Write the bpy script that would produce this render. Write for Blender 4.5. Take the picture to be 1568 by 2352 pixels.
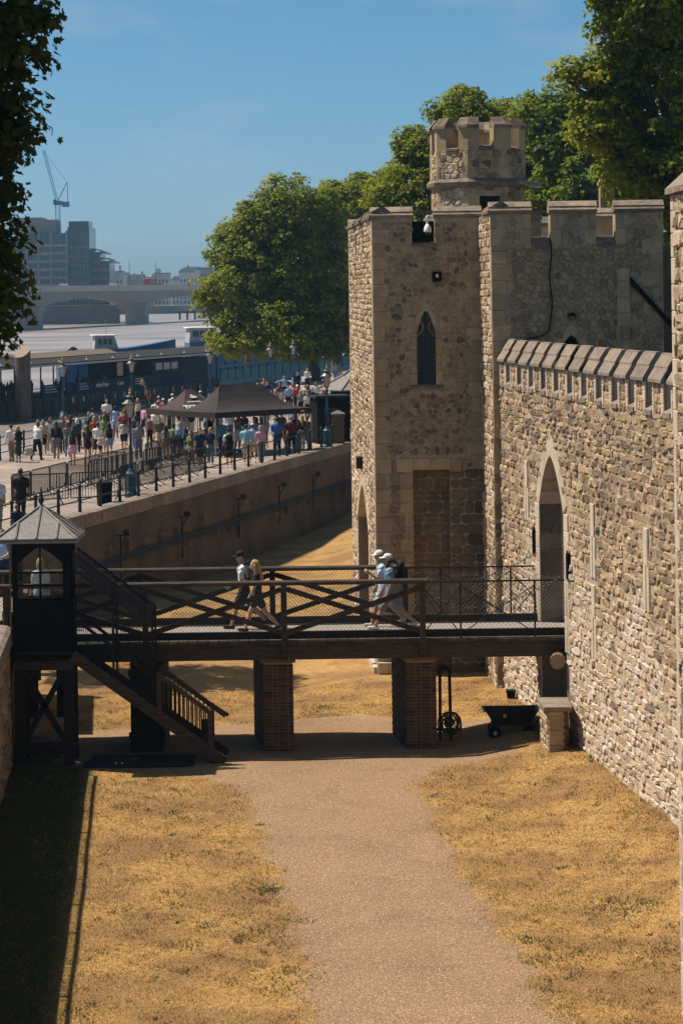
import bpy, math, random
import numpy as np
from mathutils import Vector, Matrix, Quaternion
random.seed(7); rng = np.random.default_rng(7)
PI = math.pi
for o in list(bpy.data.objects): bpy.data.objects.remove(o)
S = bpy.context.scene
COL = S.collection

# ------------------------------------------------------------ camera, sky, sun, exposure
CAM_Z = 10.25
cam_d = bpy.data.cameras.new('camera'); cam = bpy.data.objects.new('camera', cam_d); COL.objects.link(cam)
cam_d.sensor_fit = 'VERTICAL'; cam_d.sensor_height = 36; cam_d.sensor_width = 24; cam_d.lens = 85.0
cam_d.shift_y = -511 / 2352.0
cam_d.clip_start = 0.5; cam_d.clip_end = 12000
cam.matrix_world = Matrix.Translation((0, 0, CAM_Z)) @ Matrix.Rotation(PI / 2, 4, 'X') @ Matrix.Rotation(math.radians(-0.8), 4, 'Z')
S.camera = cam
SUN = Vector((-0.6, 0.18, 1.0)).normalized()
SUN_EL = math.asin(SUN.z); SUN_AZ = math.atan2(SUN.x, SUN.y)
world = bpy.data.worlds.new('World'); S.world = world; world.use_nodes = True
wn = world.node_tree.nodes; wl = world.node_tree.links
for n in list(wn): wn.remove(n)
w_out = wn.new('ShaderNodeOutputWorld'); w_bg = wn.new('ShaderNodeBackground'); w_sky = wn.new('ShaderNodeTexSky')
w_sky.sky_type = 'NISHITA'; w_sky.sun_disc = False
w_sky.sun_elevation = SUN_EL; w_sky.sun_rotation = SUN_AZ
w_sky.air_density = 0.6; w_sky.dust_density = 0.8; w_sky.ozone_density = 8.0; w_sky.altitude = 10
w_hs = wn.new('ShaderNodeHueSaturation'); w_hs.inputs['Saturation'].default_value = 1.1; w_hs.inputs['Hue'].default_value = 0.478
wl.new(w_sky.outputs[0], w_hs.inputs['Color'])
w_tc = wn.new('ShaderNodeTexCoord'); w_mp = wn.new('ShaderNodeMapping'); w_mp.inputs['Scale'].default_value = (2.2, 2.2, 6.0); w_no = wn.new('ShaderNodeTexNoise'); w_no.inputs['Scale'].default_value = 2.6; w_no.inputs['Detail'].default_value = 7; w_no.inputs['Roughness'].default_value = 0.62
w_rp = wn.new('ShaderNodeValToRGB'); w_rp.color_ramp.elements[0].position = 0.47; w_rp.color_ramp.elements[1].position = 0.8; w_rp.color_ramp.elements[1].color = (0.6, 0.6, 0.6, 1)
w_mx = wn.new('ShaderNodeMix'); w_mx.data_type = 'RGBA'; w_mx.inputs[7].default_value = (5.2, 5.6, 6.0, 1)      # thin wisps of summer cloud all round the sky
wl.new(w_tc.outputs['Generated'], w_mp.inputs[0]); wl.new(w_mp.outputs[0], w_no.inputs['Vector']); wl.new(w_no.outputs['Fac'], w_rp.inputs['Fac']); wl.new(w_rp.outputs[0], w_mx.inputs[0]); wl.new(w_hs.outputs[0], w_mx.inputs[6]); wl.new(w_mx.outputs[2], w_bg.inputs[0])
w_bg.inputs[1].default_value = 0.076
wl.new(w_bg.outputs[0], w_out.inputs[0])
sun_d = bpy.data.lights.new('sun', 'SUN'); sun_d.energy = 5.0; sun_d.angle = math.radians(0.53); sun_d.color = (1.0, 0.88, 0.73)
sun = bpy.data.objects.new('sun', sun_d); COL.objects.link(sun)
sun.rotation_euler = SUN.to_track_quat('Z', 'Y').to_euler(); sun.location = (-30, 20, 60)
S.view_settings.view_transform = 'Standard'; S.view_settings.look = 'None'
S.view_settings.gamma = 1.0; S.view_settings.use_curve_mapping = False
S.view_settings.exposure = 0.45
S.render.engine = 'CYCLES'
cy = S.cycles
cy.max_bounces = 5; cy.diffuse_bounces = 3; cy.glossy_bounces = 2; cy.transmission_bounces = 4; cy.transparent_max_bounces = 8; cy.volume_bounces = 0
cy.use_denoising = True; cy.caustics_reflective = False; cy.caustics_refractive = False

# ------------------------------------------------------------ helpers
MATS = {}
def nset(nt, cls, **kw):
    n = nt.nodes.new(cls)
    for k, v in kw.items(): setattr(n, k, v)
    return n
def mat(name, cols, scale=3.0, rough=0.85, bump=0.0, bscale=20.0, metallic=0.0, spec=0.3, rnd=None, detail=5.0, stretch=None, dirt=None, contrast=(0.3, 0.7), space='OBJ'):
    """Principled material: noise ramp over cols, optional per-piece ramp (rnd = list of colours), fine bump."""
    if name in MATS: return MATS[name]
    m = bpy.data.materials.new(name); m.use_nodes = True; nt = m.node_tree; L = nt.links
    b = nt.nodes['Principled BSDF']
    b.inputs['Roughness'].default_value = rough; b.inputs['Metallic'].default_value = metallic
    b.inputs['Specular IOR Level'].default_value = spec
    tc = nset(nt, 'ShaderNodeTexCoord'); co = tc.outputs['Object']
    if space == 'GEO':
        g = nset(nt, 'ShaderNodeNewGeometry'); co = g.outputs['Position']
    if stretch:
        mp = nset(nt, 'ShaderNodeMapping'); mp.inputs['Scale'].default_value = stretch
        L.new(co, mp.inputs['Vector']); co = mp.outputs[0]
    def noise(sc, det=detail):
        n = nset(nt, 'ShaderNodeTexNoise'); n.inputs['Scale'].default_value = sc; n.inputs['Detail'].default_value = det; n.inputs['Roughness'].default_value = 0.62
        L.new(co, n.inputs['Vector']); return n.outputs['Fac']
    def ramp(fac, cs, lo, hi):
        r = nset(nt, 'ShaderNodeValToRGB'); e = r.color_ramp.elements
        while len(e) < len(cs): e.new(0.5)
        for i, c in enumerate(cs):
            e[i].position = lo + (hi - lo) * i / max(1, len(cs) - 1); e[i].color = (*c, 1)
        L.new(fac, r.inputs['Fac']); return r.outputs['Color']
    if len(cols) > 1: colo = ramp(noise(scale), cols, *contrast)
    else:
        rgb = nset(nt, 'ShaderNodeRGB'); rgb.outputs[0].default_value = (*cols[0], 1); colo = rgb.outputs[0]
    if rnd:
        at = nset(nt, 'ShaderNodeAttribute'); at.attribute_name = 'rnd'
        rc = ramp(at.outputs['Fac'], rnd, 0.0, 1.0)
        mx = nset(nt, 'ShaderNodeMix', data_type='RGBA', blend_type='MULTIPLY'); mx.inputs[0].default_value = 1.0
        L.new(colo, mx.inputs[6]); L.new(rc, mx.inputs[7]); colo = mx.outputs[2]
    if dirt:
        (dc, dsc, damt) = dirt
        dn = ramp(noise(dsc, 8), [(0, 0, 0), (damt,) * 3], 0.48, 0.7)
        mx = nset(nt, 'ShaderNodeMix', data_type='RGBA', blend_type='MIX'); mx.inputs[7].default_value = (*dc, 1)
        L.new(dn, mx.inputs[0]); L.new(colo, mx.inputs[6]); colo = mx.outputs[2]
    L.new(colo, b.inputs['Base Color'])
    if bump:
        bn = nset(nt, 'ShaderNodeBump'); bn.inputs['Strength'].default_value = bump; bn.inputs['Distance'].default_value = 0.05
        L.new(noise(bscale, 8), bn.inputs['Height']); L.new(bn.outputs[0], b.inputs['Normal'])
    MATS[name] = m
    return m
def flat(name, c, rough=0.8, metallic=0.0, spec=0.3, emit=0.0):
    if name in MATS: return MATS[name]
    m = mat(name, [tuple(x * 0.82 for x in c), tuple(min(1, x * 1.12) for x in c)], scale=9.0, rough=rough, metallic=metallic, spec=spec)
    return m
def glass(name, tint=(0.6, 0.7, 0.7), rough=0.05):
    if name in MATS: return MATS[name]
    m = bpy.data.materials.new(name); m.use_nodes = True; nt = m.node_tree; L = nt.links
    for n in list(nt.nodes): nt.nodes.remove(n)
    o = nset(nt, 'ShaderNodeOutputMaterial'); t = nset(nt, 'ShaderNodeBsdfTransparent'); g = nset(nt, 'ShaderNodeBsdfGlossy'); x = nset(nt, 'ShaderNodeMixShader')
    lw = nset(nt, 'ShaderNodeLayerWeight'); lw.inputs[0].default_value = 0.25
    t.inputs[0].default_value = (*tint, 1); g.inputs['Roughness'].default_value = rough
    L.new(lw.outputs['Fresnel'], x.inputs[0]); L.new(t.outputs[0], x.inputs[1]); L.new(g.outputs[0], x.inputs[2]); L.new(x.outputs[0], o.inputs[0])
    MATS[name] = m; return m

def smooth(t):
    t = max(0.0, min(1.0, t)); return t * t * (3 - 2 * t)
def new_obj(name, me, parent=None, kind=None):
    o = bpy.data.objects.new(name, me); COL.objects.link(o)
    if parent is not None: o.parent = parent
    if kind: o['kind'] = kind
    return o
def tag(o, label, cat=None, group=None, kind=None):
    if label: o['label'] = label
    if cat: o['category'] = cat
    if group: o['group'] = group
    if kind: o['kind'] = kind
    return o
def thing(name, label, cat, loc=(0, 0, 0), rz=0.0, group=None):
    o = bpy.data.objects.new(name, None); COL.objects.link(o)
    o.location = loc; o.rotation_euler = (0, 0, rz); o.empty_display_size = 0.2
    return tag(o, label, cat, group)
def dup(root, loc, rz=None, label=None, group=None, scale=None):
    def cp(o, par):
        c = o.copy(); COL.objects.link(c)
        if par is not None: c.parent = par
        for ch in KIDS.get(o.name, []): cp(ch, c)
        return c
    r = cp(root, None); r.location = loc
    if rz is not None: r.rotation_euler = (0, 0, rz)
    if scale: r.scale = (scale,) * 3
    if label: r['label'] = label
    if group: r['group'] = group
    return r
KIDS = {}
def index_kids(root):
    ch = [o for o in bpy.data.objects if o.parent == root]
    KIDS[root.name] = ch
    for c in ch:
        g = [o for o in bpy.data.objects if o.parent == c]
        KIDS[c.name] = g
class MB:
    def __init__(s): s.v = []; s.f = []; s.m = []; s.a = []; s.mi = 0; s.rv = 0.5
    def add(s, vs, fs):
        n = len(s.v); s.v += [tuple(p) for p in vs]
        for f in fs: s.f.append(tuple(i + n for i in f)); s.m.append(s.mi); s.a.append(s.rv)
        return s
    def box(s, x0, x1, y0, y1, z0, z1, jit=0.0):
        j = (lambda: random.uniform(-jit, jit)) if jit else (lambda: 0.0)
        vs = [(x + j(), y + j(), z + j()) for z in (z0, z1) for y in (y0, y1) for x in (x0, x1)]
        return s.add(vs, [(0, 2, 3, 1), (4, 5, 7, 6), (0, 1, 5, 4), (2, 6, 7, 3), (0, 4, 6, 2), (1, 3, 7, 5)])
    def bbox(s, x0, x1, y0, y1, z0, z1, b=0.02):
        """box with chamfered edges"""
        xs, ys, zs = (x0, x1), (y0, y1), (z0, z1); vs = []; idx = {}
        for i in (0, 1):
            for j in (0, 1):
                for k in (0, 1):
                    sx, sy, sz = (b if i == 0 else -b), (b if j == 0 else -b), (b if k == 0 else -b)
                    P = (xs[i], ys[j], zs[k])
                    for ax, q in enumerate(((P[0], P[1] + sy, P[2] + sz), (P[0] + sx, P[1], P[2] + sz), (P[0] + sx, P[1] + sy, P[2]))):
                        idx[i, j, k, ax] = len(vs); vs.append(q)
        I = lambda i, j, k, a: idx[i, j, k, a]
        fs = []
        for i in (0, 1):
            q = [I(i, 0, 0, 0), I(i, 1, 0, 0), I(i, 1, 1, 0), I(i, 0, 1, 0)]; fs.append(q if i else q[::-1])
        for j in (0, 1):
            q = [I(0, j, 0, 1), I(0, j, 1, 1), I(1, j, 1, 1), I(1, j, 0, 1)]; fs.append(q if j else q[::-1])
        for k in (0, 1):
            q = [I(0, 0, k, 2), I(1, 0, k, 2), I(1, 1, k, 2), I(0, 1, k, 2)]; fs.append(q if k else q[::-1])
        for i in (0, 1):
            for j in (0, 1):
                q = [I(i, j, 0, 0), I(i, j, 0, 1), I(i, j, 1, 1), I(i, j, 1, 0)]; fs.append(q if (i == j) else q[::-1])
            for k in (0, 1):
                q = [I(i, 0, k, 0), I(i, 0, k, 2), I(i, 1, k, 2), I(i, 1, k, 0)]; fs.append(q if (i != k) else q[::-1])
        for j in (0, 1):
            for k in (0, 1):
                q = [I(0, j, k, 1), I(0, j, k, 2), I(1, j, k, 2), I(1, j, k, 1)]; fs.append(q if (j == k) else q[::-1])
        for i in (0, 1):
            for j in (0, 1):
                for k in (0, 1):
                    q = [I(i, j, k, 0), I(i, j, k, 1), I(i, j, k, 2)]; fs.append(q if (i + j + k) % 2 == 1 else q[::-1])
        return s.add(vs, fs)
    def bar(s, p, q, w, h, up=(0, 0, 1)):
        p, q = Vector(p), Vector(q); d = (q - p).normalized(); u = Vector(up)
        if abs(d.dot(u)) > 0.98: u = Vector((0, 1, 0))
        r = d.cross(u).normalized(); u = r.cross(d).normalized()
        vs = []
        for c in (p, q):
            for a, b in ((-1, -1), (1, -1), (1, 1), (-1, 1)): vs.append(c + r * (a * w / 2) + u * (b * h / 2))
        return s.add(vs, [(3, 2, 1, 0), (4, 5, 6, 7), (0, 1, 5, 4), (1, 2, 6, 5), (2, 3, 7, 6), (3, 0, 4, 7)])
    def tube(s, p, q, r0, r1=None, n=8, cap=True):
        r1 = r0 if r1 is None else r1
        p, q = Vector(p), Vector(q); d = (q - p).normalized(); u = Vector((0, 0, 1)) if abs(d.z) < 0.95 else Vector((1, 0, 0))
        a = d.cross(u).normalized(); b = a.cross(d)
        vs = [c + (a * math.cos(2 * PI * i / n) - b * math.sin(2 * PI * i / n)) * r for c, r in ((p, r0), (q, r1)) for i in range(n)]
        fs = [(i, (i + 1) % n, n + (i + 1) % n, n + i) for i in range(n)]
        if cap: fs += [tuple(range(n))[::-1], tuple(range(n, 2 * n))]
        return s.add(vs, fs)
    def path(s, pts, r, n=6):
        for a, b in zip(pts, pts[1:]): s.tube(a, b, r, r, n)
        return s
    def lathe(s, prof, c=(0, 0, 0), n=12, rot=0.0, closed=True):
        vs = [(c[0] + r * math.cos(2 * PI * i / n + rot), c[1] + r * math.sin(2 * PI * i / n + rot), c[2] + z) for r, z in prof for i in range(n)]
        k = len(prof); fs = [(j * n + i, j * n + (i + 1) % n, (j + 1) * n + (i + 1) % n, (j + 1) * n + i) for j in range(k - 1) for i in range(n)]
        if closed: fs += [tuple(range(n))[::-1], tuple(range((k - 1) * n, k * n))]
        return s.add(vs, fs)
    def prism(s, pts, d):
        """extrude polygon (list of 3d points) by vector d"""
        n = len(pts); d = Vector(d); P = [Vector(p) for p in pts]
        nn = sum(((P[i] - P[0]).cross(P[(i + 1) % n] - P[0]) for i in range(1, n - 1)), Vector())
        vs = P + [p + d for p in P]
        fs = [tuple(range(n)), tuple(range(2 * n - 1, n - 1, -1))] + [(i, n + i, n + (i + 1) % n, (i + 1) % n) for i in range(n)]
        if nn.dot(d) > 0: fs = [f[::-1] for f in fs]
        return s.add(vs, fs)
    def xf(s, M, start=0):
        s.v = s.v[:start] + [tuple(M @ Vector(p)) for p in s.v[start:]]; return s
    def mesh(s, name, mats):
        me = bpy.data.meshes.new(name); me.from_pydata(s.v, [], s.f)
        for m in (mats if isinstance(mats, (list, tuple)) else [mats]): me.materials.append(m)
        if any(s.m): me.polygons.foreach_set('material_index', s.m)
        if any(a != 0.5 for a in s.a):
            at = me.attributes.new('rnd', 'FLOAT', 'FACE'); at.data.foreach_set('value', s.a)
        return me
    def build(s, name, mats, parent=None, sm=False, kind=None, inv=None):
        me = s.mesh(name, mats)
        if sm: me.polygons.foreach_set('use_smooth', [True] * len(me.polygons))
        return new_obj(name, me, parent, kind)
def np_mesh(name, V, F, mats, rnd=None, smooth_=False, midx=None):
    V = np.asarray(V, np.float32); F = np.asarray(F, np.int32); k = F.shape[1]
    me = bpy.data.meshes.new(name)
    me.vertices.add(len(V)); me.vertices.foreach_set('co', V.ravel())
    me.loops.add(F.size); me.loops.foreach_set('vertex_index', F.ravel())
    me.polygons.add(len(F)); me.polygons.foreach_set('loop_start', np.arange(0, F.size, k, dtype=np.int32))
    for m in (mats if isinstance(mats, (list, tuple)) else [mats]): me.materials.append(m)
    if midx is not None: me.polygons.foreach_set('material_index', np.asarray(midx, np.int32))
    if smooth_: me.polygons.foreach_set('use_smooth', np.ones(len(F), bool))
    if rnd is not None:
        at = me.attributes.new('rnd', 'FLOAT', 'FACE'); at.data.foreach_set('value', np.asarray(rnd, np.float32))
    me.update(); me.validate()
    return me

# ------------------------------------------------------------ materials
STONE_R = [(0.30, 0.25, 0.20), (0.55, 0.46, 0.36), (0.84, 0.72, 0.56), (0.98, 0.84, 0.64), (1.0, 0.93, 0.84), (1.12, 1.07, 1.02)]
m_rag = mat('ragstone', [(0.30, 0.245, 0.17), (0.47, 0.40, 0.295)], scale=16, bump=0.9, bscale=24, rnd=[(0.34, 0.31, 0.28), (0.62, 0.55, 0.46), (0.8, 0.72, 0.6), (0.9, 0.8, 0.65), (0.98, 0.9, 0.78), (1.08, 0.98, 0.84)], dirt=((0.14, 0.11, 0.08), 5.0, 0.45))
m_ragl = mat('pale ragstone', [(0.38, 0.305, 0.225), (0.62, 0.54, 0.44)], scale=13, bump=1.0, bscale=16, rnd=STONE_R, dirt=((0.13, 0.10, 0.07), 1.3, 0.5))  # also laid on sun-facing tower sides, so sunlight is partly in the colour
m_ragw = mat('limewashed ragstone', [(0.45, 0.39, 0.325), (0.68, 0.62, 0.555)], scale=13, bump=1.0, bscale=16, rnd=STONE_R, dirt=((0.16, 0.12, 0.085), 1.5, 0.4))
m_mort = mat('lime mortar', [(0.36, 0.295, 0.205), (0.50, 0.425, 0.315)], scale=14, bump=0.8, bscale=40, dirt=((0.20, 0.15, 0.10), 3.0, 0.5))
m_mortl = mat('pale lime mortar', [(0.33, 0.26, 0.185), (0.50, 0.42, 0.33)], scale=8, bump=0.6, bscale=40, dirt=((0.18, 0.13, 0.09), 1.2, 0.6))  # paler mortar copy, likewise used behind the sunlit tower sides
m_ash = mat('ashlar limestone', [(0.33, 0.25, 0.15), (0.45, 0.365, 0.25)], scale=2.5, bump=0.35, bscale=30, rnd=[(0.78, 0.75, 0.7), (1, 0.95, 0.85), (1.1, 1.05, 1)], dirt=((0.13, 0.10, 0.07), 1.6, 0.5))
m_ashl = mat('pale ashlar', [(0.44, 0.37, 0.29), (0.56, 0.48, 0.39)], scale=2.5, bump=0.3, bscale=30, rnd=[(0.85, 0.82, 0.78), (1, 0.96, 0.9), (1.08, 1.05, 1)], dirt=((0.2, 0.16, 0.12), 1.3, 0.35))
m_cop = mat('weathered coping stone', [(0.15, 0.12, 0.09), (0.33, 0.27, 0.21)], scale=5, bump=0.7, bscale=25, stretch=(1, 1, 2.5), rnd=[(0.7, 0.68, 0.66), (1, 0.95, 0.9), (1.2, 1.1, 1.0)], dirt=((0.07, 0.06, 0.05), 2.2, 0.8))
m_copl = mat('lichened coping stone', [(0.17, 0.14, 0.115), (0.33, 0.285, 0.245)], scale=6, bump=0.8, bscale=30, rnd=[(0.8, 0.78, 0.76), (1, 0.95, 0.9), (1.12, 1.05, 0.98)], dirt=((0.24, 0.14, 0.05), 2.0, 0.4))
m_blk = mat('brown stone block', [(0.18, 0.13, 0.08), (0.30, 0.23, 0.145)], scale=9, bump=0.5, bscale=25, rnd=[(0.5, 0.48, 0.45), (0.8, 0.75, 0.68), (1.05, 1.0, 0.95), (1.2, 1.15, 1.1)], dirt=((0.05, 0.045, 0.04), 1.2, 0.7))
m_brick = mat('old brick', [(0.07, 0.042, 0.028), (0.14, 0.088, 0.058)], scale=6, bump=0.5, bscale=40, rnd=[(0.35, 0.35, 0.38), (0.7, 0.65, 0.6), (1, 0.95, 0.9), (1.25, 1.05, 0.85)])
m_bmort = mat('brick mortar', [(0.30, 0.25, 0.18), (0.42, 0.35, 0.26)], scale=8, bump=0.3)
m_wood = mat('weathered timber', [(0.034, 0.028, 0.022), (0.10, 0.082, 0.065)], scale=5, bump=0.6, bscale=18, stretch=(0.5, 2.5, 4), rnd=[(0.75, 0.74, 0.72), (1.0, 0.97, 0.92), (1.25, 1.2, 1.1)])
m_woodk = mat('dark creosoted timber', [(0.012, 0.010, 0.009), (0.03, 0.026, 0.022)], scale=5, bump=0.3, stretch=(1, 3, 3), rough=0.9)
m_black = mat('black painted steel', [(0.010, 0.011, 0.012), (0.022, 0.023, 0.024)], scale=6, rough=0.5)
m_blackf = mat('black paint', [(0.006, 0.007, 0.008), (0.014, 0.014, 0.015)], scale=5, rough=1.0, spec=0.05)
m_navy = mat('navy paint', [(0.012, 0.045, 0.075), (0.02, 0.075, 0.12)], scale=6, rough=0.4)
m_gold = mat('gold paint', [(0.45, 0.22, 0.03), (0.6, 0.34, 0.06)], scale=8, rough=0.35, metallic=0.4)
m_lead = mat('lead sheet', [(0.17, 0.155, 0.145), (0.28, 0.255, 0.24)], scale=5, rough=0.55, bump=0.2, bscale=9, stretch=(1, 1, 3), rnd=[(0.85,) * 3, (1.1,) * 3])
m_steel = mat('galvanised steel', [(0.3, 0.3, 0.3), (0.42, 0.42, 0.42)], scale=8, rough=0.4, metallic=0.7)
m_white = flat('white paint', (0.75, 0.75, 0.73), rough=0.5)
m_grat = mat('walkway board', [(0.2, 0.175, 0.155), (0.36, 0.32, 0.29)], scale=20, rough=0.75, bump=0.4, bscale=60)
m_glass = glass('window glass', (0.75, 0.8, 0.78))
m_dglass = mat('dark leaded glass', [(0.008, 0.009, 0.012), (0.02, 0.022, 0.026)], scale=9, rough=0.12, spec=0.5)
m_dark = flat('dark interior', (0.012, 0.010, 0.008), rough=1.0)
# ------------------------------------------------------------ the lie of the land
def x_wall(y): return 5.06 - 0.137 * (y - 51.5)          # curtain wall face
def x_near(y): return -7.24 - 0.079 * (y - 51.5)         # low wall on the other side of the moat
def x_edge(y): return -9.38 + 0.248 * (y - 82.0)         # far wharf edge on the moat side
def x_river(y): return -16.06 + 0.142 * (y - 114.4)      # wharf edge on the river side
Z_W = 2.5; Z_RIVER = -2.7
def ground_z(x, y):
    lim = x_wall(y) if y < 60 else (3.6 if y < 62.6 else 1.0)
    b = 0.33 * smooth(1 - (lim - x) / 2.6)
    if y > 62.6 and x > 0.5: b = 0.28
    if 58 < y < 76 and y > 62.6 - 2.5:
        b = max(b, 0.27 * smooth(1 - max(0.0, 0.9 - x) / 2.5) * smooth((y - 59.5) / 2.5))
    fall = -1.05 * smooth((y - 66) / 26.0) * smooth((3.5 - x) / 3.0 + 0.2)
    return b + fall + 0.012 * math.sin(x * 1.7 + y * 0.6) + 0.01 * math.sin(x * 0.7 - y * 1.3)

def ground_material():
    m = bpy.data.materials.new('parched grass ground'); m.use_nodes = True; nt = m.node_tree; L = nt.links
    b = nt.nodes['Principled BSDF']; b.inputs['Roughness'].default_value = 0.95; b.inputs['Specular IOR Level'].default_value = 0.1
    g = nset(nt, 'ShaderNodeNewGeometry'); co = g.outputs['Position']
    def noise(sc, det=6, ro=0.6):
        n = nset(nt, 'ShaderNodeTexNoise'); n.inputs['Scale'].default_value = sc; n.inputs['Detail'].default_value = det; n.inputs['Roughness'].default_value = ro
        L.new(co, n.inputs['Vector']); return n.outputs['Fac']
    def ramp(f, st):
        r = nset(nt, 'ShaderNodeValToRGB'); e = r.color_ramp.elements
        while len(e) < len(st): e.new(0.5)
        for i, (p, c) in enumerate(st): e[i].position = p; e[i].color = (*c, 1)
        L.new(f, r.inputs['Fac']); return r.outputs['Color']
    def mix(f, a, c, mode='MIX'):
        x = nset(nt, 'ShaderNodeMix', data_type='RGBA', blend_type=mode)
        if isinstance(f, float): x.inputs[0].default_value = f
        else: L.new(f, x.inputs[0])
        for k, v in ((6, a), (7, c)):
            if isinstance(v, tuple): x.inputs[k].default_value = (*v, 1)
            else: L.new(v, x.inputs[k])
        return x.outputs[2]
    straw = ramp(noise(9, 8, 0.7), [(0.3, (0.19, 0.11, 0.05)), (0.46, (0.37, 0.22, 0.075)), (0.6, (0.48, 0.305, 0.115)), (0.78, (0.56, 0.41, 0.21))])
    brown = ramp(noise(14, 8, 0.7), [(0.3, (0.14, 0.08, 0.04)), (0.7, (0.34, 0.20, 0.095))])
    c = mix(ramp(noise(0.55, 5), [(0.42, (0, 0, 0)), (0.60, (0.85,) * 3)]), straw, brown)
    green = ramp(noise(11, 6), [(0.3, (0.05, 0.06, 0.015)), (0.7, (0.16, 0.15, 0.045))])
    c = mix(ramp(noise(0.8, 7, 0.65), [(0.6, (0, 0, 0)), (0.72, (0.6,) * 3)]), c, green)
    # greener strip beside the wall, darkened to paint its shade deeper
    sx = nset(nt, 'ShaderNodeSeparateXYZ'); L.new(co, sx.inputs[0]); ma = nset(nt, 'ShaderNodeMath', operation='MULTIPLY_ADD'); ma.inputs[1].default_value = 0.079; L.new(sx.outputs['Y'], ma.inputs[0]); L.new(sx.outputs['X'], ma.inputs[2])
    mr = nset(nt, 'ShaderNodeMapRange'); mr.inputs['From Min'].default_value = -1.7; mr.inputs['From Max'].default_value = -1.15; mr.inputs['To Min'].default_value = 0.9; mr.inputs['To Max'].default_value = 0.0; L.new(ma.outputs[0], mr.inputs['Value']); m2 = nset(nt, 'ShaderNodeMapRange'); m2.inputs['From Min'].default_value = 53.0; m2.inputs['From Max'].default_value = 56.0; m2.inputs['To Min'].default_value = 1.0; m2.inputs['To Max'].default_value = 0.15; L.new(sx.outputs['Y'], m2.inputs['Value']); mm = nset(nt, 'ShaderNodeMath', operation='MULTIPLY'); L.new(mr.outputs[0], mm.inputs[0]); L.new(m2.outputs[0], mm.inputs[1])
    shade_green = ramp(noise(12, 6), [(0.3, (0.018, 0.028, 0.010)), (0.7, (0.05, 0.06, 0.022))]); c = mix(mm.outputs[0], c, shade_green)
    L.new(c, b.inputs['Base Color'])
    bn = nset(nt, 'ShaderNodeBump'); bn.inputs['Strength'].default_value = 0.8; bn.inputs['Distance'].default_value = 0.05
    L.new(noise(26, 6, 0.7), bn.inputs['Height']); L.new(bn.outputs[0], b.inputs['Normal'])
    return m
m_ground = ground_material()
m_path = mat('path gravel', [(0.13, 0.078, 0.040), (0.31, 0.198, 0.112), (0.40, 0.265, 0.155), (0.49, 0.35, 0.22)], scale=30, rough=0.95, bump=0.9, bscale=55, detail=9, contrast=(0.3, 0.72), spec=0.1, dirt=((0.21, 0.135, 0.075), 0.55, 0.6))
xs = np.linspace(-17, 16, 100); ys = np.concatenate([np.linspace(16, 70, 150), np.linspace(70.8, 140, 90)])
V = [(x, y, ground_z(x, y)) for y in ys for x in xs]; nx = len(xs)
F = [(j * nx + i, j * nx + i + 1, (j + 1) * nx + i + 1, (j + 1) * nx + i) for j in range(len(ys) - 1) for i in range(nx - 1)]
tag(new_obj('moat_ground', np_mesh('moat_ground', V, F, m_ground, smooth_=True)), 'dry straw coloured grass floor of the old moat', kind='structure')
# gravel path
PL = [(20, -0.2), (33.8, -0.65), (39.7, -1.03), (44.4, -1.61), (48.2, -2.08), (50.2, -2.55), (51.6, -3.9), (52.6, -6.8), (56.6, -6.8), (57.4, -2.0), (58.2, 0.1)]
PR = [(20, 3.8), (33.6, 2.98), (38.2, 2.58), (41, 2.19), (46, 1.81), (49.8, 1.5), (51.9, 2.2), (52.6, 4.3), (56.2, 4.2), (57.4, 2.0), (58.2, 0.3)]
def interp(T, y):
    for (a, b), (c, d) in zip(T, T[1:]):
        if y <= c: return b + (d - b) * (y - a) / (c - a)
    return T[-1][1]
def path_edges(y):
    w = 0.1 * math.sin(y * 2.1) + 0.07 * math.sin(y * 5.3 + 1) + 0.05 * math.sin(y * 11.7)
    w2 = 0.1 * math.sin(y * 1.7 + 2) + 0.07 * math.sin(y * 4.9) + 0.05 * math.sin(y * 13.1)
    return interp(PL, y) + w, interp(PR, y) + w2
V = []; F = []; yy = np.linspace(20, 58.1, 260); nc = 16
for y in yy:
    a, c = path_edges(y)
    for i in range(nc + 1):
        x = a + (c - a) * i / nc
        V.append((x, y, ground_z(x, y) + 0.006 - (0.016 if i in (0, nc) else 0)))
F = [(j * (nc + 1) + i, j * (nc + 1) + i + 1, (j + 1) * (nc + 1) + i + 1, (j + 1) * (nc + 1) + i) for j in range(len(yy) - 1) for i in range(nc)]
tag(new_obj('path', np_mesh('path', V, F, m_path, smooth_=True)), 'tan gravel path along the moat floor', kind='structure')

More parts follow.
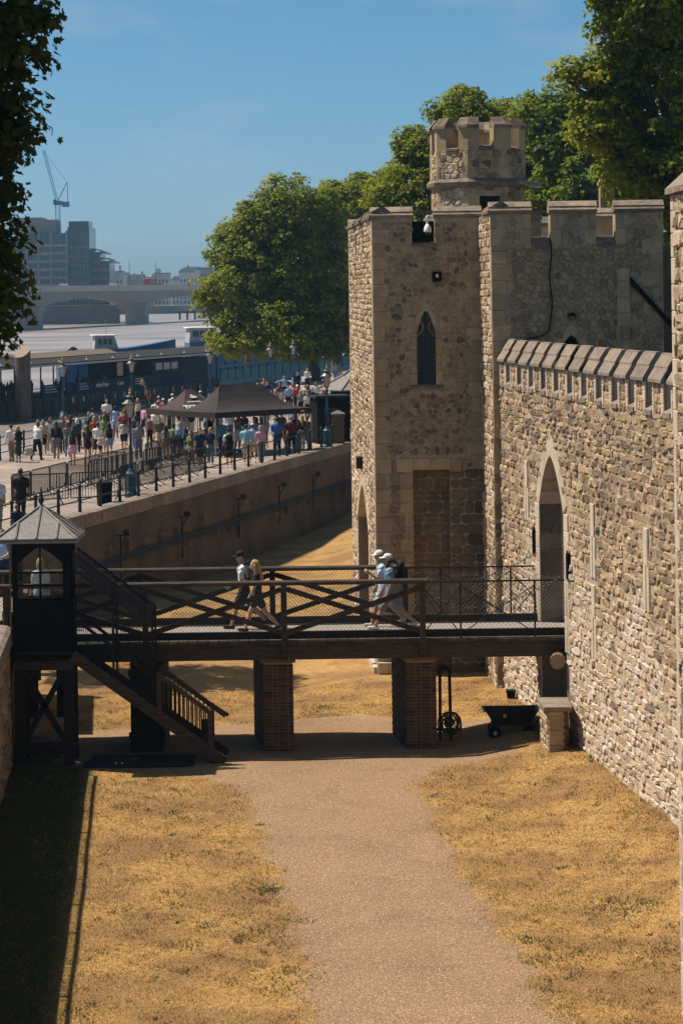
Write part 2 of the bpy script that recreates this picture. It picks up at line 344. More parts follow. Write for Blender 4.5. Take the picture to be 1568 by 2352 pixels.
# ---- grass blades and pebbles (nobody could count them)
def fbm(x, y, s, seed):
    r = np.random.default_rng(seed); t = np.zeros_like(x)
    for k in range(5):
        a = r.uniform(0, 2 * PI, 3); f = s * 1.9 ** k
        t += (np.sin(x * f * np.cos(a[0]) + y * f * np.sin(a[0]) + a[1]) * np.sin(x * f * np.sin(a[0]) * 1.3 - y * f * np.cos(a[0]) + a[2])) / 1.55 ** k
    return t
def blades(n, y0, y1, hmin, hmax, seed):
    r = np.random.default_rng(seed)
    y = y0 + (y1 - y0) * r.random(n) ** 1.15
    x = -7.6 + 15.5 * r.random(n)
    ok = np.ones(n, bool)
    E = np.array([path_edges(v) for v in np.linspace(y0, y1, 400)]); yi = np.linspace(y0, y1, 400)
    le = np.interp(y, yi, E[:, 0]); re = np.interp(y, yi, E[:, 1])
    soft = r.normal(0, 0.22, n) + 0.12
    ok &= ~((x > le + soft) & (x < re - soft))
    ok &= (x < 5.06 - 0.137 * (y - 51.5) - 0.02) & (x > -7.24 - 0.079 * (y - 51.5) + 0.03)
    ok &= ~((y > 61.5) & (x > 0.4))
    x, y = x[ok], y[ok]; n = len(x)
    z = np.array([ground_z(a, b) for a, b in zip(x, y)])
    gr = fbm(x, y, 0.9, 5) + 0.45 * fbm(x, y, 3.1, 9)            # green patches
    green = (gr > 1.55) | ((gr > 1.05) & (r.random(n) < 0.25)) | (r.random(n) < 0.012)
    shady = (x + 0.079 * y < -1.45 + r.normal(0, 0.15, n)) & (y < 54.5); green |= shady & (r.random(n) < 0.85)  # darkest green blades along the wall, its shade partly put into their colour
    edge = np.minimum(np.abs(x - np.interp(y, yi, E[:, 0])), np.abs(x - np.interp(y, yi, E[:, 1])))
    green |= (edge < 0.28) & (fbm(x, y, 2.2, 31) > 0.7) & (r.random(n) < 0.7)
    h = r.uniform(hmin, hmax, n) * np.where(green, 1.35, 1.0) * (1.0 + 0.9 * np.clip(fbm(x, y, 4.3, 91), 0, 1.2))
    a = r.uniform(0, 2 * PI, n); w = r.uniform(0.003, 0.008, n); ln = r.uniform(0.2, 1.4, n) * h
    b = r.uniform(0, 2 * PI, n)
    P = np.stack([x, y, z - 0.004], 1)
    side = np.stack([np.cos(a) * w, np.sin(a) * w, 0 * w], 1)
    tip = P + np.stack([np.cos(b) * ln, np.sin(b) * ln, h], 1)
    V = np.stack([P - side, P + side, tip], 1).reshape(-1, 3)
    F = np.arange(3 * n).reshape(-1, 3)
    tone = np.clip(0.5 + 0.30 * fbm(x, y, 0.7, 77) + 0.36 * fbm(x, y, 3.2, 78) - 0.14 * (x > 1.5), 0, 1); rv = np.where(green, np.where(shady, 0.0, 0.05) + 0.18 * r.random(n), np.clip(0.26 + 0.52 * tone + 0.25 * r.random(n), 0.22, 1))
    return V, F, rv
def blade_mat():
    m = mat('grass blade', [(1, 1, 1)], rnd=[(0.05, 0.075, 0.018), (0.11, 0.12, 0.03), (0.16, 0.10, 0.045), (0.34, 0.205, 0.08), (0.47, 0.30, 0.125), (0.58, 0.44, 0.25)], rough=0.9, spec=0.1)
    return m
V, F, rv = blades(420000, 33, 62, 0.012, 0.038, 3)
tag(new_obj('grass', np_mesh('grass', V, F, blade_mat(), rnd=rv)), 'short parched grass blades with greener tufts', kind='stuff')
V2, F2, rv2 = [], [], []
r = np.random.default_rng(12)                       # taller weeds in clumps
base = 0
spots = [(-1.44, 41.32, 0.14, 170), (-1.96, 41.35, 0.2, 90), (-1.69, 40.0, 0.3, 90), (-1.35, 38.66, 0.22, 110), (-1.69, 38.3, 0.1, 40), (-0.79, 38.4, 0.16, 50), (-0.8, 37.6, 0.2, 60), (-0.9, 36.0, 0.35, 160), (-3.47, 47.45, 0.2, 60), (-2.2, 48, 0.3, 60), (-4.4, 48.3, 0.15, 40), (-3.1, 44.1, 0.12, 30), (-2.5, 37.95, 0.15, 40), (-3.94, 34.4, 0.12, 80), (-1.2, 43.2, 0.1, 30), (4.44, 39.7, 0.28, 330), (4.75, 37.1, 0.42, 420), (2.78, 36.8, 0.14, 90), (3.2, 36.9, 0.2, 90), (3.3, 36.1, 0.2, 60), (2.77, 37.9, 0.1, 40), (4.9, 48.1, 0.2, 40), (1.95, 51.2, 0.2, 40), (3.2, 51.2, 0.2, 40), (2.9, 35.1, 0.12, 40), (5.5, 45.7, 0.2, 40), (4.6, 42.4, 0.3, 60)]
for k in range(190): spots.append((r.uniform(-4.6, 5.2), r.uniform(34, 51), r.uniform(0.03, 0.13), int(r.integers(6, 22))))
spots = [q for q in spots if not (path_edges(q[1])[0] + 0.15 < q[0] < path_edges(q[1])[1] - 0.15)]
for (cx_, cy_, sr, n) in spots:
    for k in range(n):
        x = cx_ + r.normal(0, sr); y = cy_ + r.normal(0, sr * 1.3); z = ground_z(x, y); h = r.uniform(0.02, 0.075); a = r.uniform(0, 6.28); b = r.uniform(0, 6.28); w = r.uniform(0.006, 0.014)
        V2 += [(x - math.cos(a) * w, y - math.sin(a) * w, z), (x + math.cos(a) * w, y + math.sin(a) * w, z), (x + math.cos(b) * h, y + math.sin(b) * h, z + h)]
        F2.append((base, base + 1, base + 2)); base += 3; rv2.append(r.uniform(0, 0.25))
tag(new_obj('weeds', np_mesh('weeds', V2, F2, blade_mat(), rnd=rv2)), 'low green weeds scattered over the dry grass', kind='stuff')
# pebbles
n = 42000; y = 33.3 + 25 * r.random(n) ** 1.3; E = np.array([path_edges(v) for v in y]); t = 0.5 + (r.random(n) - 0.5) * 1.04 + r.normal(0, 0.035, n)
x = E[:, 0] + (E[:, 1] - E[:, 0]) * t; z = np.array([ground_z(a, b) for a, b in zip(x, y)])
sz = r.uniform(0.005, 0.014, n); P = np.stack([x, y, z + 0.006], 1)
oct_ = np.array([(1, 0, 0), (0, 1, 0), (-1, 0, 0), (0, -1, 0), (0, 0, 0.8)], np.float32)
V = (P[:, None, :] + oct_[None] * sz[:, None, None] * r.uniform(0.6, 1.3, (n, 1, 3))).reshape(-1, 3)
F = (np.arange(n)[:, None, None] * 5 + np.array([(0, 1, 4), (1, 2, 4), (2, 3, 4), (3, 0, 4)])[None]).reshape(-1, 3)
m_peb = mat('pebble', [(1, 1, 1)], rnd=[(0.16, 0.10, 0.06), (0.33, 0.22, 0.13), (0.42, 0.29, 0.19), (0.44, 0.32, 0.22), (0.5, 0.39, 0.29)], rough=0.9, spec=0.15)
tag(new_obj('gravel', np_mesh('gravel', V, F, m_peb, rnd=np.repeat(r.random(n), 4))), 'loose tan pebbles on the gravel path', kind='stuff')

# ------------------------------------------------------------ river, wharf
def water_mat():
    m = bpy.data.materials.new('river water'); m.use_nodes = True; nt = m.node_tree; L = nt.links
    b = nt.nodes['Principled BSDF']; b.inputs['Roughness'].default_value = 0.32; b.inputs['Base Color'].default_value = (0.36, 0.30, 0.25, 1); b.inputs['Specular IOR Level'].default_value = 0.5
    g = nset(nt, 'ShaderNodeNewGeometry'); mp = nset(nt, 'ShaderNodeMapping'); mp.inputs['Scale'].default_value = (0.4, 1.0, 1)
    L.new(g.outputs['Position'], mp.inputs[0])
    n = nset(nt, 'ShaderNodeTexNoise'); n.inputs['Scale'].default_value = 0.35; n.inputs['Detail'].default_value = 9; n.inputs['Roughness'].default_value = 0.68
    L.new(mp.outputs[0], n.inputs['Vector'])
    bn = nset(nt, 'ShaderNodeBump'); bn.inputs['Strength'].default_value = 0.8; bn.inputs['Distance'].default_value = 0.6
    L.new(n.outputs['Fac'], bn.inputs['Height']); L.new(bn.outputs[0], b.inputs['Normal'])
    r_ = nset(nt, 'ShaderNodeValToRGB'); e = r_.color_ramp.elements; e[0].position = 0.36; e[0].color = (0.20, 0.168, 0.145, 1); e[1].position = 0.6; e[1].color = (0.35, 0.30, 0.265, 1)
    n2 = nset(nt, 'ShaderNodeTexNoise'); n2.inputs['Scale'].default_value = 0.035; n2.inputs['Detail'].default_value = 6; L.new(mp.outputs[0], n2.inputs['Vector'])
    L.new(n2.outputs['Fac'], r_.inputs['Fac']); L.new(r_.outputs[0], b.inputs['Base Color'])
    return m
mb = MB(); mb.add([(-1500, 60, Z_RIVER), (1500, 60, Z_RIVER), (1500, 6000, Z_RIVER), (-1500, 6000, Z_RIVER)], [(0, 1, 2, 3)])
tag(mb.build('river_water', water_mat()), 'brown tidal river water', kind='structure')
def sett_mat():
    m = bpy.data.materials.new('wharf setts'); m.use_nodes = True; nt = m.node_tree; L = nt.links
    b = nt.nodes['Principled BSDF']; b.inputs['Roughness'].default_value = 0.8
    g = nset(nt, 'ShaderNodeNewGeometry'); mp = nset(nt, 'ShaderNodeMapping'); mp.inputs['Rotation'].default_value = (0, 0, 0.24)
    L.new(g.outputs['Position'], mp.inputs[0])
    br = nset(nt, 'ShaderNodeTexBrick'); br.inputs['Scale'].default_value = 1.0; br.inputs['Brick Width'].default_value = 0.30; br.inputs['Row Height'].default_value = 0.17; br.inputs['Mortar Size'].default_value = 0.02
    br.inputs['Color1'].default_value = (0.26, 0.205, 0.175, 1); br.inputs['Color2'].default_value = (0.38, 0.315, 0.275, 1); br.inputs['Mortar'].default_value = (0.13, 0.10, 0.08, 1)
    L.new(mp.outputs[0], br.inputs['Vector'])
    n = nset(nt, 'ShaderNodeTexNoise'); n.inputs['Scale'].default_value = 0.35; n.inputs['Detail'].default_value = 7; L.new(g.outputs['Position'], n.inputs['Vector'])
    r_ = nset(nt, 'ShaderNodeValToRGB'); e = r_.color_ramp.elements; e[0].position = 0.52; e[0].color = (0, 0, 0, 1); e[1].position = 0.58; e[1].color = (0.75, 0.75, 0.75, 1); L.new(n.outputs['Fac'], r_.inputs['Fac'])
    x = nset(nt, 'ShaderNodeMix', data_type='RGBA'); x.inputs[7].default_value = (0.40, 0.315, 0.235, 1); L.new(r_.outputs[0], x.inputs[0]); L.new(br.outputs['Color'], x.inputs[6]); L.new(x.outputs[2], b.inputs['Base Color'])
    bn = nset(nt, 'ShaderNodeBump'); bn.inputs['Strength'].default_value = 0.8; bn.inputs['Distance'].default_value = 0.03; L.new(br.outputs['Fac'], bn.inputs['Height']); bn.invert = True; L.new(bn.outputs[0], b.inputs['Normal'])
    return m
poly = [(-5.35, 25), (-8.2, 62.0), (-14.9, 61.9), (x_edge(63) - 0.6, 63), (x_edge(160) - 0.6, 160), (24, 215), (60, 330), (10.5, 300), (x_river(240), 240), (x_river(60), 60), (-28, 25)]
poly = poly[::-1]
mb = MB(); mb.prism([(x, y, Z_W - 6) for x, y in poly], (0, 0, 6)); 
tag(mb.build('wharf_pavement', sett_mat()), 'stone setts of the riverside wharf', kind='structure')
mb = MB(); mb.box(9, 140, 76, 420, -3, 2.9)
tag(mb.build('castle_yard_ground', mat('yard earth', [(0.12, 0.09, 0.06), (0.2, 0.15, 0.1)], scale=2)), 'earth ground of the castle yard behind the towers', kind='structure')

# far wharf wall: brick face, coping stones, grime
def brick_wall_mat():
    m = bpy.data.materials.new('wharf brickwork'); m.use_nodes = True; nt = m.node_tree; L = nt.links
    b = nt.nodes['Principled BSDF']; b.inputs['Roughness'].default_value = 0.9
    tc = nset(nt, 'ShaderNodeUVMap')
    br = nset(nt, 'ShaderNodeTexBrick'); br.inputs['Scale'].default_value = 1.0; br.inputs['Brick Width'].default_value = 0.25; br.inputs['Row Height'].default_value = 0.085; br.inputs['Mortar Size'].default_value = 0.014; br.inputs['Bias'].default_value = -0.2
    br.inputs['Color1'].default_value = (0.045, 0.030, 0.020, 1); br.inputs['Color2'].default_value = (0.12, 0.070, 0.040, 1); br.inputs['Mortar'].default_value = (0.22, 0.17, 0.115, 1)
    L.new(tc.outputs[0], br.inputs['Vector'])
    g = nset(nt, 'ShaderNodeNewGeometry'); n = nset(nt, 'ShaderNodeTexNoise'); n.inputs['Scale'].default_value = 0.6; n.inputs['Detail'].default_value = 8; L.new(g.outputs['Position'], n.inputs['Vector'])
    r_ = nset(nt, 'ShaderNodeValToRGB'); e = r_.color_ramp.elements; e[0].position = 0.42; e[0].color = (0, 0, 0, 1); e[1].position = 0.65; e[1].color = (0.8, 0.8, 0.8, 1); L.new(n.outputs['Fac'], r_.inputs['Fac'])
    x = nset(nt, 'ShaderNodeMix', data_type='RGBA'); x.inputs[7].default_value = (0.055, 0.042, 0.030, 1); L.new(r_.outputs[0], x.inputs[0]); L.new(br.outputs['Color'], x.inputs[6]); L.new(x.outputs[2], b.inputs['Base Color'])
    bn = nset(nt, 'ShaderNodeBump'); bn.inputs['Strength'].default_value = 0.7; bn.inputs['Distance'].default_value = 0.02; bn.invert = True; L.new(br.outputs['Fac'], bn.inputs['Height']); L.new(bn.outputs[0], b.inputs['Normal'])
    return m
ww = thing('retaining_wall', 'long dark brick wharf wall with pale stone coping beyond the footbridge', 'wall', (x_edge(90), 90, 0))
def rel(parent, o):
    o.location = -Vector(parent.location); return o
y0, y1 = 62.6, 160.0
mb = MB(); mb.add([(x_edge(y0), y0, 2.35), (x_edge(y1), y1, 2.35), (x_edge(y1) + 0.25, y1, -2), (x_edge(y0) + 0.25, y0, -2), (x_edge(y0) - 0.6, y0, 2.35), (x_edge(y1) - 0.6, y1, 2.35), (x_edge(y1) - 0.6, y1, -2), (x_edge(y0) - 0.6, y0, -2)],
           [(0, 3, 2, 1), (0, 1, 5, 4), (4, 5, 6, 7), (0, 4, 7, 3), (1, 2, 6, 5)])
ob = rel(ww, mb.build('brickwork', brick_wall_mat(), ww))
uv = ob.data.uv_layers.new(name='UVMap')
for p in ob.data.polygons:
    for li in p.loop_indices:
        c = ob.data.vertices[ob.data.loops[li].vertex_index].co; uv.data[li].uv = (c.y * 1.03, c.z)
dirv = Vector((0.248, 1, 0)).normalized(); nrm = Vector((dirv.y, -dirv.x, 0))
Lw = (y1 - y0) / dirv.y; t = 0.0; k = 0
while t < Lw:
    ln = random.uniform(1.05, 1.5); mb = MB(); mb.rv = random.random()
    mb.bbox(-0.62, 0.06, 0.008, ln - 0.008, 2.12, 2.62 + random.uniform(-0.008, 0.008), 0.025)
    M = Matrix.Translation((x_edge(y0), y0, 0)) @ Matrix.Translation(dirv * t) @ Matrix(((nrm.x, dirv.x, 0, 0), (nrm.y, dirv.y, 0, 0), (0, 0, 1, 0), (0, 0, 0, 1)))
    mb.xf(M); rel(ww, mb.build('coping_stone', m_copl, ww)); t += ln
# conduits, stone patches and plinth band on the wharf wall
mb = MB()
for zz in (0.75, 0.62): mb.tube((x_edge(84) + 0.28, 84, zz), (x_edge(130) + 0.28, 130, zz - 0.05), 0.04, 0.04, 6)
rel(ww, mb.build('conduit', m_black, ww))
for i in range(26):
    yv = 84 + i * 1.75 + random.uniform(-0.4, 0.4); zz = random.choice([0.2, -0.1, 1.0]) + random.uniform(-0.1, 0.1); mb = MB(); mb.rv = random.random()
    mb.box(x_edge(yv) - 0.1, x_edge(yv) + 0.30 - 0.057 * (zz + 0), yv, yv + random.uniform(0.3, 0.5), zz, zz + random.uniform(0.2, 0.35)); rel(ww, mb.build('patch_stone', m_blk, ww))

# ------------------------------------------------------------ masonry machinery
class Face:
    """a vertical wall face from P0 to P1; outward normal is to the left of the direction P0->P1 when side=1"""
    def __init__(s, P0, P1, side=1):
        s.P0 = Vector((P0[0], P0[1], 0)); d = Vector((P1[0] - P0[0], P1[1] - P0[1], 0)); s.L = d.length; s.U = d / s.L
        s.N = Vector((-s.U.y, s.U.x, 0)) * side; s.side = side
    def at(s, u, z, h=0.0):
        p = s.P0 + s.U * u + s.N * h; return (p.x, p.y, z)
def clip_half(poly, nx_, nz_, c):
    out = []; n = len(poly)
    for i in range(n):
        a, b = poly[i], poly[(i + 1) % n]; da = nx_ * a[0] + nz_ * a[1] - c; db = nx_ * b[0] + nz_ * b[1] - c
        if da <= 0: out.append(a)
        if (da < 0) != (db < 0) and da != db:
            t = da / (da - db); out.append((a[0] + (b[0] - a[0]) * t, a[1] + (b[1] - a[1]) * t))
    return out
def rubble_cells(u0, u1, z0, z1, su, sz, jit=0.42, keep=None, drop=0.12):
    nu = max(1, int(round((u1 - u0) / su))); nz = max(1, int(round((z1 - z0) / sz))); su = (u1 - u0) / nu; sz = (z1 - z0) / nz
    P = {}
    for j in range(-1, nz + 1):
        for i in range(-1, nu + 1):
            if random.random() < drop and 0 <= i < nu and 0 <= j < nz: continue
            P[i, j] = (u0 + (i + 0.5 + (0.5 if j % 2 else 0) * 0.8 - 0.2 + random.uniform(-jit, jit)) * su, z0 + (j + 0.5 + random.uniform(-jit, jit) * 0.8) * sz)
    out = []
    for (i, j), p in P.items():
        if not (0 <= i < nu and 0 <= j < nz): continue
        if keep and not keep(*p): continue
        poly = [(max(u0, p[0] - 1.7 * su), max(z0, p[1] - 1.7 * sz)), (min(u1, p[0] + 1.7 * su), max(z0, p[1] - 1.7 * sz)), (min(u1, p[0] + 1.7 * su), min(z1, p[1] + 1.7 * sz)), (max(u0, p[0] - 1.7 * su), min(z1, p[1] + 1.7 * sz))]
        for dj in (-2, -1, 0, 1, 2):
            for di in (-2, -1, 0, 1, 2):
                q = P.get((i + di, j + dj))
                if q is None or (di == 0 and dj == 0): continue
                ax, az = (q[0] - p[0]) / su, (q[1] - p[1]) / sz
                # metric scaled by the cell size
                nx_, nz_ = ax / su, az / sz; c = nx_ * (p[0] + q[0]) / 2 + nz_ * (p[1] + q[1]) / 2
                poly = clip_half(poly, nx_, nz_, c)
                if len(poly) < 3: break
            if len(poly) < 3: break
        if len(poly) >= 3:
            # merge very short edges
            pp = []
            for v in poly:
                if not pp or math.hypot((v[0] - pp[-1][0]), (v[1] - pp[-1][1])) > 0.03: pp.append(v)
            if len(pp) >= 3: out.append(pp)
    return out
def coursed_cells(u0, u1, z0, z1, hmin, hmax, wmin, wmax, keep=None, wob=0.012, skew=0.0):
    out = []; z = z0
    while z < z1 - 0.02:
        h = min(random.uniform(hmin, hmax), z1 - z)
        if z1 - z - h < hmin * 0.5: h = z1 - z
        u = u0 - random.uniform(0, wmin)
        while u < u1:
            w = random.uniform(wmin, wmax); a, b = max(u0, u), min(u1, u + w); u += w
            if b - a < 0.05: continue
            if keep and not keep((a + b) / 2, z + h / 2): continue
            parts = [(z, z + h)]
            if h > 0.2 and random.random() < 0.18: s_ = z + h * random.uniform(0.4, 0.6); parts = [(z, s_), (s_, z + h)]
            for (za, zb) in parts:
                j = lambda: random.uniform(-wob, wob)
                out.append([(a + j(), za + j()), (b + j(), za + j()), (b + j(), zb + j()), (a + j(), zb + j())])
        z += h
    return out
def centroid(p): return (sum(a for a, _ in p) / len(p), sum(b for _, b in p) / len(p))
def area(p): return 0.5 * abs(sum(p[i][0] * p[(i + 1) % len(p)][1] - p[(i + 1) % len(p)][0] * p[i][1] for i in range(len(p))))
def rounded(p, t=0.2):
    out = []; n = len(p)
    for i in range(n):
        a, b, c = p[i - 1], p[i], p[(i + 1) % n]
        out.append((b[0] + (a[0] - b[0]) * t, b[1] + (a[1] - b[1]) * t)); out.append((b[0] + (c[0] - b[0]) * t, b[1] + (c[1] - b[1]) * t))
    return out
class Masonry:
    def __init__(s, parent): s.parent = parent; s.items = []
    def lay(s, face, cells, m, h=(0.015, 0.035), gap=0.012, name='stone', tilt=0.25, rnd=(0, 1), top=0.78, rt=0.2):
        for p in cells:
            s.items.append((face, p, m, random.uniform(*h), gap, name, tilt, random.uniform(*rnd), top, rt))
    def geom(s, mb, it):
        face, p, m, h, gap, name, tilt, rv, top, rt = it
        if len(p) <= 5: p = rounded(p, rt)
        c = centroid(p)
        def sh(q, g, k=1.0):
            d = math.hypot(q[0] - c[0], q[1] - c[1]) + 1e-6; f = max(0.3, 1 - g / d) * k
            return (c[0] + (q[0] - c[0]) * f, c[1] + (q[1] - c[1]) * f)
        n = len(p); tu, tz = random.uniform(-tilt, tilt), random.uniform(-tilt, tilt)
        r0 = [face.at(*sh(q, gap), -0.03) for q in p]
        r1 = [face.at(*sh(q, gap), h * 0.45) for q in p]
        r2 = []
        for q in p:
            a = sh(q, gap, top); r2.append(face.at(a[0], a[1], h * (1 + random.uniform(-0.25, 0.25)) + (a[0] - c[0]) * tu * 0.35 + (a[1] - c[1]) * tz * 0.35))
        fs = []
        for i in range(n):
            j = (i + 1) % n; fs += [(i, j, n + j, n + i), (n + i, n + j, 2 * n + j, 2 * n + i)]
        fs.append(tuple(range(2 * n, 3 * n)))
        # orientation: ccw in (u,z) seen from +N?  U x Z points along -N*side... fix by test
        a, b, d = Vector(r2[0]), Vector(r2[1]), Vector(r2[2])
        nn = sum(((Vector(r2[k]) - a).cross(Vector(r2[k + 1]) - a) for k in range(1, n - 1)), Vector())
        if nn.dot(face.N) < 0: fs = [f[::-1] for f in fs]
        mb.rv = rv; mb.add(r0 + r1 + r2, fs)
    def finish(s, singles=300, rest='rubble'):
        def score(it):
            face, p = it[0], it[1]; c = centroid(p); w = face.at(*c); v = Vector(w) - Vector((0, 0, CAM_Z)); d = v.length
            return area(p) * abs(face.N.dot(v / d)) / d ** 2
        items = sorted(s.items, key=score, reverse=True); bym = {}
        for k, it in enumerate(items):
            if k < singles:
                mb = MB(); s.geom(mb, it); o = mb.build(it[5], it[2], s.parent); rel(s.parent, o)
            else:
                mb = bym.setdefault(it[2].name, (MB(), it[2]))[0]; s.geom(mb, it)
        for nm, (mb, m) in bym.items():
            o = mb.build(rest, m, s.parent, kind='stuff'); rel(s.parent, o)
def parch(t, zs, za): return zs + (za - zs) * (0.72 * (1 - (1 - t) ** 2) + 0.28 * t)   # pointed arch profile, t 0..1
class Arch:
    def __init__(s, u0, u1, zb, zs, za, straight=False): s.straight = straight; s.u0, s.u1, s.zb, s.zs, s.za = u0, u1, zb, zs, za; s.mid = (u0 + u1) / 2
    def top(s, u):
        t = (u - s.u0) / (s.mid - s.u0) if u < s.mid else (s.u1 - u) / (s.u1 - s.mid)
        t = max(0, min(1, t)); return s.zs + (s.za - s.zs) * (0.3 * (1 - (1 - t) ** 2) + 0.7 * t) if s.straight else parch(t, s.zs, s.za)
    def inside(s, u, z, g=0.0): return s.u0 - g < u < s.u1 + g and s.zb - g < z < s.top(max(s.u0, min(s.u1, u))) + g * 1.3
    def curve(s, n=8):
        return [(s.u0 + (s.u1 - s.u0) * i / (2 * n), s.top(s.u0 + (s.u1 - s.u0) * i / (2 * n))) for i in range(2 * n + 1)]
def wall_strip(mb, face, u0, u1, z0, z1, h=0.0):
    q = [face.at(u0, z0, h), face.at(u1, z0, h), face.at(u1, z1, h), face.at(u0, z1, h)]
    n = (Vector(q[1]) - Vector(q[0])).cross(Vector(q[3]) - Vector(q[0]))
    mb.add(q, [(0, 1, 2, 3) if n.dot(face.N) > 0 else (3, 2, 1, 0)])
def wall_core(face, u0, u1, z0, z1, arches=(), depth=3.0, rects=()):
    """face skin with arch openings (each cut with its reveals running back by depth)"""
    mb = MB(); cuts = sorted({u0, u1, *[a.u0 for a in arches], *[a.u1 for a in arches], *[r_[0] for r_ in rects], *[r_[1] for r_ in rects]})
    for a, b in zip(cuts, cuts[1:]):
        m_ = (a + b) / 2; ar = next((x for x in arches if x.u0 <= m_ <= x.u1), None); rc = next((x for x in rects if x[0] <= m_ <= x[1]), None)
        if ar:
            if ar.zb > z0: wall_strip(mb, face, a, b, z0, ar.zb)
            cv = [(u, z) for u, z in ar.curve(8) if a - 1e-6 <= u <= b + 1e-6]
            for (ua, za_), (ub, zb_) in zip(cv, cv[1:]):
                q = [face.at(ua, za_), face.at(ub, zb_), face.at(ub, z1), face.at(ua, z1)]; n = (Vector(q[1]) - Vector(q[0])).cross(Vector(q[3]) - Vector(q[0])); mb.add(q, [(0, 1, 2, 3) if n.dot(face.N) > 0 else (3, 2, 1, 0)])
                mb.add([face.at(ua, za_), face.at(ub, zb_), face.at(ub, zb_, -depth), face.at(ua, za_, -depth)], [(0, 1, 2, 3)])
            mb.add([face.at(ar.u0, ar.zb), face.at(ar.u0, ar.zs), face.at(ar.u0, ar.zs, -depth), face.at(ar.u0, ar.zb, -depth)], [(0, 1, 2, 3)])
            mb.add([face.at(ar.u1, ar.zb), face.at(ar.u1, ar.zs), face.at(ar.u1, ar.zs, -depth), face.at(ar.u1, ar.zb, -depth)], [(0, 1, 2, 3)])
        elif rc:
            if rc[2] > z0: wall_strip(mb, face, a, b, z0, rc[2])
            if rc[3] < z1: wall_strip(mb, face, a, b, rc[3], z1)
        else: wall_strip(mb, face, a, b, z0, z1)
    return mb
def block(mb, face, u0, u1, z0, z1, h0, h1, b=0.012, rv=None):
    """a dressed block on a face, from h0 to h1 out of the face, chamfered"""
    mb.rv = random.random() if rv is None else rv
    vs = []; 
    for h, k in ((h0, 0), (h1 - b, 0), (h1, b)):
        for (u, z) in ((u0 + k, z0 + k), (u1 - k, z0 + k), (u1 - k, z1 - k), (u0 + k, z1 - k)): vs.append(face.at(u, z, h))
    fs = [(8, 9, 10, 11), (3, 2, 1, 0)]
    for r_ in (0, 4):
        for i in range(4): fs.append((r_ + i, r_ + (i + 1) % 4, r_ + 4 + (i + 1) % 4, r_ + 4 + i))
    n = (Vector(vs[9]) - Vector(vs[8])).cross(Vector(vs[11]) - Vector(vs[8]))
    if n.dot(face.N) < 0: fs = [f[::-1] for f in fs]
    mb.add(vs, fs)
def arch_stones(parent, face, ar, m, w=0.26, h=0.02, n=6, jamb=True, back=0.35, name='voussoir'):
    cv = ar.curve(n); lw = (ar.u1 - ar.u0)
    for i in range(len(cv) - 1):
        (a, za), (b, zb) = cv[i], cv[i + 1]; mb = MB(); mb.rv = random.random()
        def outw(u, z):
            t = (u - ar.mid) / (lw / 2); nx_ = t; nz_ = math.sqrt(max(0.1, 1 - 0.6 * t * t)); l = math.hypot(nx_, nz_); k = w * (1.35 if abs(t) < 0.01 else 1)
            return (u + nx_ / l * k, z + nz_ / l * k)
        oa, obb = outw(a, za), outw(b, zb); g = 0.004
        q = [(a, za), (b, zb), obb, oa]
        P = [face.at(u, z, h) for u, z in q] + [face.at(u, z, -back) for u, z in q]
        fs = [(0, 1, 2, 3), (7, 6, 5, 4), (0, 4, 5, 1), (1, 5, 6, 2), (2, 6, 7, 3), (3, 7, 4, 0)]
        nn = (Vector(P[1]) - Vector(P[0])).cross(Vector(P[3]) - Vector(P[0]))
        if nn.dot(face.N) < 0: fs = [f[::-1] for f in fs]
        mb.add(P, fs); rel(parent, mb.build(name, m, parent))
    if jamb:
        for u0_, sgn in ((ar.u0, -1), (ar.u1, 1)):
            z = ar.zb; k = 0
            while z < ar.zs - 0.01:
                hh = min(random.uniform(0.3, 0.42), ar.zs - z)
                if ar.zs - z - hh < 0.12: hh = ar.zs - z
                ww_ = w * (1.0 if k % 2 else 1.25); mb = MB()
                ua, ub = (u0_ - ww_, u0_) if sgn < 0 else (u0_, u0_ + ww_)
                block(mb, face, ua, ub, z + 0.003, z + hh - 0.003, -back, h); rel(parent, mb.build('jamb_stone', m, parent)); z += hh; k += 1
def quoins(parent, face, at_u0, z0, z1, m, w=(0.32, 0.5), hh=(0.3, 0.42), h=0.012, name='quoin', back=0.05):
    z = z0; k = 0
    while z < z1 - 0.02:
        b = min(random.uniform(*hh), z1 - z)
        if z1 - z - b < 0.12: b = z1 - z
        ww_ = w[k % 2] * random.uniform(0.9, 1.1); mb = MB(); ua, ub = (0, ww_) if at_u0 else (face.L - ww_, face.L)
        block(mb, face, ua, ub, z + 0.003, z + b - 0.003, -back, h); rel(parent, mb.build(name, m, parent)); z += b; k += 1
def coping(parent, face, u0, u1, z, th, rise, m, over=0.07, name='coping', depth=0.5):
    """two-tier weathered coping over a merlon: front moulding, step, sloped back to a ridge"""
    mb = MB(); mb.rv = random.random()
    prof = [(over, z), (over + 0.01, z + rise * 0.28), (over - 0.05, z + rise * 0.45), (over - 0.05, z + rise * 0.55), (-depth * 0.5, z + rise), (-depth * 0.62, z + rise), (-depth - over, z + rise * 0.3), (-depth - over, z)]
    A_ = [face.at(u0, zz, h) for h, zz in prof]; d = face.U * (u1 - u0)
    mb.prism(A_, d); o = mb.build(name, m, parent); rel(parent, o); return o
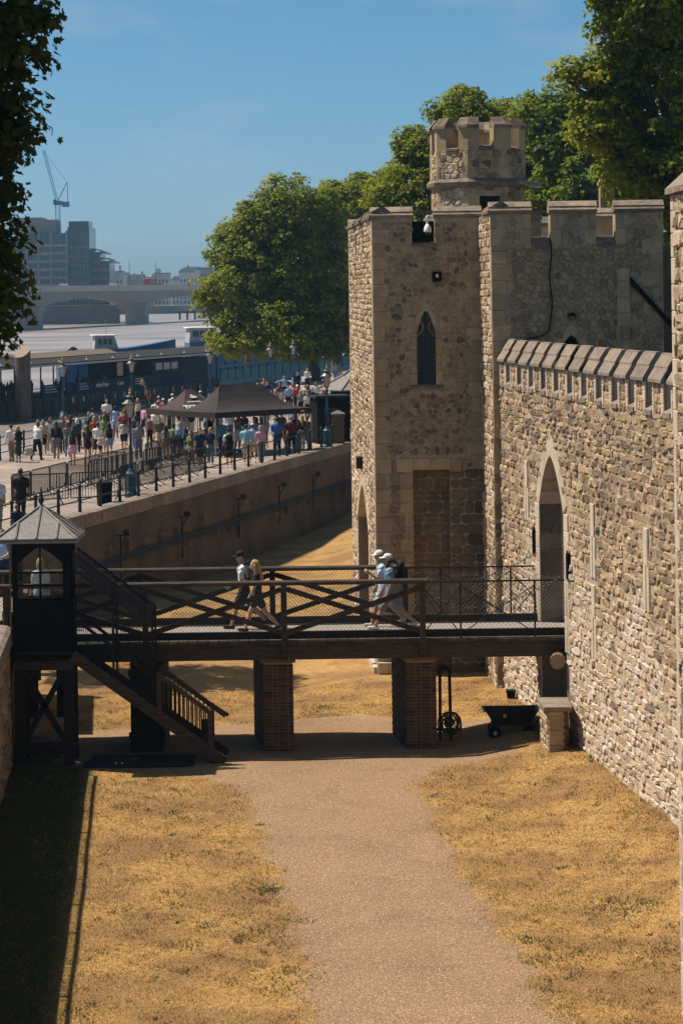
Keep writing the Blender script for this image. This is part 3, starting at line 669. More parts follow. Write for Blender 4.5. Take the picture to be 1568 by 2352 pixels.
# ------------------------------------------------------------ curtain wall
YC0, YC1 = 34.0, 60.0
fc = Face((x_wall(YC0), YC0), (x_wall(YC1), YC1), 1)
def uc(y): return (y - YC0) * fc.L / (YC1 - YC0)
cw = thing('curtain_wall', 'long pale rubble castle wall with close-set merlons and a pointed gateway', 'wall', (x_wall(50), 50, 0))
gate = Arch(uc(53.2), uc(55.65), -0.6, 5.25, 6.45)
ZS = 7.82                                   # sill of the crenels
mb = wall_core(fc, 0, fc.L, -0.6, ZS, [gate], depth=4.0)
T = 1.5
mb.add([fc.at(0, ZS), fc.at(fc.L, ZS), fc.at(fc.L, ZS, -T), fc.at(0, ZS, -T)], [(0, 1, 2, 3)])
mb.add([fc.at(0, -0.6, -T), fc.at(gate.u0, -0.6, -T), fc.at(gate.u0, ZS, -T), fc.at(0, ZS, -T)], [(3, 2, 1, 0)])
mb.add([fc.at(gate.u1, -0.6, -T), fc.at(fc.L, -0.6, -T), fc.at(fc.L, ZS, -T), fc.at(gate.u1, ZS, -T)], [(3, 2, 1, 0)])
rel(cw, mb.build('wall_core', m_mortl, cw))
mb = MB(); mb.add([fc.at(gate.u0 - .5, -0.6, -3.98), fc.at(gate.u1 + .5, -0.6, -3.98), fc.at(gate.u1 + .5, 7, -3.98), fc.at(gate.u0 - .5, 7, -3.98)], [(0, 1, 2, 3)])
rel(cw, mb.build('passage_back', m_dark, cw))
arch_stones(cw, fc, Arch(gate.u0, gate.u1, 2.2, gate.zs, gate.za), m_ashl, w=0.38, h=0.03, n=6, back=0.5)
# ashlar lining of the gate passage: blocks on the far reveal
fj = Face(fc.at(gate.u1, 0)[:2], fc.at(gate.u1, 0, -3.5)[:2], -1)
MS = Masonry(cw)
z = -0.3; row = 0
while z < 5.2:
    u = 0.5 - (0.3 if row % 2 else 0)
    while u < 3.4:
        w = random.uniform(0.5, 0.8); mb = MB(); block(mb, fj, max(0.5, u), min(3.4, u + w) - 0.006, z, z + 0.40, -0.04, 0.012); 
        if u + w - max(0.5, u) > 0.1: rel(cw, mb.build('lining_block', m_ashl, cw))
        u += w
    z += 0.41; row += 1
slits = [(1199, 57.0, 4.75, 6.15), (1366, 50.55, 4.15, 5.7), (1361, 50.55, 2.45, 4.0), (1493, 46.3, 4.0, 5.6)]
def keep_c(u, z):
    if gate.inside(u, z, 0.3): return False
    for (_, ys_, a, b) in slits:
        if abs(u - uc(ys_)) < 0.24 and a - 0.06 < z < b + 0.06: return False
    return True
cells = coursed_cells(uc(43.0), fc.L, -0.3, 7.84, 0.10, 0.22, 0.15, 0.56, keep=keep_c, wob=0.030)
for c_ in cells:
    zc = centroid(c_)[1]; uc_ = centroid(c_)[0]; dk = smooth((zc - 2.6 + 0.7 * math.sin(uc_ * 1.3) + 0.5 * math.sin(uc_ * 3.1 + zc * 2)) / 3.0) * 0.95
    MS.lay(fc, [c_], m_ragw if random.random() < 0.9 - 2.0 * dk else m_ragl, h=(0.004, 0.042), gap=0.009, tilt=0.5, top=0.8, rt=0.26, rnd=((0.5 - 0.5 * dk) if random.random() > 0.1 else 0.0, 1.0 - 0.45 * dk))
cells = coursed_cells(0, uc(43.0), -0.3, 7.84, 0.3, 0.5, 0.5, 0.9, keep=keep_c, wob=0.02)
MS.lay(fc, cells, m_ragl, h=(0.02, 0.06), gap=0.02, tilt=0.3)
MS.finish(210)
for (_, ys_, a, b) in slits:                # arrow slits: dressed upright slabs either side of a dark slot
    sl = MB(); um = uc(ys_); mid = a + (b - a) * 0.55
    block(sl, fc, um - 0.21, um - 0.03, a, mid, -0.05, 0.035, rv=0.9); block(sl, fc, um + 0.03, um + 0.21, a, mid, -0.05, 0.035, rv=0.8); block(sl, fc, um - 0.14, um + 0.14, mid, b, -0.05, 0.04, rv=1.0)
    o = rel(cw, sl.build('arrow_slit', m_ashl, cw))
    d = MB(); block(d, fc, um - 0.03, um + 0.03, a + 0.05, mid, -0.04, 0.006); so = d.build('slot', m_dark, o)
# merlons
PIT = 1.31; u = fc.L - 0.0; mw = 0.80; k = 0
while u > uc(42.6):
    ub, ua = u, u - mw; mer = MB()
    for (h0, h1) in ((-0.24, 0.0),): block(mer, fc, ua, ub, ZS, 8.42, h0, h1, b=0.004, rv=0.4)
    mo = rel(cw, mer.build('merlon', m_mortl, cw))
    for (a, b) in ((ua, ua + 0.17), (ub - 0.12, ub)):
        z = ZS - 0.02
        for hgt in (0.24, 0.2, 0.18):
            j = MB(); w = random.uniform(-0.02, 0.05); block(j, fc, a - (0 if a == ua else w), b + (w if a == ua else 0), z + 0.003, min(8.42, z + hgt), -0.05, 0.022); j.build('jamb_stone', m_ashl, mo); z += hgt
    rb = MB(); M2 = Masonry(None)
    for p in coursed_cells(ua + 0.19, ub - 0.14, ZS, 8.42, 0.12, 0.2, 0.16, 0.3, wob=0.02):
        M2.geom(rb, (fc, p, m_ragl, random.uniform(0.01, 0.035), 0.012, '', 0.4, random.random() * 0.7, 0.75, 0.22))
    rb.build('rubble', m_ragl, mo, kind='stuff')
    for (h0, z0_, h1, z1_, t) in ((0.08, 8.42, -0.07, 8.66, 0.06), (-0.05, 8.67, -0.2, 8.90, 0.06), (-0.19, 8.90, -0.27, 8.91, 0.06)):
        c = MB(); c.rv = random.random(); e0, e1 = ua - 0.07, ub + 0.07; jz = random.uniform(-0.008, 0.008)
        c.prism([fc.at(e0, z0_ + jz, h0), fc.at(e0, z1_ + jz, h1), fc.at(e0, z1_ + t + jz, h1), fc.at(e0, z0_ + t + jz, h0)], fc.U * (e1 - e0)); c.build('coping_slab', m_copl, mo)
    s = MB(); s.rv = random.random()         # crenel sill, sloping outwards
    s.prism([fc.at(ua - (PIT - mw) + 0.004, ZS - 0.03, 0.05), fc.at(ua - (PIT - mw) + 0.004, ZS + 0.06, 0.05), fc.at(ua - (PIT - mw) + 0.004, ZS + 0.2, -0.22), fc.at(ua - (PIT - mw) + 0.004, ZS + 0.0, -0.24)], fc.U * (PIT - mw - 0.008)); s.build('sill', m_copl, mo)
    u -= PIT; k += 1

# ------------------------------------------------------------ main tower
tw = thing('castle_tower', 'tall square rubble tower with a lancet window and battlements', 'tower', (0.9, 62.6, 0))
ff = Face((0.81, 62.6), (3.62, 62.6), -1); fl = Face((0.81, 62.6), (0.25, 73.9), 1)
ZP, ZM = 11.38, 12.08                       # crenel sill, merlon top
RX0, RX1, RZ = 0.97, 2.81, 5.55             # ground-floor recess on the front
garch = Arch(2.95, 8.1, -0.8, 3.6, 4.75)
win = (1.12, 1.60, 7.74, 9.1, 9.68)         # lancet u0,u1,z0,spring,apex
larch = Arch(win[0], win[1], win[2], win[3], win[4])
mb = wall_core(ff, 0, ff.L, -0.6, ZP, [], rects=[(RX0, RX1, -0.6, RZ)])
# cut the lancet by building its niche in front strips: replace with arch core
mb = MB()
a = wall_core(ff, 0, ff.L, RZ, ZP, [larch], depth=0.35); b_ = wall_core(ff, 0, RX0, -0.6, RZ)
mb.add(a.v, a.f); mb.add(b_.v, b_.f)
D1, D2 = 0.55, 0.16; RM = 1.93               # deep part, shallow part of the recess
wall_strip(mb, ff, RX0, RM, -0.6, RZ, -D1); wall_strip(mb, ff, RM, ff.L, -0.6, RZ, -D2)
mb.add([ff.at(RX0, -0.6), ff.at(RX0, RZ), ff.at(RX0, RZ, -D1), ff.at(RX0, -0.6, -D1)], [(0, 1, 2, 3)])
mb.add([ff.at(RM, -0.6, -D2), ff.at(RM, RZ, -D2), ff.at(RM, RZ, -D1), ff.at(RM, -0.6, -D1)], [(0, 1, 2, 3)])
mb.add([ff.at(RX0, RZ), ff.at(ff.L, RZ), ff.at(ff.L, RZ, -D1), ff.at(RX0, RZ, -D1)], [(3, 2, 1, 0)])
mb.add([(0.25, 73.9, -1), (6.5, 73.9, -1), (6.5, 73.9, ZP), (0.25, 73.9, ZP)], [(3, 2, 1, 0)])
mb.add([(0.81, 62.6, ZP), (3.62, 62.6, ZP), (6.5, 66, ZP), (6.5, 73.9, ZP), (0.25, 73.9, ZP)], [(0, 1, 2, 3, 4)])
rel(tw, mb.build('wall_core', m_mort, tw))
mb = wall_core(fl, 0, fl.L, -1.2, ZP, [garch], depth=2.6)
mb.add([fl.at(garch.u0 - .3, -1.2, -2.58), fl.at(garch.u1 + .3, -1.2, -2.58), fl.at(garch.u1 + .3, 5.2, -2.58), fl.at(garch.u0 - .3, 5.2, -2.58)], [(0, 1, 2, 3)])
rel(tw, mb.build('side_wall_core', m_mortl, tw))
MS = Masonry(tw)
def keep_f(u, z):
    if larch.inside(u, z, 0.2): return False
    if z > RZ - 0.05 and z < RZ + 0.45 and 0.5 < u < 2.2: return False
    if u < 0.30 or (z > 5.3 and u > ff.L - 0.30): return False
    if 1.0 < u < 1.62 and z > ZP - 0.08: return False
    return True
cells = rubble_cells(0.28, 2.53, RZ + 0.02, ZP + 0.6, 0.155, 0.13, keep=lambda u, z: keep_f(u, z) and z < ZP + 0.58)
MS.lay(ff, [c for c in cells], m_rag, h=(0.004, 0.022), gap=0.013, tilt=0.2, top=0.82)
cells = [[(1.0 + i * 0.135, RZ + 0.37), (1.0 + i * 0.135 + 0.13, RZ + 0.37), (1.0 + i * 0.135 + 0.13, RZ + 0.62), (1.0 + i * 0.135, RZ + 0.62)] for i in range(8)]
MS.lay(ff, cells, m_rag, h=(0.01, 0.02), gap=0.014, tilt=0.1, rnd=(0, 0.5))
cells = coursed_cells(0.34, RX0 - 0.22, -0.3, RZ + 0.3, 0.14, 0.26, 0.16, 0.36, wob=0.012)
MS.lay(ff, cells, m_blk, h=(0.006, 0.02), gap=0.010, tilt=0.1, rnd=(0.35, 1))
fr1 = Face(ff.at(RX0, 0, -D1)[:2], ff.at(RM, 0, -D1)[:2], -1); fr2 = Face(ff.at(RM, 0, -D2)[:2], ff.at(RX1, 0, -D2)[:2], -1)
MS.lay(fr1, coursed_cells(0, fr1.L, -0.3, RZ, 0.18, 0.32, 0.3, 0.62, wob=0.01), m_blk, h=(0.004, 0.015), gap=0.007, tilt=0.1, rnd=(0.4, 0.8))
MS.lay(fr2, coursed_cells(0, fr2.L, -0.3, RZ, 0.2, 0.36, 0.25, 0.55, wob=0.015), m_blk, h=(0.006, 0.03), gap=0.012, tilt=0.15, rnd=(0, 0.6))
def keep_l(u, z): return not garch.inside(u, z, 0.28) and u > 0.3 and not (z > ZP - 0.1 and (3.6 < u < 4.7 or 7.0 < u < 8.1))
cells = coursed_cells(0.3, fl.L - 0.25, -0.9, ZM, 0.09, 0.19, 0.18, 0.6, keep=keep_l, wob=0.03)
MS.lay(fl, cells, m_ragl, h=(0.008, 0.04), gap=0.011, tilt=0.5, top=0.76, rt=0.25)
MS.finish(300)
arch_stones(tw, fl, garch, m_ashl, w=0.45, h=0.03, n=5, back=0.5)
fj = Face(fl.at(garch.u1, 0)[:2], fl.at(garch.u1, 0, -2.5)[:2], -1); z = -0.6; row = 0
while z < 3.6:
    u = 0.5 - (0.25 if row % 2 else 0)
    while u < 2.5:
        w = random.uniform(0.45, 0.75); mb = MB()
        if min(2.5, u + w) - max(0.5, u) > 0.1: block(mb, fj, max(0.5, u), min(2.5, u + w) - 0.006, z, z + 0.37, -0.04, 0.012); rel(tw, mb.build('lining_block', m_ash, tw))
        u += w
    z += 0.38; row += 1
quoins(tw, ff, True, 0.1, ZM, m_ash, w=(0.30, 0.42), h=0.02)
quoins(tw, ff, False, RZ, ZM, m_ash, w=(0.28, 0.4), h=0.018)
quoins(tw, fl, True, 0.1, ZM, m_ashl, w=(0.22, 0.36), h=0.022)  # same corner as the front quoins, paler to paint in the sun
quoins(tw, fl, False, -1, ZM, m_ashl, w=(0.22, 0.3), h=0.022)
z = 0.0                                      # dressed jamb of the recess
while z < RZ - 0.02:
    hh = min(random.uniform(0.28, 0.4), RZ - z); w = random.choice([0.22, 0.34, 0.28]); mb = MB(); block(mb, ff, RX0 - w, RX0, z + 0.003, z + hh - 0.003, -0.3, 0.018); rel(tw, mb.build('jamb_stone', m_ash, tw)); z += hh
for i, (a, b) in enumerate(((RX0 - 0.42, RX0), (RX0, RX0 + 0.48), (RX0 + 0.48, RX0 + 0.98), (RX0 + 0.98, RX0 + 1.26))):
    mb = MB(); block(mb, ff, a + 0.002, b - 0.002, RZ - (0.05 if i in (0, 3) else 0), RZ + 0.30, -0.3, 0.03); rel(tw, mb.build('lintel_stone', m_ash, tw))
# plinth blocks at the foot
for (a, b) in ((0.0, 0.28), (0.28, 0.55)):
    for z in (0.0, 0.3): mb = MB(); block(mb, ff, a, b - 0.004, z, z + 0.295, -0.1, 0.16); rel(tw, mb.build('plinth_stone', m_ashl, tw))
for i in range(5):
    mb = MB(); block(mb, fl, i * 0.5 + 0.01, i * 0.5 + 0.49, -0.1, 0.55 - random.uniform(0, 0.1), -0.1, 0.12); rel(tw, mb.build('plinth_stone', m_ashl, tw))
# lancet window
wo = thing_w = MB()
arch_stones(tw, ff, larch, m_ash, w=0.15, h=0.03, n=5, back=0.2, name='window_surround')
s = MB(); s.rv = .4; s.prism([ff.at(win[0] - 0.2, win[2] - 0.10, 0.09), ff.at(win[0] - 0.2, win[2] - 0.02, 0.09), ff.at(win[0] - 0.2, win[2] + 0.04, -0.2), ff.at(win[0] - 0.2, win[2] - 0.1, -0.2)], ff.U * 0.88)
rel(tw, s.build('window_sill', m_cop, tw))
gl = MB(); pts = [(win[0], win[2])] + [(win[1], win[2])] + [q for q in larch.curve(6)][::-1]
gl.add([ff.at(u_, z_, -0.24) for u_, z_ in pts], [tuple(range(len(pts)))]); wi = rel(tw, gl.build('window', m_dglass, tw))
ld = MB()
ld.bar(ff.at(larch.mid, win[2], -0.22), ff.at(larch.mid, win[4], -0.22), 0.02, 0.02)
for i in range(1, 12): z = win[2] + i * 0.15; ld.bar(ff.at(win[0], z, -0.22), ff.at(win[1], z, -0.22), 0.014, 0.014)
for q in (0.25, 0.75): ld.bar(ff.at(win[0] + q * (win[1] - win[0]), win[2], -0.22), ff.at(win[0] + q * (win[1] - win[0]), win[3], -0.22), 0.01, 0.01)
ld.build('leading', m_black, wi)
tr = MB(); tr.rv = .5
for k in range(10):
    a0 = PI * k / 9; 
for sgn in (-1, 1):
    pr = [ff.at(larch.mid + sgn * (0.24 - 0.17 * math.sin(t_ * PI)), 9.0 + 0.5 * t_, -0.2) for t_ in np.linspace(0, 1, 8)]
    for p_, q_ in zip(pr, pr[1:]): tr.bar(p_, q_, 0.05, 0.05)
tr.build('tracery', m_ash, wi)
# battlements
def merlon(parent, face, a, b, z0, z1, th=0.5, m=m_mort, cap=m_cop, over=0.07, rise=0.3, rubm=None, jm=m_ash):
    o = MB(); block(o, face, a, b, z0, z1, -th, 0.0, b=0.003, rv=0.4); o = rel(parent, o.build('merlon', m, parent))
    c = MB(); c.rv = random.random()
    prof = [(over, z1), (over + 0.012, z1 + rise * 0.25), (over - 0.05, z1 + rise * 0.42), (over - 0.05, z1 + rise * 0.55), (-th * 0.45, z1 + rise), (-th * 0.6, z1 + rise), (-th - over, z1 + rise * 0.35), (-th - over, z1)]
    c.prism([face.at(a - 0.03, zz, h) for h, zz in prof], face.U * (b - a + 0.06)); c.build('coping', cap, o)
    return o
merlon(tw, ff, -0.02, 1.03, ZP, ZM); merlon(tw, ff, 1.62, 2.81, ZP, ZM)
s = MB(); s.rv = .3; s.prism([ff.at(1.035, ZP - 0.06, 0.03), ff.at(1.035, ZP + 0.02, 0.03), ff.at(1.035, ZP + 0.1, -0.5), ff.at(1.035, ZP - 0.06, -0.5)], ff.U * 0.58); rel(tw, s.build('sill', m_cop, tw))
s = MB(); block(s, ff, 1.04, 1.61, ZP + 0.08, ZP + 0.62, -0.32, -0.28); rel(tw, s.build('shutter', m_blackf, tw))
s = MB(); s.box(1.95, 2.5, 62.99, 63.25, 12.2, 12.28); rel(tw, s.build('rear_coping', m_cop, tw))
for (a, b) in ((0.0, 3.7), (4.6, 7.1), (8.0, 11.3)): merlon(tw, fl, a, b, ZP, ZM, m=m_mortl)
for (a, b) in ((3.71, 4.59), (7.11, 7.99)):
    s = MB(); s.rv = .3; s.prism([fl.at(a, ZP - 0.05, 0.05), fl.at(a, ZP + 0.03, 0.05), fl.at(a, ZP + 0.2, -0.5), fl.at(a, ZP - 0.05, -0.5)], fl.U * (b - a)); rel(tw, s.build('sill', m_ashl, tw))
fb = Face((0.25, 73.9), (6.5, 73.9), 1)
for (a, b) in ((0, 1.6), (2.3, 4.0), (4.7, 6.2)): merlon(tw, fb, a, b, ZP, ZM)

# ------------------------------------------------------------ block behind the curtain wall
bk = thing('castle_block', 'broad grey rubble castle block behind the curtain wall, with battlements and a hanging cable', 'tower', (3.8, 60, 0))
fk = Face((3.72, 60), (7.97, 60), -1); fkl = Face((3.72, 60), (3.59, 62.6), 1); fkr = Face((7.97, 60), (7.97, 67), -1)
darch = Arch(1.60, 2.32, 5.5, 8.45, 9.05)
mb = wall_core(fk, 0, fk.L, -0.6, ZP, [darch], depth=0.6)
x = wall_core(fkl, 0, fkl.L, -0.6, ZP); mb.add(x.v, x.f); x = wall_core(fkr, 0, fkr.L, -0.6, ZP); mb.add(x.v, x.f)
mb.add([(3.72, 60, ZP), (7.97, 60, ZP), (7.97, 67, ZP), (3.6, 66, ZP)], [(0, 1, 2, 3)])
mb.add([(7.97, 67, -1), (3.6, 67, -1), (3.6, 67, ZP), (7.97, 67, ZP)], [(0, 1, 2, 3)])
rel(bk, mb.build('wall_core', m_mort, bk))
mb = MB(); mb.add([fk.at(1.5, 5, -0.58), fk.at(2.4, 5, -0.58), fk.at(2.4, 9.1, -0.58), fk.at(1.5, 9.1, -0.58)], [(0, 1, 2, 3)]); rel(bk, mb.build('door', m_dark, bk))
MS = Masonry(bk)
def keep_k(u, z):
    if darch.inside(u, z, 0.2) or u < 0.42: return False
    if 3.2 < u < 3.52 and z < 10.6: return False
    if z > ZP - 0.06 and (0.98 < u < 1.48 or 2.6 < u < 3.1): return False
    if z > ZP - 0.06 and any(abs(u - v) < 0.2 for v in (0.85, 1.6, 2.48, 3.22)): return False
    return True
MS.lay(fk, rubble_cells(0.36, fk.L - 0.02, 7.0, ZM, 0.165, 0.15, keep=keep_k), m_rag, h=(0.02, 0.05), gap=0.013, tilt=0.25, top=0.75, rnd=(0.15, 1))
MS.lay(fkl, coursed_cells(0.05, fkl.L, 0.0, ZM, 0.14, 0.25, 0.2, 0.5, wob=0.02), m_ragl, h=(0.008, 0.04), gap=0.011, tilt=0.5, top=0.76)
MS.lay(fk, coursed_cells(0, fk.L, 0, 7.0, 0.4, 0.5, 0.6, 0.9), m_rag, h=(0.01, 0.03), gap=0.015)
MS.finish(300)
arch_stones(bk, fk, darch, m_ash, w=0.22, h=0.03, n=4, back=0.3, jamb=False)
quoins(bk, fk, True, 6.5, ZM, m_ash, w=(0.36, 0.5), h=0.03); quoins(bk, fkl, True, 8.9, ZM, m_ashl, w=(0.16, 0.28), h=0.02)
quoins(bk, fk, False, 9.2, ZM, m_ash, w=(0.3, 0.55), h=0.03)
z = 7.6
while z < 10.55:                             # buttress edge
    hh = random.uniform(0.28, 0.42); mb = MB(); w = random.choice([0.2, 0.32]); block(mb, fk, 3.42 - w, 3.42, z, z + hh - 0.005, -0.1, 0.10); rel(bk, mb.build('buttress_stone', m_ash, bk)); z += hh
mb = MB(); mb.rv = .3                           # black sloping bar drawn in place of the diagonal shadow
mb.prism([fk.at(3.44, 10.45, 0.0), fk.at(4.6, 9.15, 0.0), fk.at(4.6, 9.0, 0.0), fk.at(3.44, 10.28, 0.0)], fk.N * 0.16); rel(bk, mb.build('shade_strip', m_blackf, bk))
for (a, b) in ((-0.02, 0.99), (1.47, 2.61), (3.08, 4.27)):
    o = merlon(bk, fk, a, b, ZP, ZM)
    for (p, q) in ((a, a + 0.17), (b - 0.19, b)):
        for zz, hh in ((ZP - 0.1, 0.4), (ZP + 0.3, 0.4)): j = MB(); e = 0.1 if zz < ZP else 0; block(j, fk, p - (0 if p == a else e), q + (e if p == a else 0), zz, zz + hh - 0.004, -0.05, 0.035); j.build('jamb_stone', m_ash, o)
for (a, b) in ((0.99, 1.47), (2.61, 3.08)):
    s = MB(); s.rv = .2; s.prism([fk.at(a, ZP - 0.16, 0.05), fk.at(a, ZP - 0.02, 0.05), fk.at(a, ZP + 0.12, -0.5), fk.at(a, ZP - 0.16, -0.5)], fk.U * (b - a)); rel(bk, s.build('sill', m_cop, bk))
fkb = Face((4.2, 66.4), (7.9, 66.4), -1)
for (a, b) in ((0.2, 1.3), (2.75, 3.3)): merlon(bk, fkb, a, b, ZP, 12.1, m=m_ash)
merlon(bk, fkl, 0.02, 1.5, ZP, ZM, m=m_mortl)
pts = [fk.at(1.46 + 0.03 * math.sin(i * 0.7), 11.42 - i * 0.14, 0.075) for i in range(16)] + [fk.at(1.4, 9.16, 0.075), fk.at(1.25, 9.04, 0.075), fk.at(0.95, 8.98, 0.075), fk.at(0.7, 8.9, 0.075), fk.at(0.55, 8.7, 0.075)]
mb = MB(); mb.path(pts, 0.018, 5); tag(mb.build('cable', m_blackf), 'black cable hanging down the grey rubble block', 'cable')
wl_ = thing('wall_lamp', 'small dark wall lamp above the pointed door of the block', 'lamp', fk.at(1.98, 9.4, 0.06))
mb = MB(); mb.lathe([(0.02, 0.2), (0.12, 0.14), (0.13, 0.12)], n=8); mb.build('hood', m_blackf, wl_)
mb = MB(); mb.lathe([(0.05, 0.0), (0.11, 0.12)], n=8); mb.build('lantern', m_dglass, wl_)
mb = MB(); mb.box(-0.02, 0.02, 0, 0.12, 0.1, 0.14); mb.build('bracket', m_blackf, wl_)

# ------------------------------------------------------------ stair turret
TC = (3.82, 67.2); st = thing('stair_turret', 'octagonal stone stair turret with corner merlons above the tower roof', 'turret', (TC[0], TC[1], 11.3))
def octv(R, k): a = math.radians(-14 + 45 * k); return (TC[0] + R * math.sin(a), TC[1] - R * math.cos(a))
MS = Masonry(st); core = MB()
Rm = 1.34
for k in range(8):
    for (R, z0_, z1_) in ((Rm - 0.03, 11.3, 13.08), (Rm, 13.2, 14.05)):
        f_ = Face(octv(R, k), octv(R, k + 1), -1)
        rects = [(0.30, 0.86, 11.6, 12.75)] if (k == 0 and z0_ < 12) else []
        x = wall_core(f_, 0, f_.L, z0_, z1_, rects=rects); core.add(x.v, x.f)
        if rects:
            d = MB(); d.box(0, 1, 0, 1, 0, 1); d.v = [f_.at(0.28 + 0.6 * p[0], 11.58 + 1.2 * p[2], -0.02 - 0.4 * p[1]) for p in d.v]; d.f = [q for q in d.f][:]; rel(st, d.build('doorway', m_dark, st))
            for (a_, b2) in ((0.08, 0.29), (0.87, f_.L - 0.02)):
                for zz in (11.6, 12.0, 12.4): q = MB(); block(q, f_, a_, b2, zz, zz + 0.39, -0.05, 0.02); rel(st, q.build('jamb_stone', m_ash, st))
        if k in (0, 1, 6, 7, 5, 2):
            kp = (lambda u, z, r=rects, L=f_.L: 0.12 < u < L - 0.12 and not (r and 0.02 < u and z > 11.5 and z < 12.85))
            MS.lay(f_, rubble_cells(0.10, f_.L - 0.10, z0_ + 0.02, z1_ - 0.02, 0.2, 0.17, keep=kp), m_rag if k not in (6, 7) else m_ragl, h=(0.015, 0.04), gap=0.014, tilt=0.3)  # the two sunward faces get the paler stone, sunlight painted in
            for at0 in (True, False):
                z = z0_ + 0.02
                while z < z1_ - 0.05:
                    hh = min(random.uniform(0.25, 0.36), z1_ - z); w = random.choice([0.10, 0.2]); q = MB(); ua, ub = (0, w) if at0 else (f_.L - w, f_.L); block(q, f_, ua, ub, z, z + hh - 0.004, -0.04, 0.014); rel(st, q.build('quoin', m_ash, st)); z += hh
core.add([(*octv(Rm, k), 14.05) for k in range(8)], [tuple(range(8))]); core.add([(*octv(Rm - .03, k), 13.08) for k in range(8)], [tuple(range(8))])
rel(st, core.build('drum', m_mort, st)); MS.finish(200)
mb = MB(); mb.rv = .3; prof = [(1.33, 12.98), (1.44, 13.05), (1.46, 13.14), (1.36, 13.24)]
vs = [(*octv(R, k), z) for R, z in prof for k in range(8)]; mb.add(vs, [(j * 8 + i, j * 8 + (i + 1) % 8, (j + 1) * 8 + (i + 1) % 8, (j + 1) * 8 + i) for j in range(3) for i in range(8)]); rel(st, mb.build('string_course', m_cop, st))
for k in range(8):
    a, b, c = Vector(octv(Rm, k - 1)), Vector(octv(Rm, k)), Vector(octv(Rm, k + 1)); ea = b + (a - b).normalized() * 0.31; eb = b + (c - b).normalized() * 0.31
    ctr = Vector(TC)
    def inn(p, t): return p + (ctr - p).normalized() * t
    def plan(o_, i_): return [inn(ea, -o_), inn(b, -o_), inn(eb, -o_), inn(eb, i_), inn(b, i_), inn(ea, i_)]
    o = MB(); o.rv = random.random(); o.prism([(p.x, p.y, 14.0) for p in plan(0.004, 0.30)], (0, 0, 0.62)); o = rel(st, o.build('merlon', m_ash, st))
    cp = MB(); cp.rv = random.random(); lo, hi = plan(0.07, 0.36), plan(-0.13, 0.2); mid = plan(0.06, 0.36)
    vs = [(p.x, p.y, 14.62) for p in lo] + [(p.x, p.y, 14.70) for p in mid] + [(p.x, p.y, 14.92) for p in hi]
    cp.add(vs, [(5, 4, 3, 2, 1, 0), tuple(range(12, 18))] + [(r_ + i, r_ + (i + 1) % 6, r_ + 6 + (i + 1) % 6, r_ + 6 + i) for r_ in (0, 6) for i in range(6)]); cp.build('coping', m_cop, o)
    f_ = Face(octv(Rm, k), octv(Rm, k + 1), -1); s = MB(); s.rv = .2; s.prism([f_.at(0.32, 14.0, 0.05), f_.at(0.32, 14.06, 0.05), f_.at(0.32, 14.16, -0.3), f_.at(0.32, 14.0, -0.3)], f_.U * (f_.L - 0.64)); rel(st, s.build('sill', m_cop, st))
mb = MB(); mb.prism([(4.7, 66.3, 13.1), (5.55, 66.5, 13.0), (5.55, 67.4, 13.0), (4.7, 67.4, 13.1)], (0, 0, 0.12)); rel(st, mb.build('lead_flashing', m_lead, st))

# ------------------------------------------------------------ near tower at the frame edge
nt_ = thing('near_tower', 'pale rubble tower cut off by the right edge of the picture', 'tower', (4.7, 34, 0))
fn = Face((4.66, 34.0), (4.72, 26.0), -1); fnb = Face((4.66, 34.0), (9, 34.3), 1)
mb = wall_core(fn, 0, fn.L, -0.5, 11.55); x = wall_core(fnb, 0, fnb.L, -0.5, 11.55); mb.add(x.v, x.f)
mb.add([(4.66, 34, 11.55), (9, 34.3, 11.55), (9, 26, 11.55), (4.72, 26, 11.55)], [(3, 2, 1, 0)]); mb.add([(4.72, 26, -.5), (9, 26, -.5), (9, 26, 11.55), (4.72, 26, 11.55)], [(0, 1, 2, 3)])
rel(nt_, mb.build('wall_core', m_mortl, nt_)); MS = Masonry(nt_)
MS.lay(fn, coursed_cells(0.3, 3.5, -0.3, 11.5, 0.15, 0.27, 0.2, 0.5, wob=0.03), m_ragl, h=(0.02, 0.05), gap=0.018, tilt=0.4)
MS.lay(fn, coursed_cells(3.5, fn.L - 0.3, -0.3, 11.5, 0.2, 0.34, 0.3, 0.7, wob=0.03), m_ragl, h=(0.015, 0.045), gap=0.016, tilt=0.4)
fn2 = Face((4.72, 26.0), (9, 26.0), -1); MS.lay(fn2, coursed_cells(0.3, fn2.L, -0.3, 11.5, 0.2, 0.34, 0.3, 0.7, wob=0.03), m_rag, h=(0.015, 0.04), gap=0.016, tilt=0.3)
MS.finish(150)
quoins(nt_, fn2, True, -0.3, 11.5, m_ash, w=(0.26, 0.42), h=0.03); quoins(nt_, fn, False, -0.3, 11.5, m_ashl, w=(0.26, 0.42), h=0.03)
c = MB(); c.rv = .6; c.prism([fn2.at(0, 11.52, 0.09), fn2.at(0, 11.6, 0.09), fn2.at(0, 12.0, -0.35), fn2.at(0, 11.52, -0.8)], fn2.U * 4.2); rel(nt_, c.build('coping', m_copl, nt_))
quoins(nt_, fn, True, -0.3, 11.5, m_ashl, w=(0.26, 0.42), h=0.03)
c = MB(); c.rv = .6; c.prism([fn.at(-0.09, 11.52, 0.09), fn.at(-0.09, 11.6, 0.09), fn.at(-0.09, 12.0, -0.35), fn.at(-0.09, 11.52, -0.8)], fn.U * 8.1); rel(nt_, c.build('coping', m_copl, nt_))

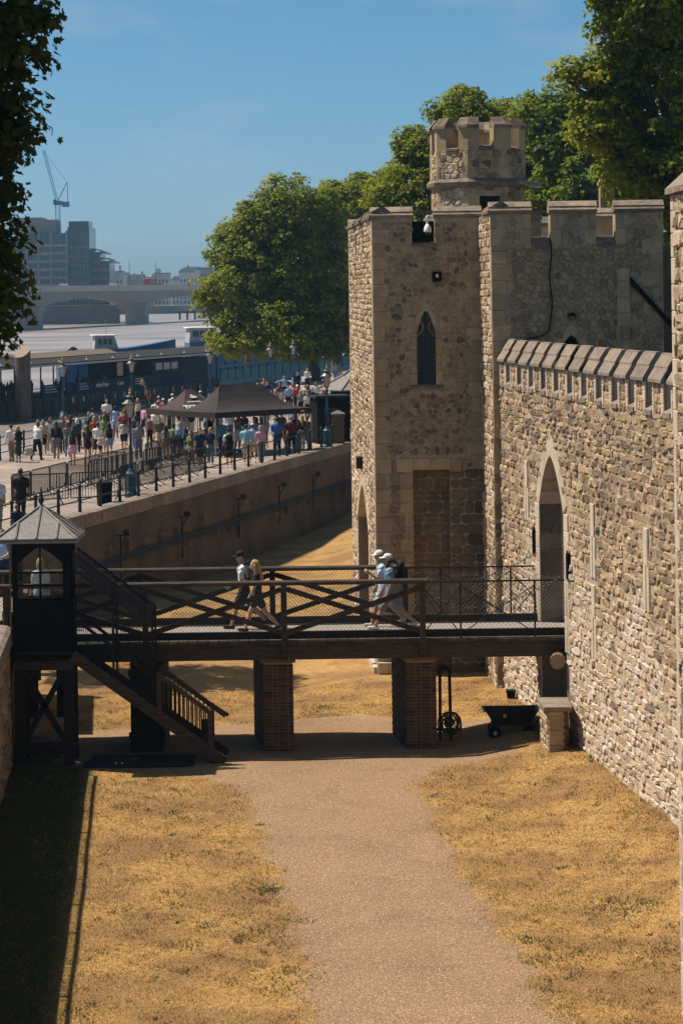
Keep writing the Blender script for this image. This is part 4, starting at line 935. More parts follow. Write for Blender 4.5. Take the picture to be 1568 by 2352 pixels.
# rear wall and chimney glimpsed behind
rw = MB(); rw.prism([(8.05, 70, 0), (14, 70, 0), (14, 70, 10.6), (8.05, 70, 11.4)], (0, 0.6, 0)); tag(rw.build('rear_wall', m_rag), 'small strip of brown stone wall beside the castle block', 'wall')
ch = thing('chimney', 'small stone chimney showing among the leaves behind the battlements', 'chimney', (11.0, 100, 0))
mb = MB(); mb.bbox(-0.3, 0.3, -0.3, 0.3, 2.9, 14.4, .02); mb.build('stack', m_ash, ch)
mb = MB(); mb.lathe([(0.5, 14.4), (0.5, 14.5), (0.3, 14.75), (0.28, 14.9)], n=4, rot=PI / 4); mb.build('cap', m_ash, ch)

# fixtures on the tower front
cc = thing('security_camera', 'white dome security camera on a swan-neck bracket at the tower top', 'camera', ff.at(1.48, 12.0, 0.12))
mb = MB(); mb.path([(0.08, 0.12, 0.05), (0.02, 0, 0.12), (-0.05, -0.04, 0.12), (-0.08, -0.05, 0.04)], 0.03, 6); mb.tube((-0.08, -0.05, 0.06), (-0.05, -0.05, -0.1), 0.03); mb.build('bracket', m_white, cc)
mb = MB(); mb.lathe([(0.03, 0.02), (0.09, -0.08), (0.1, -0.16), (0.1, -0.2)], (-0.05, -0.05, -0.1), 10); mb.build('housing', m_white, cc, sm=True)
mb = MB(); mb.lathe([(0.085, -0.2), (0.075, -0.25), (0.03, -0.29)], (-0.05, -0.05, -0.1), 10); mb.build('dome', m_dglass, cc, sm=True)
fdl = thing('floodlight', 'dark square floodlight high on the tower front', 'floodlight', ff.at(1.66, 10.55, 0.0))
mb = MB(); mb.bbox(-0.12, 0.12, -0.14, -0.02, -0.13, 0.13, .02); mb.build('body', m_blackf, fdl)
mb = MB(); mb.box(-0.03, 0.03, -0.16, -0.141, -0.02, 0.06); mb.build('lens', m_white, fdl)
fd2 = thing('floodlight', 'small dark floodlight above the arch on the sunlit tower side', 'floodlight', fl.at(5.4, 5.35, 0.0))
mb = MB(); mb.bbox(-0.2, 0.0, -0.14, 0.14, -0.14, 0.2, .02); mb.build('body', m_black, fd2)
for i, yv in enumerate((86.5, 93.5, 101.0, 107.2, 113.0)):
    lab = ['nearest', 'second', 'third', 'fourth', 'farthest'][i]
    t_ = thing('floodlight', f'{lab} black floodlight bracketed to the brick wharf wall, counted from the hut', 'floodlight', (x_edge(yv) + 0.15, yv, 1.55), 0, 'floodlights on the wharf wall')
    mb = MB(); mb.bar((0, 0, 0), (0.45, -0.05, 0.05), 0.05, 0.05); mb.bar((0.05, 0, -0.5), (0.3, 0, 0), 0.04, 0.04); mb.build('bracket', m_black, t_)
    mb = MB(); mb.bbox(0.2, 0.45, -0.25, 0.2, 0.02, 0.22, .03); mb.build('body', m_black, t_)
    mb = MB(); mb.bar((0.1, 0, 0), (0.1, 0, -1.6), 0.06, 0.06); mb.build('conduit', m_black, t_)
# ------------------------------------------------------------ footbridge
Z_D = 2.5; YN, YF = 53.4, 56.3
br = thing('footbridge', 'weathered timber footbridge with crossed railings over the dry moat', 'bridge', (-1.4, 54.8, 0))
def part(mb, name, m, parent=None, kind=None, sm=False): return rel(br, mb.build(name, m, parent or br, kind=kind, sm=sm))
x = -8.6
while x < 6.0:
    w = random.uniform(0.20, 0.24); mb = MB(); mb.rv = random.random(); j = random.uniform(-0.02, 0.02)
    mb.bbox(x + 0.004, x + w - 0.008, YN + j, YF + random.uniform(-0.02, 0.02), Z_D - 0.075, Z_D + random.uniform(-0.004, 0.004), 0.008); part(mb, 'deck_plank', m_wood); x += w
mb = MB(); mb.rv = .3
for a, b in ((-8.6, -4.44), (-4.44, -1.38), (-1.38, 1.68), (1.68, 5.0)):
    mb = MB(); mb.rv = random.random() * .7; mb.bbox(a + 0.004, b - 0.004, YN + 0.12, YN + 0.40, 2.07, 2.42, 0.015); part(mb, 'main_beam', m_wood)
    mb = MB(); mb.rv = random.random() * .7; mb.bbox(a + 0.004, b - 0.004, YF - 0.45, YF - 0.15, 2.07, 2.42, 0.015); part(mb, 'main_beam', m_wood)
for (y_, nm) in ((YN + 0.16, 'kerb_board'), (YF - 0.34, 'kerb_board')):
    mb = MB(); mb.bbox(-8.0, 5.2, y_ - 0.04, y_ + 0.04, Z_D + 0.03, Z_D + 0.2, 0.01); part(mb, nm, m_woodk)
mb = MB(); mb.box(-8.3, 6.5, YN + 0.55, YF - 0.55, Z_D + 0.008, Z_D + 0.03); part(mb, 'walkway_surface', m_grat)
for y_ in (YN + 0.56, YF - 0.56):
    mb = MB(); mb.box(-8.3, 6.4, y_ - 0.03, y_ + 0.03, Z_D + 0.031, Z_D + 0.055); part(mb, 'walkway_edge', m_wood)
Z_T = 3.76
def timber_rail(y_, xs_, top_y, xl, out):
    for x in xs_:
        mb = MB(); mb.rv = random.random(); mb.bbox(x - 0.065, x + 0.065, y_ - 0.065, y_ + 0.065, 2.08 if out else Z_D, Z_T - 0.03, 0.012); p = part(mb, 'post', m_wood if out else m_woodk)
        if out:
            b = MB(); b.box(x - 0.03, x + 0.03, y_ - 0.075, y_ - 0.066, 2.2, 2.3); b.box(x - 0.02, x + 0.02, y_ - 0.09, y_ - 0.075, 2.12, 2.16); b.build('bolt_plate', m_black, p)
    mb = MB(); mb.rv = .6; mb.bbox(xl[0], xl[1], y_ - 0.08, y_ + 0.08, Z_T - 0.03, Z_T + 0.075, 0.03); part(mb, 'top_rail', m_wood)
    for a, b in zip(xs_, xs_[1:]):
        for k, (za, zb) in enumerate(((2.68, Z_T - 0.12), (Z_T - 0.12, 2.68))):
            mb = MB(); mb.rv = random.random(); o = 0.035 if k else -0.03
            mb.bar((a + 0.06, y_ + o, za), (b - 0.06, y_ + o, zb), 0.06, 0.11, up=(0, 1, 0)) if False else mb.bar((a + 0.06, y_ + o, za), (b - 0.06, y_ + o, zb), 0.055, 0.115)
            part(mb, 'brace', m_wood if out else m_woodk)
timber_rail(YN + 0.05, [-7.5, -4.43, -1.37, 1.69], None, (-7.9, 1.83), True)
timber_rail(YF - 0.1, [-7.85, -4.78, -1.70, 1.38], None, (-9.3, 1.55), False)
mb = MB(); mb.rv = .5; mb.bar((-9.3, YF - 0.1, Z_T - 0.5), (-4.8, YF - 0.1, Z_T - 0.5), 0.06, 0.08); part(mb, 'mid_rail', m_wood)
def wire_panel(y_, x0, x1, z0, z1, sp=0.085, r_=0.0032):
    mb = MB(); H_ = z1 - z0; n = int((x1 - x0 + H_) / sp)
    for i in range(n):
        for sgn in (1, -1):
            a = x0 - H_ + i * sp; p0, p1 = (a, z0), (a + H_, z1)
            xa, za, xb, zb = p0[0], p0[1], p1[0], p1[1]
            if xa < x0: za += (x0 - xa); xa = x0
            if xb > x1: zb -= (xb - x1); xb = x1
            if xb - xa < 0.02: continue
            if sgn < 0: xa, xb = x0 + x1 - xa, x0 + x1 - xb
            mb.tube((xa, y_ + 0.004 * sgn, za), (xb, y_ + 0.004 * sgn, zb), r_, r_, 3, cap=False)
    return mb
part(wire_panel(YN + 0.12, -5.0, 1.7, 2.55, 3.72), 'wire_mesh', m_black, kind='stuff')
part(wire_panel(YF - 0.17, -8.5, 1.5, 2.55, 3.72), 'wire_mesh', m_black, kind='stuff')
part(wire_panel(YN + 0.12, 1.8, 4.75, 2.55, 3.74, 0.1), 'wire_mesh', m_black, kind='stuff')
part(wire_panel(YF - 0.1, 1.5, 4.4, 2.55, 3.74, 0.1), 'wire_mesh', m_black, kind='stuff')
def steel_rail(y_, posts, x0, x1):
    mb = MB(); mb.bar((x0, y_, Z_T + 0.0), (x1, y_, Z_T + 0.0), 0.035, 0.035); part(mb, 'steel_rail', m_black)
    for x in posts: mb = MB(); mb.bar((x, y_, Z_D), (x, y_, Z_T), 0.04, 0.04); part(mb, 'steel_post', m_black)
    ps = [x0] + posts
    for a, b in zip(ps, ps[1:]):
        mb = MB(); mb.tube((a, y_, 2.6), (b, y_, Z_T - 0.1), 0.012, None, 5); mb.tube((a, y_ + 0.03, Z_T - 0.1), (b, y_ + 0.03, 2.6), 0.012, None, 5); part(mb, 'tie_rod', m_black)
steel_rail(YN + 0.08, [2.53, 4.17], 1.7, 5.0); steel_rail(YF - 0.1, [2.2, 3.83, 4.75], 1.5, 4.8)
# drawbridge chains
def chain(a, b, sag, label, n=34):
    mb = MB(); a, b = Vector(a), Vector(b); pts = []
    for i in range(n + 1):
        t = i / n; p = a.lerp(b, t); p.z -= sag * 4 * t * (1 - t) * (1.15 - 0.5 * t) ; pts.append(p)
    for i, (p, q) in enumerate(zip(pts, pts[1:])):
        d = (q - p).normalized(); s_ = d.cross(Vector((0, 0, 1))).normalized() if i % 2 else d.cross(Vector((0, 1, 0.3))).normalized()
        c = (p + q) / 2; hl = (q - p).length * 0.62; w = 0.028
        loop = [c + d * hl * math.cos(t) + s_ * w * math.sin(t) for t in np.linspace(0, 2 * PI, 7)[:-1]]
        for k in range(6): mb.tube(loop[k], loop[(k + 1) % 6], 0.008, None, 4, cap=False)
    tag(mb.build('chain', m_black), label, 'chain')
chain((1.9, YF - 0.35, 3.55), (4.42, 55.9, 4.1), 0.32, 'far rusty drawbridge chain sagging along the back railing')
chain((1.9, YN + 0.4, 3.45), (4.72, 53.0, 3.9), 0.5, 'near drawbridge chain sagging along the front railing')
# timber roller and post at the gateway
lg = MB(); lg.tube((4.62, 53.05, 2.02), (4.9, 55.8, 2.02), 0.17, None, 14); tag(lg.build('timber_roller', mat('log end', [(0.22, 0.15, 0.09), (0.34, 0.25, 0.16)], scale=9, bump=.4)), 'round timber log end under the bridge at the gateway', 'log')

# ------------------------------------------------------------ brick piers
bvar = []
for nm, ln in (('stretcher', 0.215), ('header', 0.1025)):
    for k in range(6):
        mb = MB(); mb.rv = (k + 0.5) / 6; mb.bbox(0, ln, -0.006, 0.06, 0, 0.065, 0.006); bvar.append((nm, mb.mesh('brick', m_brick)))
def brick_pier(xa, xb, y_, z1, label, skew=-0.28, depth=1.95, singles=True, mlist=None):
    t = thing('brick_pier', label, 'pier', ((xa + xb) / 2, y_, 0), 0, 'brick piers under the footbridge')
    c = MB(); c.prism([(xa + 0.01, y_ + 0.012, -0.3), (xb - 0.01, y_ + 0.012, -0.3), (xb - 0.01 + skew, y_ + depth, -0.3), (xa + 0.01 + skew, y_ + depth, -0.3)], (0, 0, z1 + 0.3)); rel(t, c.build('mortar_core', m_bmort, t))
    z = -0.1; row = 0
    while z < z1 - 0.06:
        u = xa; k = 0
        if row % 2: u -= 0.112
        while u < xb - 0.02:
            nm = ('stretcher', 'header')[(k + row) % 2] if True else ''; ln = 0.215 if nm == 'stretcher' else 0.1025
            a = u; u += ln + 0.010; k += 1
            cands = [m for n_, m in bvar if n_ == nm]
            if a < xa - 0.02 or a + ln > xb + 0.03:
                if a < xa: ln2 = a + ln - xa; a = xa
                else: ln2 = xb - a
                if ln2 < 0.04: continue
                o = new_obj('brick', random.choice(cands), t); o.scale = (ln2 / ln, 1, 1)
            else: o = new_obj('brick', random.choice(cands), t)
            o.location = Vector((a, y_ + random.uniform(-0.004, 0.004), z)) - t.location
        z += 0.075; row += 1
    for (X, sd) in ((xa, 1), (xb, -1)):
        f_ = Face((X, y_), (X + skew, y_ + depth), sd); sb = MB(); zz = -0.1; row = 0; MM = Masonry(None)
        while zz < z1 - 0.06:
            u = -0.1 if row % 2 else 0
            while u < f_.L - 0.05:
                block(sb, f_, max(0, u), min(f_.L, u + 0.215), zz, zz + 0.065, -0.03, 0.006, b=0.004); u += 0.225
            zz += 0.075; row += 1
        rel(t, sb.build('side_bricks', m_brick, t, kind='stuff'))
    cp = MB(); cp.rv = .3; cp.prism([(xa - 0.05, y_ - 0.06, z1), (xb + 0.06, y_ - 0.06, z1), (xb + 0.06 + skew, y_ + depth, z1), (xa - 0.05 + skew, y_ + depth, z1)], (0, 0, 2.068 - z1)); rel(t, cp.build('pier_cap', m_blk, t))
    return t
brick_pier(-1.87, -1.20, 53.85, 1.96, 'brick pier under the middle of the footbridge')
brick_pier(1.31, 1.98, 53.85, 1.96, 'brick pier beside the hose reel under the footbridge')
tpp = thing('timber_pier', 'black boarded timber pier behind the stair foot', 'pier', (-4.45, 53.9, 0))
for i in range(5): mb = MB(); mb.bbox(-4.82 + i * 0.146, -4.68 + i * 0.146, 53.85 + random.uniform(-.01, .01), 55.8, -0.2, 2.06, 0.008); rel(tpp, mb.build('board', m_woodk, tpp))
for z in (0.3, 1.7): mb = MB(); mb.bbox(-4.86, -4.06, 53.79, 53.84, z, z + 0.16, 0.01); rel(tpp, mb.build('waling', m_woodk, tpp))

# ------------------------------------------------------------ hut on its trestle
HX0, HX1, HY0, HY1, HZ0, HZ1 = -7.2, -5.95, 52.45, 53.3, 2.35, 4.92
hut = thing('stair_hut', 'black timber stair hut with a lead pyramid roof and pointed window', 'hut', (-6.6, 52.9, 0))
def hp(mb, name, m, parent=None, kind=None): 
    o = mb.build(name, m, parent or hut, kind=kind)
    return rel(hut, o) if parent is None else o
cxh = (HX0 + HX1) / 2
wa = Arch(HX0 + 0.10, HX1 - 0.17, 3.60, 4.40, 4.76, True)
for (y_, sd) in ((HY0, -1), (HY1, 1)):
    f_ = Face((0, y_), (1, y_), sd); w = MB()
    for (a, b, z0_, z1_) in ((HX0, wa.u0, HZ0, HZ1), (wa.u1, HX1, HZ0, HZ1), (wa.u0, wa.u1, HZ0, wa.zb)): w.box(a, b, y_ - 0.03, y_ + 0.03, z0_, z1_)
    cv = wa.curve(6)
    for (ua, za_), (ub, zb_) in zip(cv, cv[1:]): w.prism([(ua, y_ - 0.03, za_), (ub, y_ - 0.03, zb_), (ub, y_ - 0.03, HZ1), (ua, y_ - 0.03, HZ1)], (0, 0.06, 0))
    hp(w, 'front_wall' if sd < 0 else 'back_wall', m_blackf)
    if sd > 0: continue
    wd = MB()
    for fr in (1 / 2,): wd.box(wa.u0 + (wa.u1 - wa.u0) * fr - 0.022, wa.u0 + (wa.u1 - wa.u0) * fr + 0.022, y_ - 0.02, y_ + 0.02, wa.zb, wa.za)
    for z in (3.92, 4.20): wd.box(wa.u0, wa.u1, y_ - 0.019, y_ + 0.019, z - 0.02, z + 0.02)
    wd = hp(wd, 'window', m_blackf)
    rows = [(3.64, 3.9), (3.94, 4.18)]
    for (a, b) in ((wa.u0 + 0.005, wa.mid - 0.024), (wa.mid + 0.024, wa.u1 - 0.005)):
        for (z0_, z1_) in rows: p = MB(); p.box(a, b, y_ - 0.004, y_ + 0.004, z0_, z1_); p.build('pane', m_glass, wd)
        p = MB(); q = [(a, 4.222), (b, 4.222)] + [(u, wa.top(u) - 0.005) for u in np.linspace(b, a, 6)]; p.prism([(u, y_ - 0.004, z) for u, z in q], (0, 0.008, 0)); p.build('pane', m_glass, wd)
for X in (HX0, HX1):
    w = MB(); w.box(X - 0.03, X + 0.03, HY0 + 0.031, HY1 - 0.031, HZ0, 3.55 if X == HX1 else HZ1)
    if X == HX1: w.box(X - 0.03, X + 0.03, HY0 + 0.031, HY1 - 0.031, 4.75, HZ1)
    hp(w, 'side_wall', m_blackf)
w = MB(); w.box(HX0, HX1, HY0, HY1, HZ0 - 0.05, HZ0 - 0.001); hp(w, 'floor', m_woodk)
w = MB(); w.box(HX0 - 0.02, HX1 + 0.02, HY0 - 0.06, HY0 - 0.031, 2.42, 2.5); hp(w, 'ledge', m_woodk)
# roof
ex0, ex1, ey0, ey1, ez, az = -7.52, -5.77, 52.05, 53.75, 4.92, 5.62; ax, ay = (ex0 + ex1) / 2 + 0.02, (ey0 + ey1) / 2
r_ = MB(); C4 = [(ex0, ey0), (ex1, ey0), (ex1, ey1), (ex0, ey1)]
rf = MB(); rf.add([(x_, y_, ez) for x_, y_ in C4] + [(x_, y_, ez - 0.05) for x_, y_ in C4] + [(ax, ay, az - 0.06)], [(7, 6, 5, 4), (0, 4, 5, 1), (1, 5, 6, 2), (2, 6, 7, 3), (3, 7, 4, 0), (0, 1, 8), (1, 2, 8), (2, 3, 8), (3, 0, 8)]); rf = hp(rf, 'roof', m_lead)
apx = Vector((ax, ay, az))
for k in range(4):
    A_, B_ = Vector((*C4[k], ez + 0.05)), Vector((*C4[(k + 1) % 4], ez + 0.05)); n_ = 4 if k in (0, 2) else 4
    for i in range(n_):                       # lead panels between rolls
        p, q = A_.lerp(B_, i / n_), A_.lerp(B_, (i + 1) / n_); mb = MB(); mb.rv = random.random()
        up = Vector((0, 0, 0.02))
        def upto(pt, i_):                     # panel runs up to the hip line
            t = i_ / n_; s_ = min(t, 1 - t) * 2; return pt.lerp(A_.lerp(B_, 0.5).lerp(apx, 1) , 0) if s_ == 0 else Vector((pt.x, pt.y, pt.z)) + ((apx - A_.lerp(B_, 0.5)) * s_)
        P = [p, q, upto(q, i + 1), upto(p, i)]; P = [v for j, v in enumerate(P) if j == 0 or (v - P[j - 1]).length > 1e-4]
        if (P[0] - P[-1]).length < 1e-4: P = P[:-1]
        mb.prism([tuple(v) for v in P], (0, 0, -0.03)); o = mb.build('lead_panel', m_lead, rf)
    for i in range(1, n_):
        p = A_.lerp(B_, i / n_); t = i / n_; s_ = min(t, 1 - t) * 2; mb = MB(); mb.tube(p, p + (apx - A_.lerp(B_, 0.5)) * s_, 0.033, None, 7); mb.build('lead_roll', m_lead, rf)
    mb = MB(); mb.tube(A_, apx, 0.03, None, 7); mb.build('hip_roll', m_lead, rf)
fi = MB(); fi.lathe([(0.03, 0), (0.035, 0.06), (0.06, 0.1), (0.065, 0.16), (0.035, 0.22), (0.045, 0.25), (0.02, 0.33), (0.003, 0.46)], (ax, ay, az - 0.02), 8); hp(fi, 'finial', m_black)
# trestle
for X in (HX0 + 0.1, HX1 - 0.08):
    for Y in (HY0 + 0.06, HY1 - 0.06): mb = MB(); mb.bbox(X - 0.11, X + 0.11, Y - 0.06, Y + 0.06, -0.1, HZ0 - 0.05, 0.01); hp(mb, 'trestle_leg', m_woodk)
mb = MB(); mb.bbox(HX0 - 0.02, HX1 + 0.04, HY0 - 0.04, HY0 + 0.1, 2.08, 2.28, 0.01); hp(mb, 'trestle_beam', m_wood)
mb = MB(); mb.bbox(HX0 - 0.02, HX1 + 0.04, HY0 - 0.02, HY0 + 0.1, 0.25, 0.5, 0.01); hp(mb, 'trestle_beam', m_woodk)
for (a, b) in (((HX0 + 0.18, 0.5), (HX1 - 0.15, 2.1)), ((HX1 - 0.15, 0.5), (HX0 + 0.18, 2.1))): mb = MB(); mb.bar((a[0], HY0 + 0.02, a[1]), (b[0], HY0 + 0.02, b[1]), 0.06, 0.13); hp(mb, 'cross_brace', m_woodk)
for i, (x_, y_) in enumerate(((-6.9, 53.32), (-6.3, 53.34))): mb = MB(); mb.bbox(x_ - 0.1, x_ + 0.1, y_, y_ + 0.06, 0.9, 2.0, .01); hp(mb, 'dark_board', m_woodk)
mb = MB(); mb.bbox(-6.85, -6.65, 52.55, 52.7, 1.95, 2.05, .01); mb.box(-6.72, -6.64, 52.5, 52.6, 1.85, 1.97); hp(mb, 'lamp_box', m_black)

# ------------------------------------------------------------ stair down to the moat
SX0, SX1, SY0, SY1 = -5.9, -2.72, 52.45, 53.3
sr = thing('timber_stair', 'dark timber stair descending from the hut to the moat floor', 'stair', (-4.3, 52.9, 0))
def sp(mb, name, m, parent=None, kind=None):
    o = mb.build(name, m, parent or sr, kind=kind); return rel(sr, o) if parent is None else o
sl = (2.42 - 0.0) / (SX1 - SX0)
def zst(x_): return 2.42 - (x_ - SX0) * sl
for Y in (SY0, SY1):
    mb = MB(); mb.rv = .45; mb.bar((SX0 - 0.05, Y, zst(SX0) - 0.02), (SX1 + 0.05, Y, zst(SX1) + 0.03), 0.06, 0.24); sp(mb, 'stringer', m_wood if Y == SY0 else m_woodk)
for i in range(12):
    x_ = SX0 + 0.15 + i * (SX1 - SX0 - 0.3) / 11; mb = MB(); mb.bbox(x_ - 0.13, x_ + 0.13, SY0 + 0.03, SY1 - 0.03, zst(x_) - 0.02, zst(x_) + 0.02, .005); sp(mb, 'tread', m_woodk)
XM = -4.2                                     # mesh-guarded upper flight as far as XM
for Y in (SY0, SY1):
    for (dz, m_, w) in ((2.22, m_black, 0.05), (1.86, m_black, 0.05), (0.78, m_woodk, 0.07)):
        mb = MB(); mb.bar((SX0, Y, zst(SX0) + dz), (XM, Y, zst(XM) + dz), 0.04, w); sp(mb, 'guard_rail', m_)
    g = MB(); n = 54
    for i in range(n):                        # fine mesh infill between the two upper rails
        x_ = SX0 + (XM - SX0) * i / n; g.bar((x_, Y, zst(x_) + 1.86), (x_, Y, zst(x_) + 2.22), 0.012, 0.012)
    for dz in np.linspace(1.9, 2.2, 9): g.bar((SX0, Y + 0.008, zst(SX0) + dz), (XM, Y + 0.008, zst(XM) + dz), 0.02, 0.012)
    sp(g, 'guard_mesh', m_black, kind='stuff')
    g = MB()
    for i in range(40):
        x_ = SX0 + (XM - SX0) * i / 40; g.bar((x_, Y, zst(x_) + 0.1), (x_, Y, zst(x_) + 1.86), 0.006, 0.006)
    for dz in np.linspace(0.2, 1.8, 22): g.bar((SX0, Y + 0.006, zst(SX0) + dz), (XM, Y + 0.006, zst(XM) + dz), 0.006, 0.005)
    sp(g, 'side_mesh', m_black, kind='stuff')
    for x_ in (-5.05, XM): mb = MB(); mb.bar((x_, Y, zst(x_) + 0.05), (x_, Y, zst(x_) + 2.22), 0.05, 0.05); sp(mb, 'guard_post', m_woodk)
    for x_ in (XM + 0.12, -2.98):
        mb = MB(); mb.rv = .6; mb.bbox(x_ - 0.05, x_ + 0.05, Y - 0.05, Y + 0.05, zst(x_) - 0.1, zst(x_) + 0.98, .01); sp(mb, 'newel_post', m_wood)
    mb = MB(); mb.rv = .6; mb.bar((XM + 0.12, Y, zst(XM + 0.12) + 0.92), (-2.98 + (0.0 if Y == SY0 else 0.3), Y, zst(-2.98 + (0.0 if Y == SY0 else 0.3)) + 0.92), 0.07, 0.1); sp(mb, 'handrail', m_wood)
    for i in range(1, 12):
        x_ = XM + 0.12 + i * (-2.98 - XM - 0.12) / 12; mb = MB(); mb.bar((x_, Y, zst(x_) + 0.1), (x_, Y, zst(x_) + 0.9), 0.03, 0.03); sp(mb, 'baluster', m_woodk)
mb = MB(); mb.bar((-2.98, SY1, zst(-2.98) + 0.94), (-2.62, SY1, zst(-2.98) + 0.70), 0.06, 0.07); sp(mb, 'handrail_end', m_woodk)
mb = MB(); mb.bbox(-3.2, -3.0, SY1 - 0.3, SY1 - 0.1, 0.35, 0.85, .02); sp(mb, 'gate_board', m_woodk)
# ground plate
gp = MB(); gp.prism([(-5.72, 52.2, 0), (-3.42, 52.15, 0), (-3.32, 52.3, 0), (-3.35, 53.4, 0), (-5.6, 53.45, 0), (-5.74, 52.35, 0)], (0, 0, 0.035))
tag(gp.build('ground_plate', mat('dull rubber mat', [(0.014, 0.018, 0.02), (0.036, 0.044, 0.048)], scale=3, rough=0.9, spec=0.08, stretch=(0.4, 3, 1))), 'dark blue-grey mat lying on the ground under the stair', 'mat')
for i, (x_, y_, lab) in enumerate(((-5.0, 52.02, 'taller white daisy at the edge of the dark mat'), (-4.86, 51.98, 'shorter white daisy beside the taller one at the mat'))):
    t = thing('daisy', lab, 'flower', (x_, y_, 0), 0, 'daisies by the mat'); mb = MB(); mb.tube((0, 0, 0), (0.01, 0, 0.13), 0.004, None, 4); mb.build('stem', flat('stem green', (0.06, 0.1, 0.03)), t)
    mb = MB(); mb.lathe([(0.005, 0), (0.028, 0.012), (0.02, 0.024), (0.004, 0.028)], (0.01, 0, 0.12), 8); mb.build('flower_head', m_white, t)
# small lantern on a pole by the hut
lp = thing('pole_lantern', 'slim pole with a small grey lantern on the left of the hut', 'lamp', (-7.3, 52.75, 0))
mb = MB(); mb.tube((0, 0, -0.1), (0, 0, 4.65), 0.018, None, 6); mb.build('pole', flat('mossy steel', (0.10, 0.10, 0.05)), lp)
mb = MB(); mb.bbox(-0.07, 0.07, -0.07, 0.07, 4.65, 4.85, .015); mb.build('lantern', m_lead, lp)
mb = MB(); mb.lathe([(0.09, 4.85), (0.07, 4.9), (0.02, 4.93)], n=8); mb.build('cap', m_steel, lp)

# ------------------------------------------------------------ low wall on the near left, with railing
lw = thing('low_wall', 'rough stone retaining wall along the shaded left side of the moat', 'wall', (-7, 50, 0))
flw = Face((x_near(24), 24), (x_near(53.2), 53.2), -1)
mb = wall_core(flw, 0, flw.L, -0.3, 2.67)
mb.add([flw.at(flw.L, -0.3), flw.at(flw.L, -0.3, -0.8), flw.at(flw.L, 2.67, -0.8), flw.at(flw.L, 2.67)], [(0, 1, 2, 3)])
rel(lw, mb.build('wall_core', m_mort, lw)); MS = Masonry(lw)
MS.lay(flw, coursed_cells(flw.L - 14, flw.L, -0.2, 2.64, 0.15, 0.27, 0.25, 0.6, wob=0.02), m_rag, h=(0.02, 0.05), gap=0.015, tilt=0.3)
MS.finish(60)
t_ = 0
while t_ < flw.L - 0.1:
    ln = min(random.uniform(0.9, 1.3), flw.L - t_); mb = MB(); mb.rv = random.random()
    pr = [flw.at(t_, 2.65, 0.07)] + [flw.at(t_, 2.80 + 0.18 * math.sin(a), -0.2 + 0.27 * math.cos(a)) for a in np.linspace(0, PI, 7)] + [flw.at(t_, 2.65, -0.47)]
    mb.prism(pr, flw.U * (ln - 0.006)); rel(lw, mb.build('coping_stone', m_copl, lw)); t_ += ln
rl = thing('moat_railing', 'thin black railing along the low wall on the left of the moat', 'railing', (-7.4, 45, Z_W))
for i in range(16):
    y_ = 25 + i * 1.8
    if y_ > 52.6: break
    mb = MB(); mb.bar((x_near(y_) - 0.33, y_, 2.9), (x_near(y_) - 0.33, y_, 3.76), 0.05, 0.05); rel(rl, mb.build('post', m_black, rl))
for z in (3.76,): mb = MB(); mb.bar((x_near(25) - 0.33, 25, z), (x_near(52) - 0.33, 52, z), 0.055, 0.05); rel(rl, mb.build('rail', m_black, rl))
fl2 = Face((x_near(56.7), 56.7), (-8.15, 62.0), -1); w2 = thing('side_wall', 'dark retaining wall stub beyond the hut end of the footbridge', 'wall', (-8, 59, 0)); mb = wall_core(fl2, 0, fl2.L, -0.4, 2.55); rel(w2, mb.build('wall_core', m_mort, w2)); MS = Masonry(w2); MS.lay(fl2, coursed_cells(0, fl2.L, -0.3, 2.5, 0.18, 0.3, 0.3, 0.6, wob=0.02), m_rag, h=(0.02, 0.04), gap=0.015); MS.finish(80)
mb = MB(); mb.rv = .4; mb.prism([fl2.at(0, 2.55, 0.05), fl2.at(0, 2.8, 0.05), fl2.at(0, 2.8, -0.4), fl2.at(0, 2.55, -0.4)], fl2.U * fl2.L); rel(w2, mb.build('coping', m_copl, w2))
# abutment of the bridge on the wharf side
ab = MB(); ab.bbox(-9.6, -7.75, 53.1, 56.6, -0.4, 2.42, .03); tag(ab.build('bridge_abutment', m_blk), 'stone abutment under the hut end of the footbridge', 'abutment')

# ------------------------------------------------------------ things under the bridge on the right
ct = thing('hand_cart', 'dark four-wheeled tray cart parked under the footbridge', 'cart', (3.68, 54.5, 0.12))
tray = MB(); lo = [(-0.42, -0.3, 0.36), (0.42, -0.3, 0.36), (0.42, 0.3, 0.36), (-0.42, 0.3, 0.36)]; hi = [(-0.58, -0.38, 0.62), (0.58, -0.38, 0.62), (0.58, 0.38, 0.62), (-0.58, 0.38, 0.62)]; rim = [(-0.64, -0.43, 0.63), (0.64, -0.43, 0.63), (0.64, 0.43, 0.63), (-0.64, 0.43, 0.63)]
tray.add(lo + hi + rim, [(3, 2, 1, 0)] + [(i, (i + 1) % 4, 4 + (i + 1) % 4, 4 + i) for i in range(4)] + [(4 + i, 4 + (i + 1) % 4, 8 + (i + 1) % 4, 8 + i) for i in range(4)]); tray.build('tray', m_black, ct)
mb = MB(); mb.bar((-0.45, 0, 0.3), (0.45, 0, 0.3), 0.5, 0.05); mb.bar((-0.3, -0.3, 0.2), (-0.3, 0.3, 0.2), 0.04, 0.04); mb.bar((0.3, -0.3, 0.2), (0.3, 0.3, 0.2), 0.04, 0.04); mb.bar((-0.45, -0.2, 0.28), (-0.5, -0.22, 0.08), 0.05, 0.05); mb.build('chassis', m_black, ct)
for sx in (-0.38, 0.38):
    for sy in (-0.3, 0.3):
        w = MB(); w.tube((sx, sy - 0.035, 0.14), (sx, sy + 0.035, 0.14), 0.14, None, 14); w = w.build('wheel', m_blackf, ct)
        h = MB(); h.tube((sx, sy - 0.04, 0.14), (sx, sy + 0.04, 0.14), 0.05, None, 8); h.build('hub', m_steel, w)
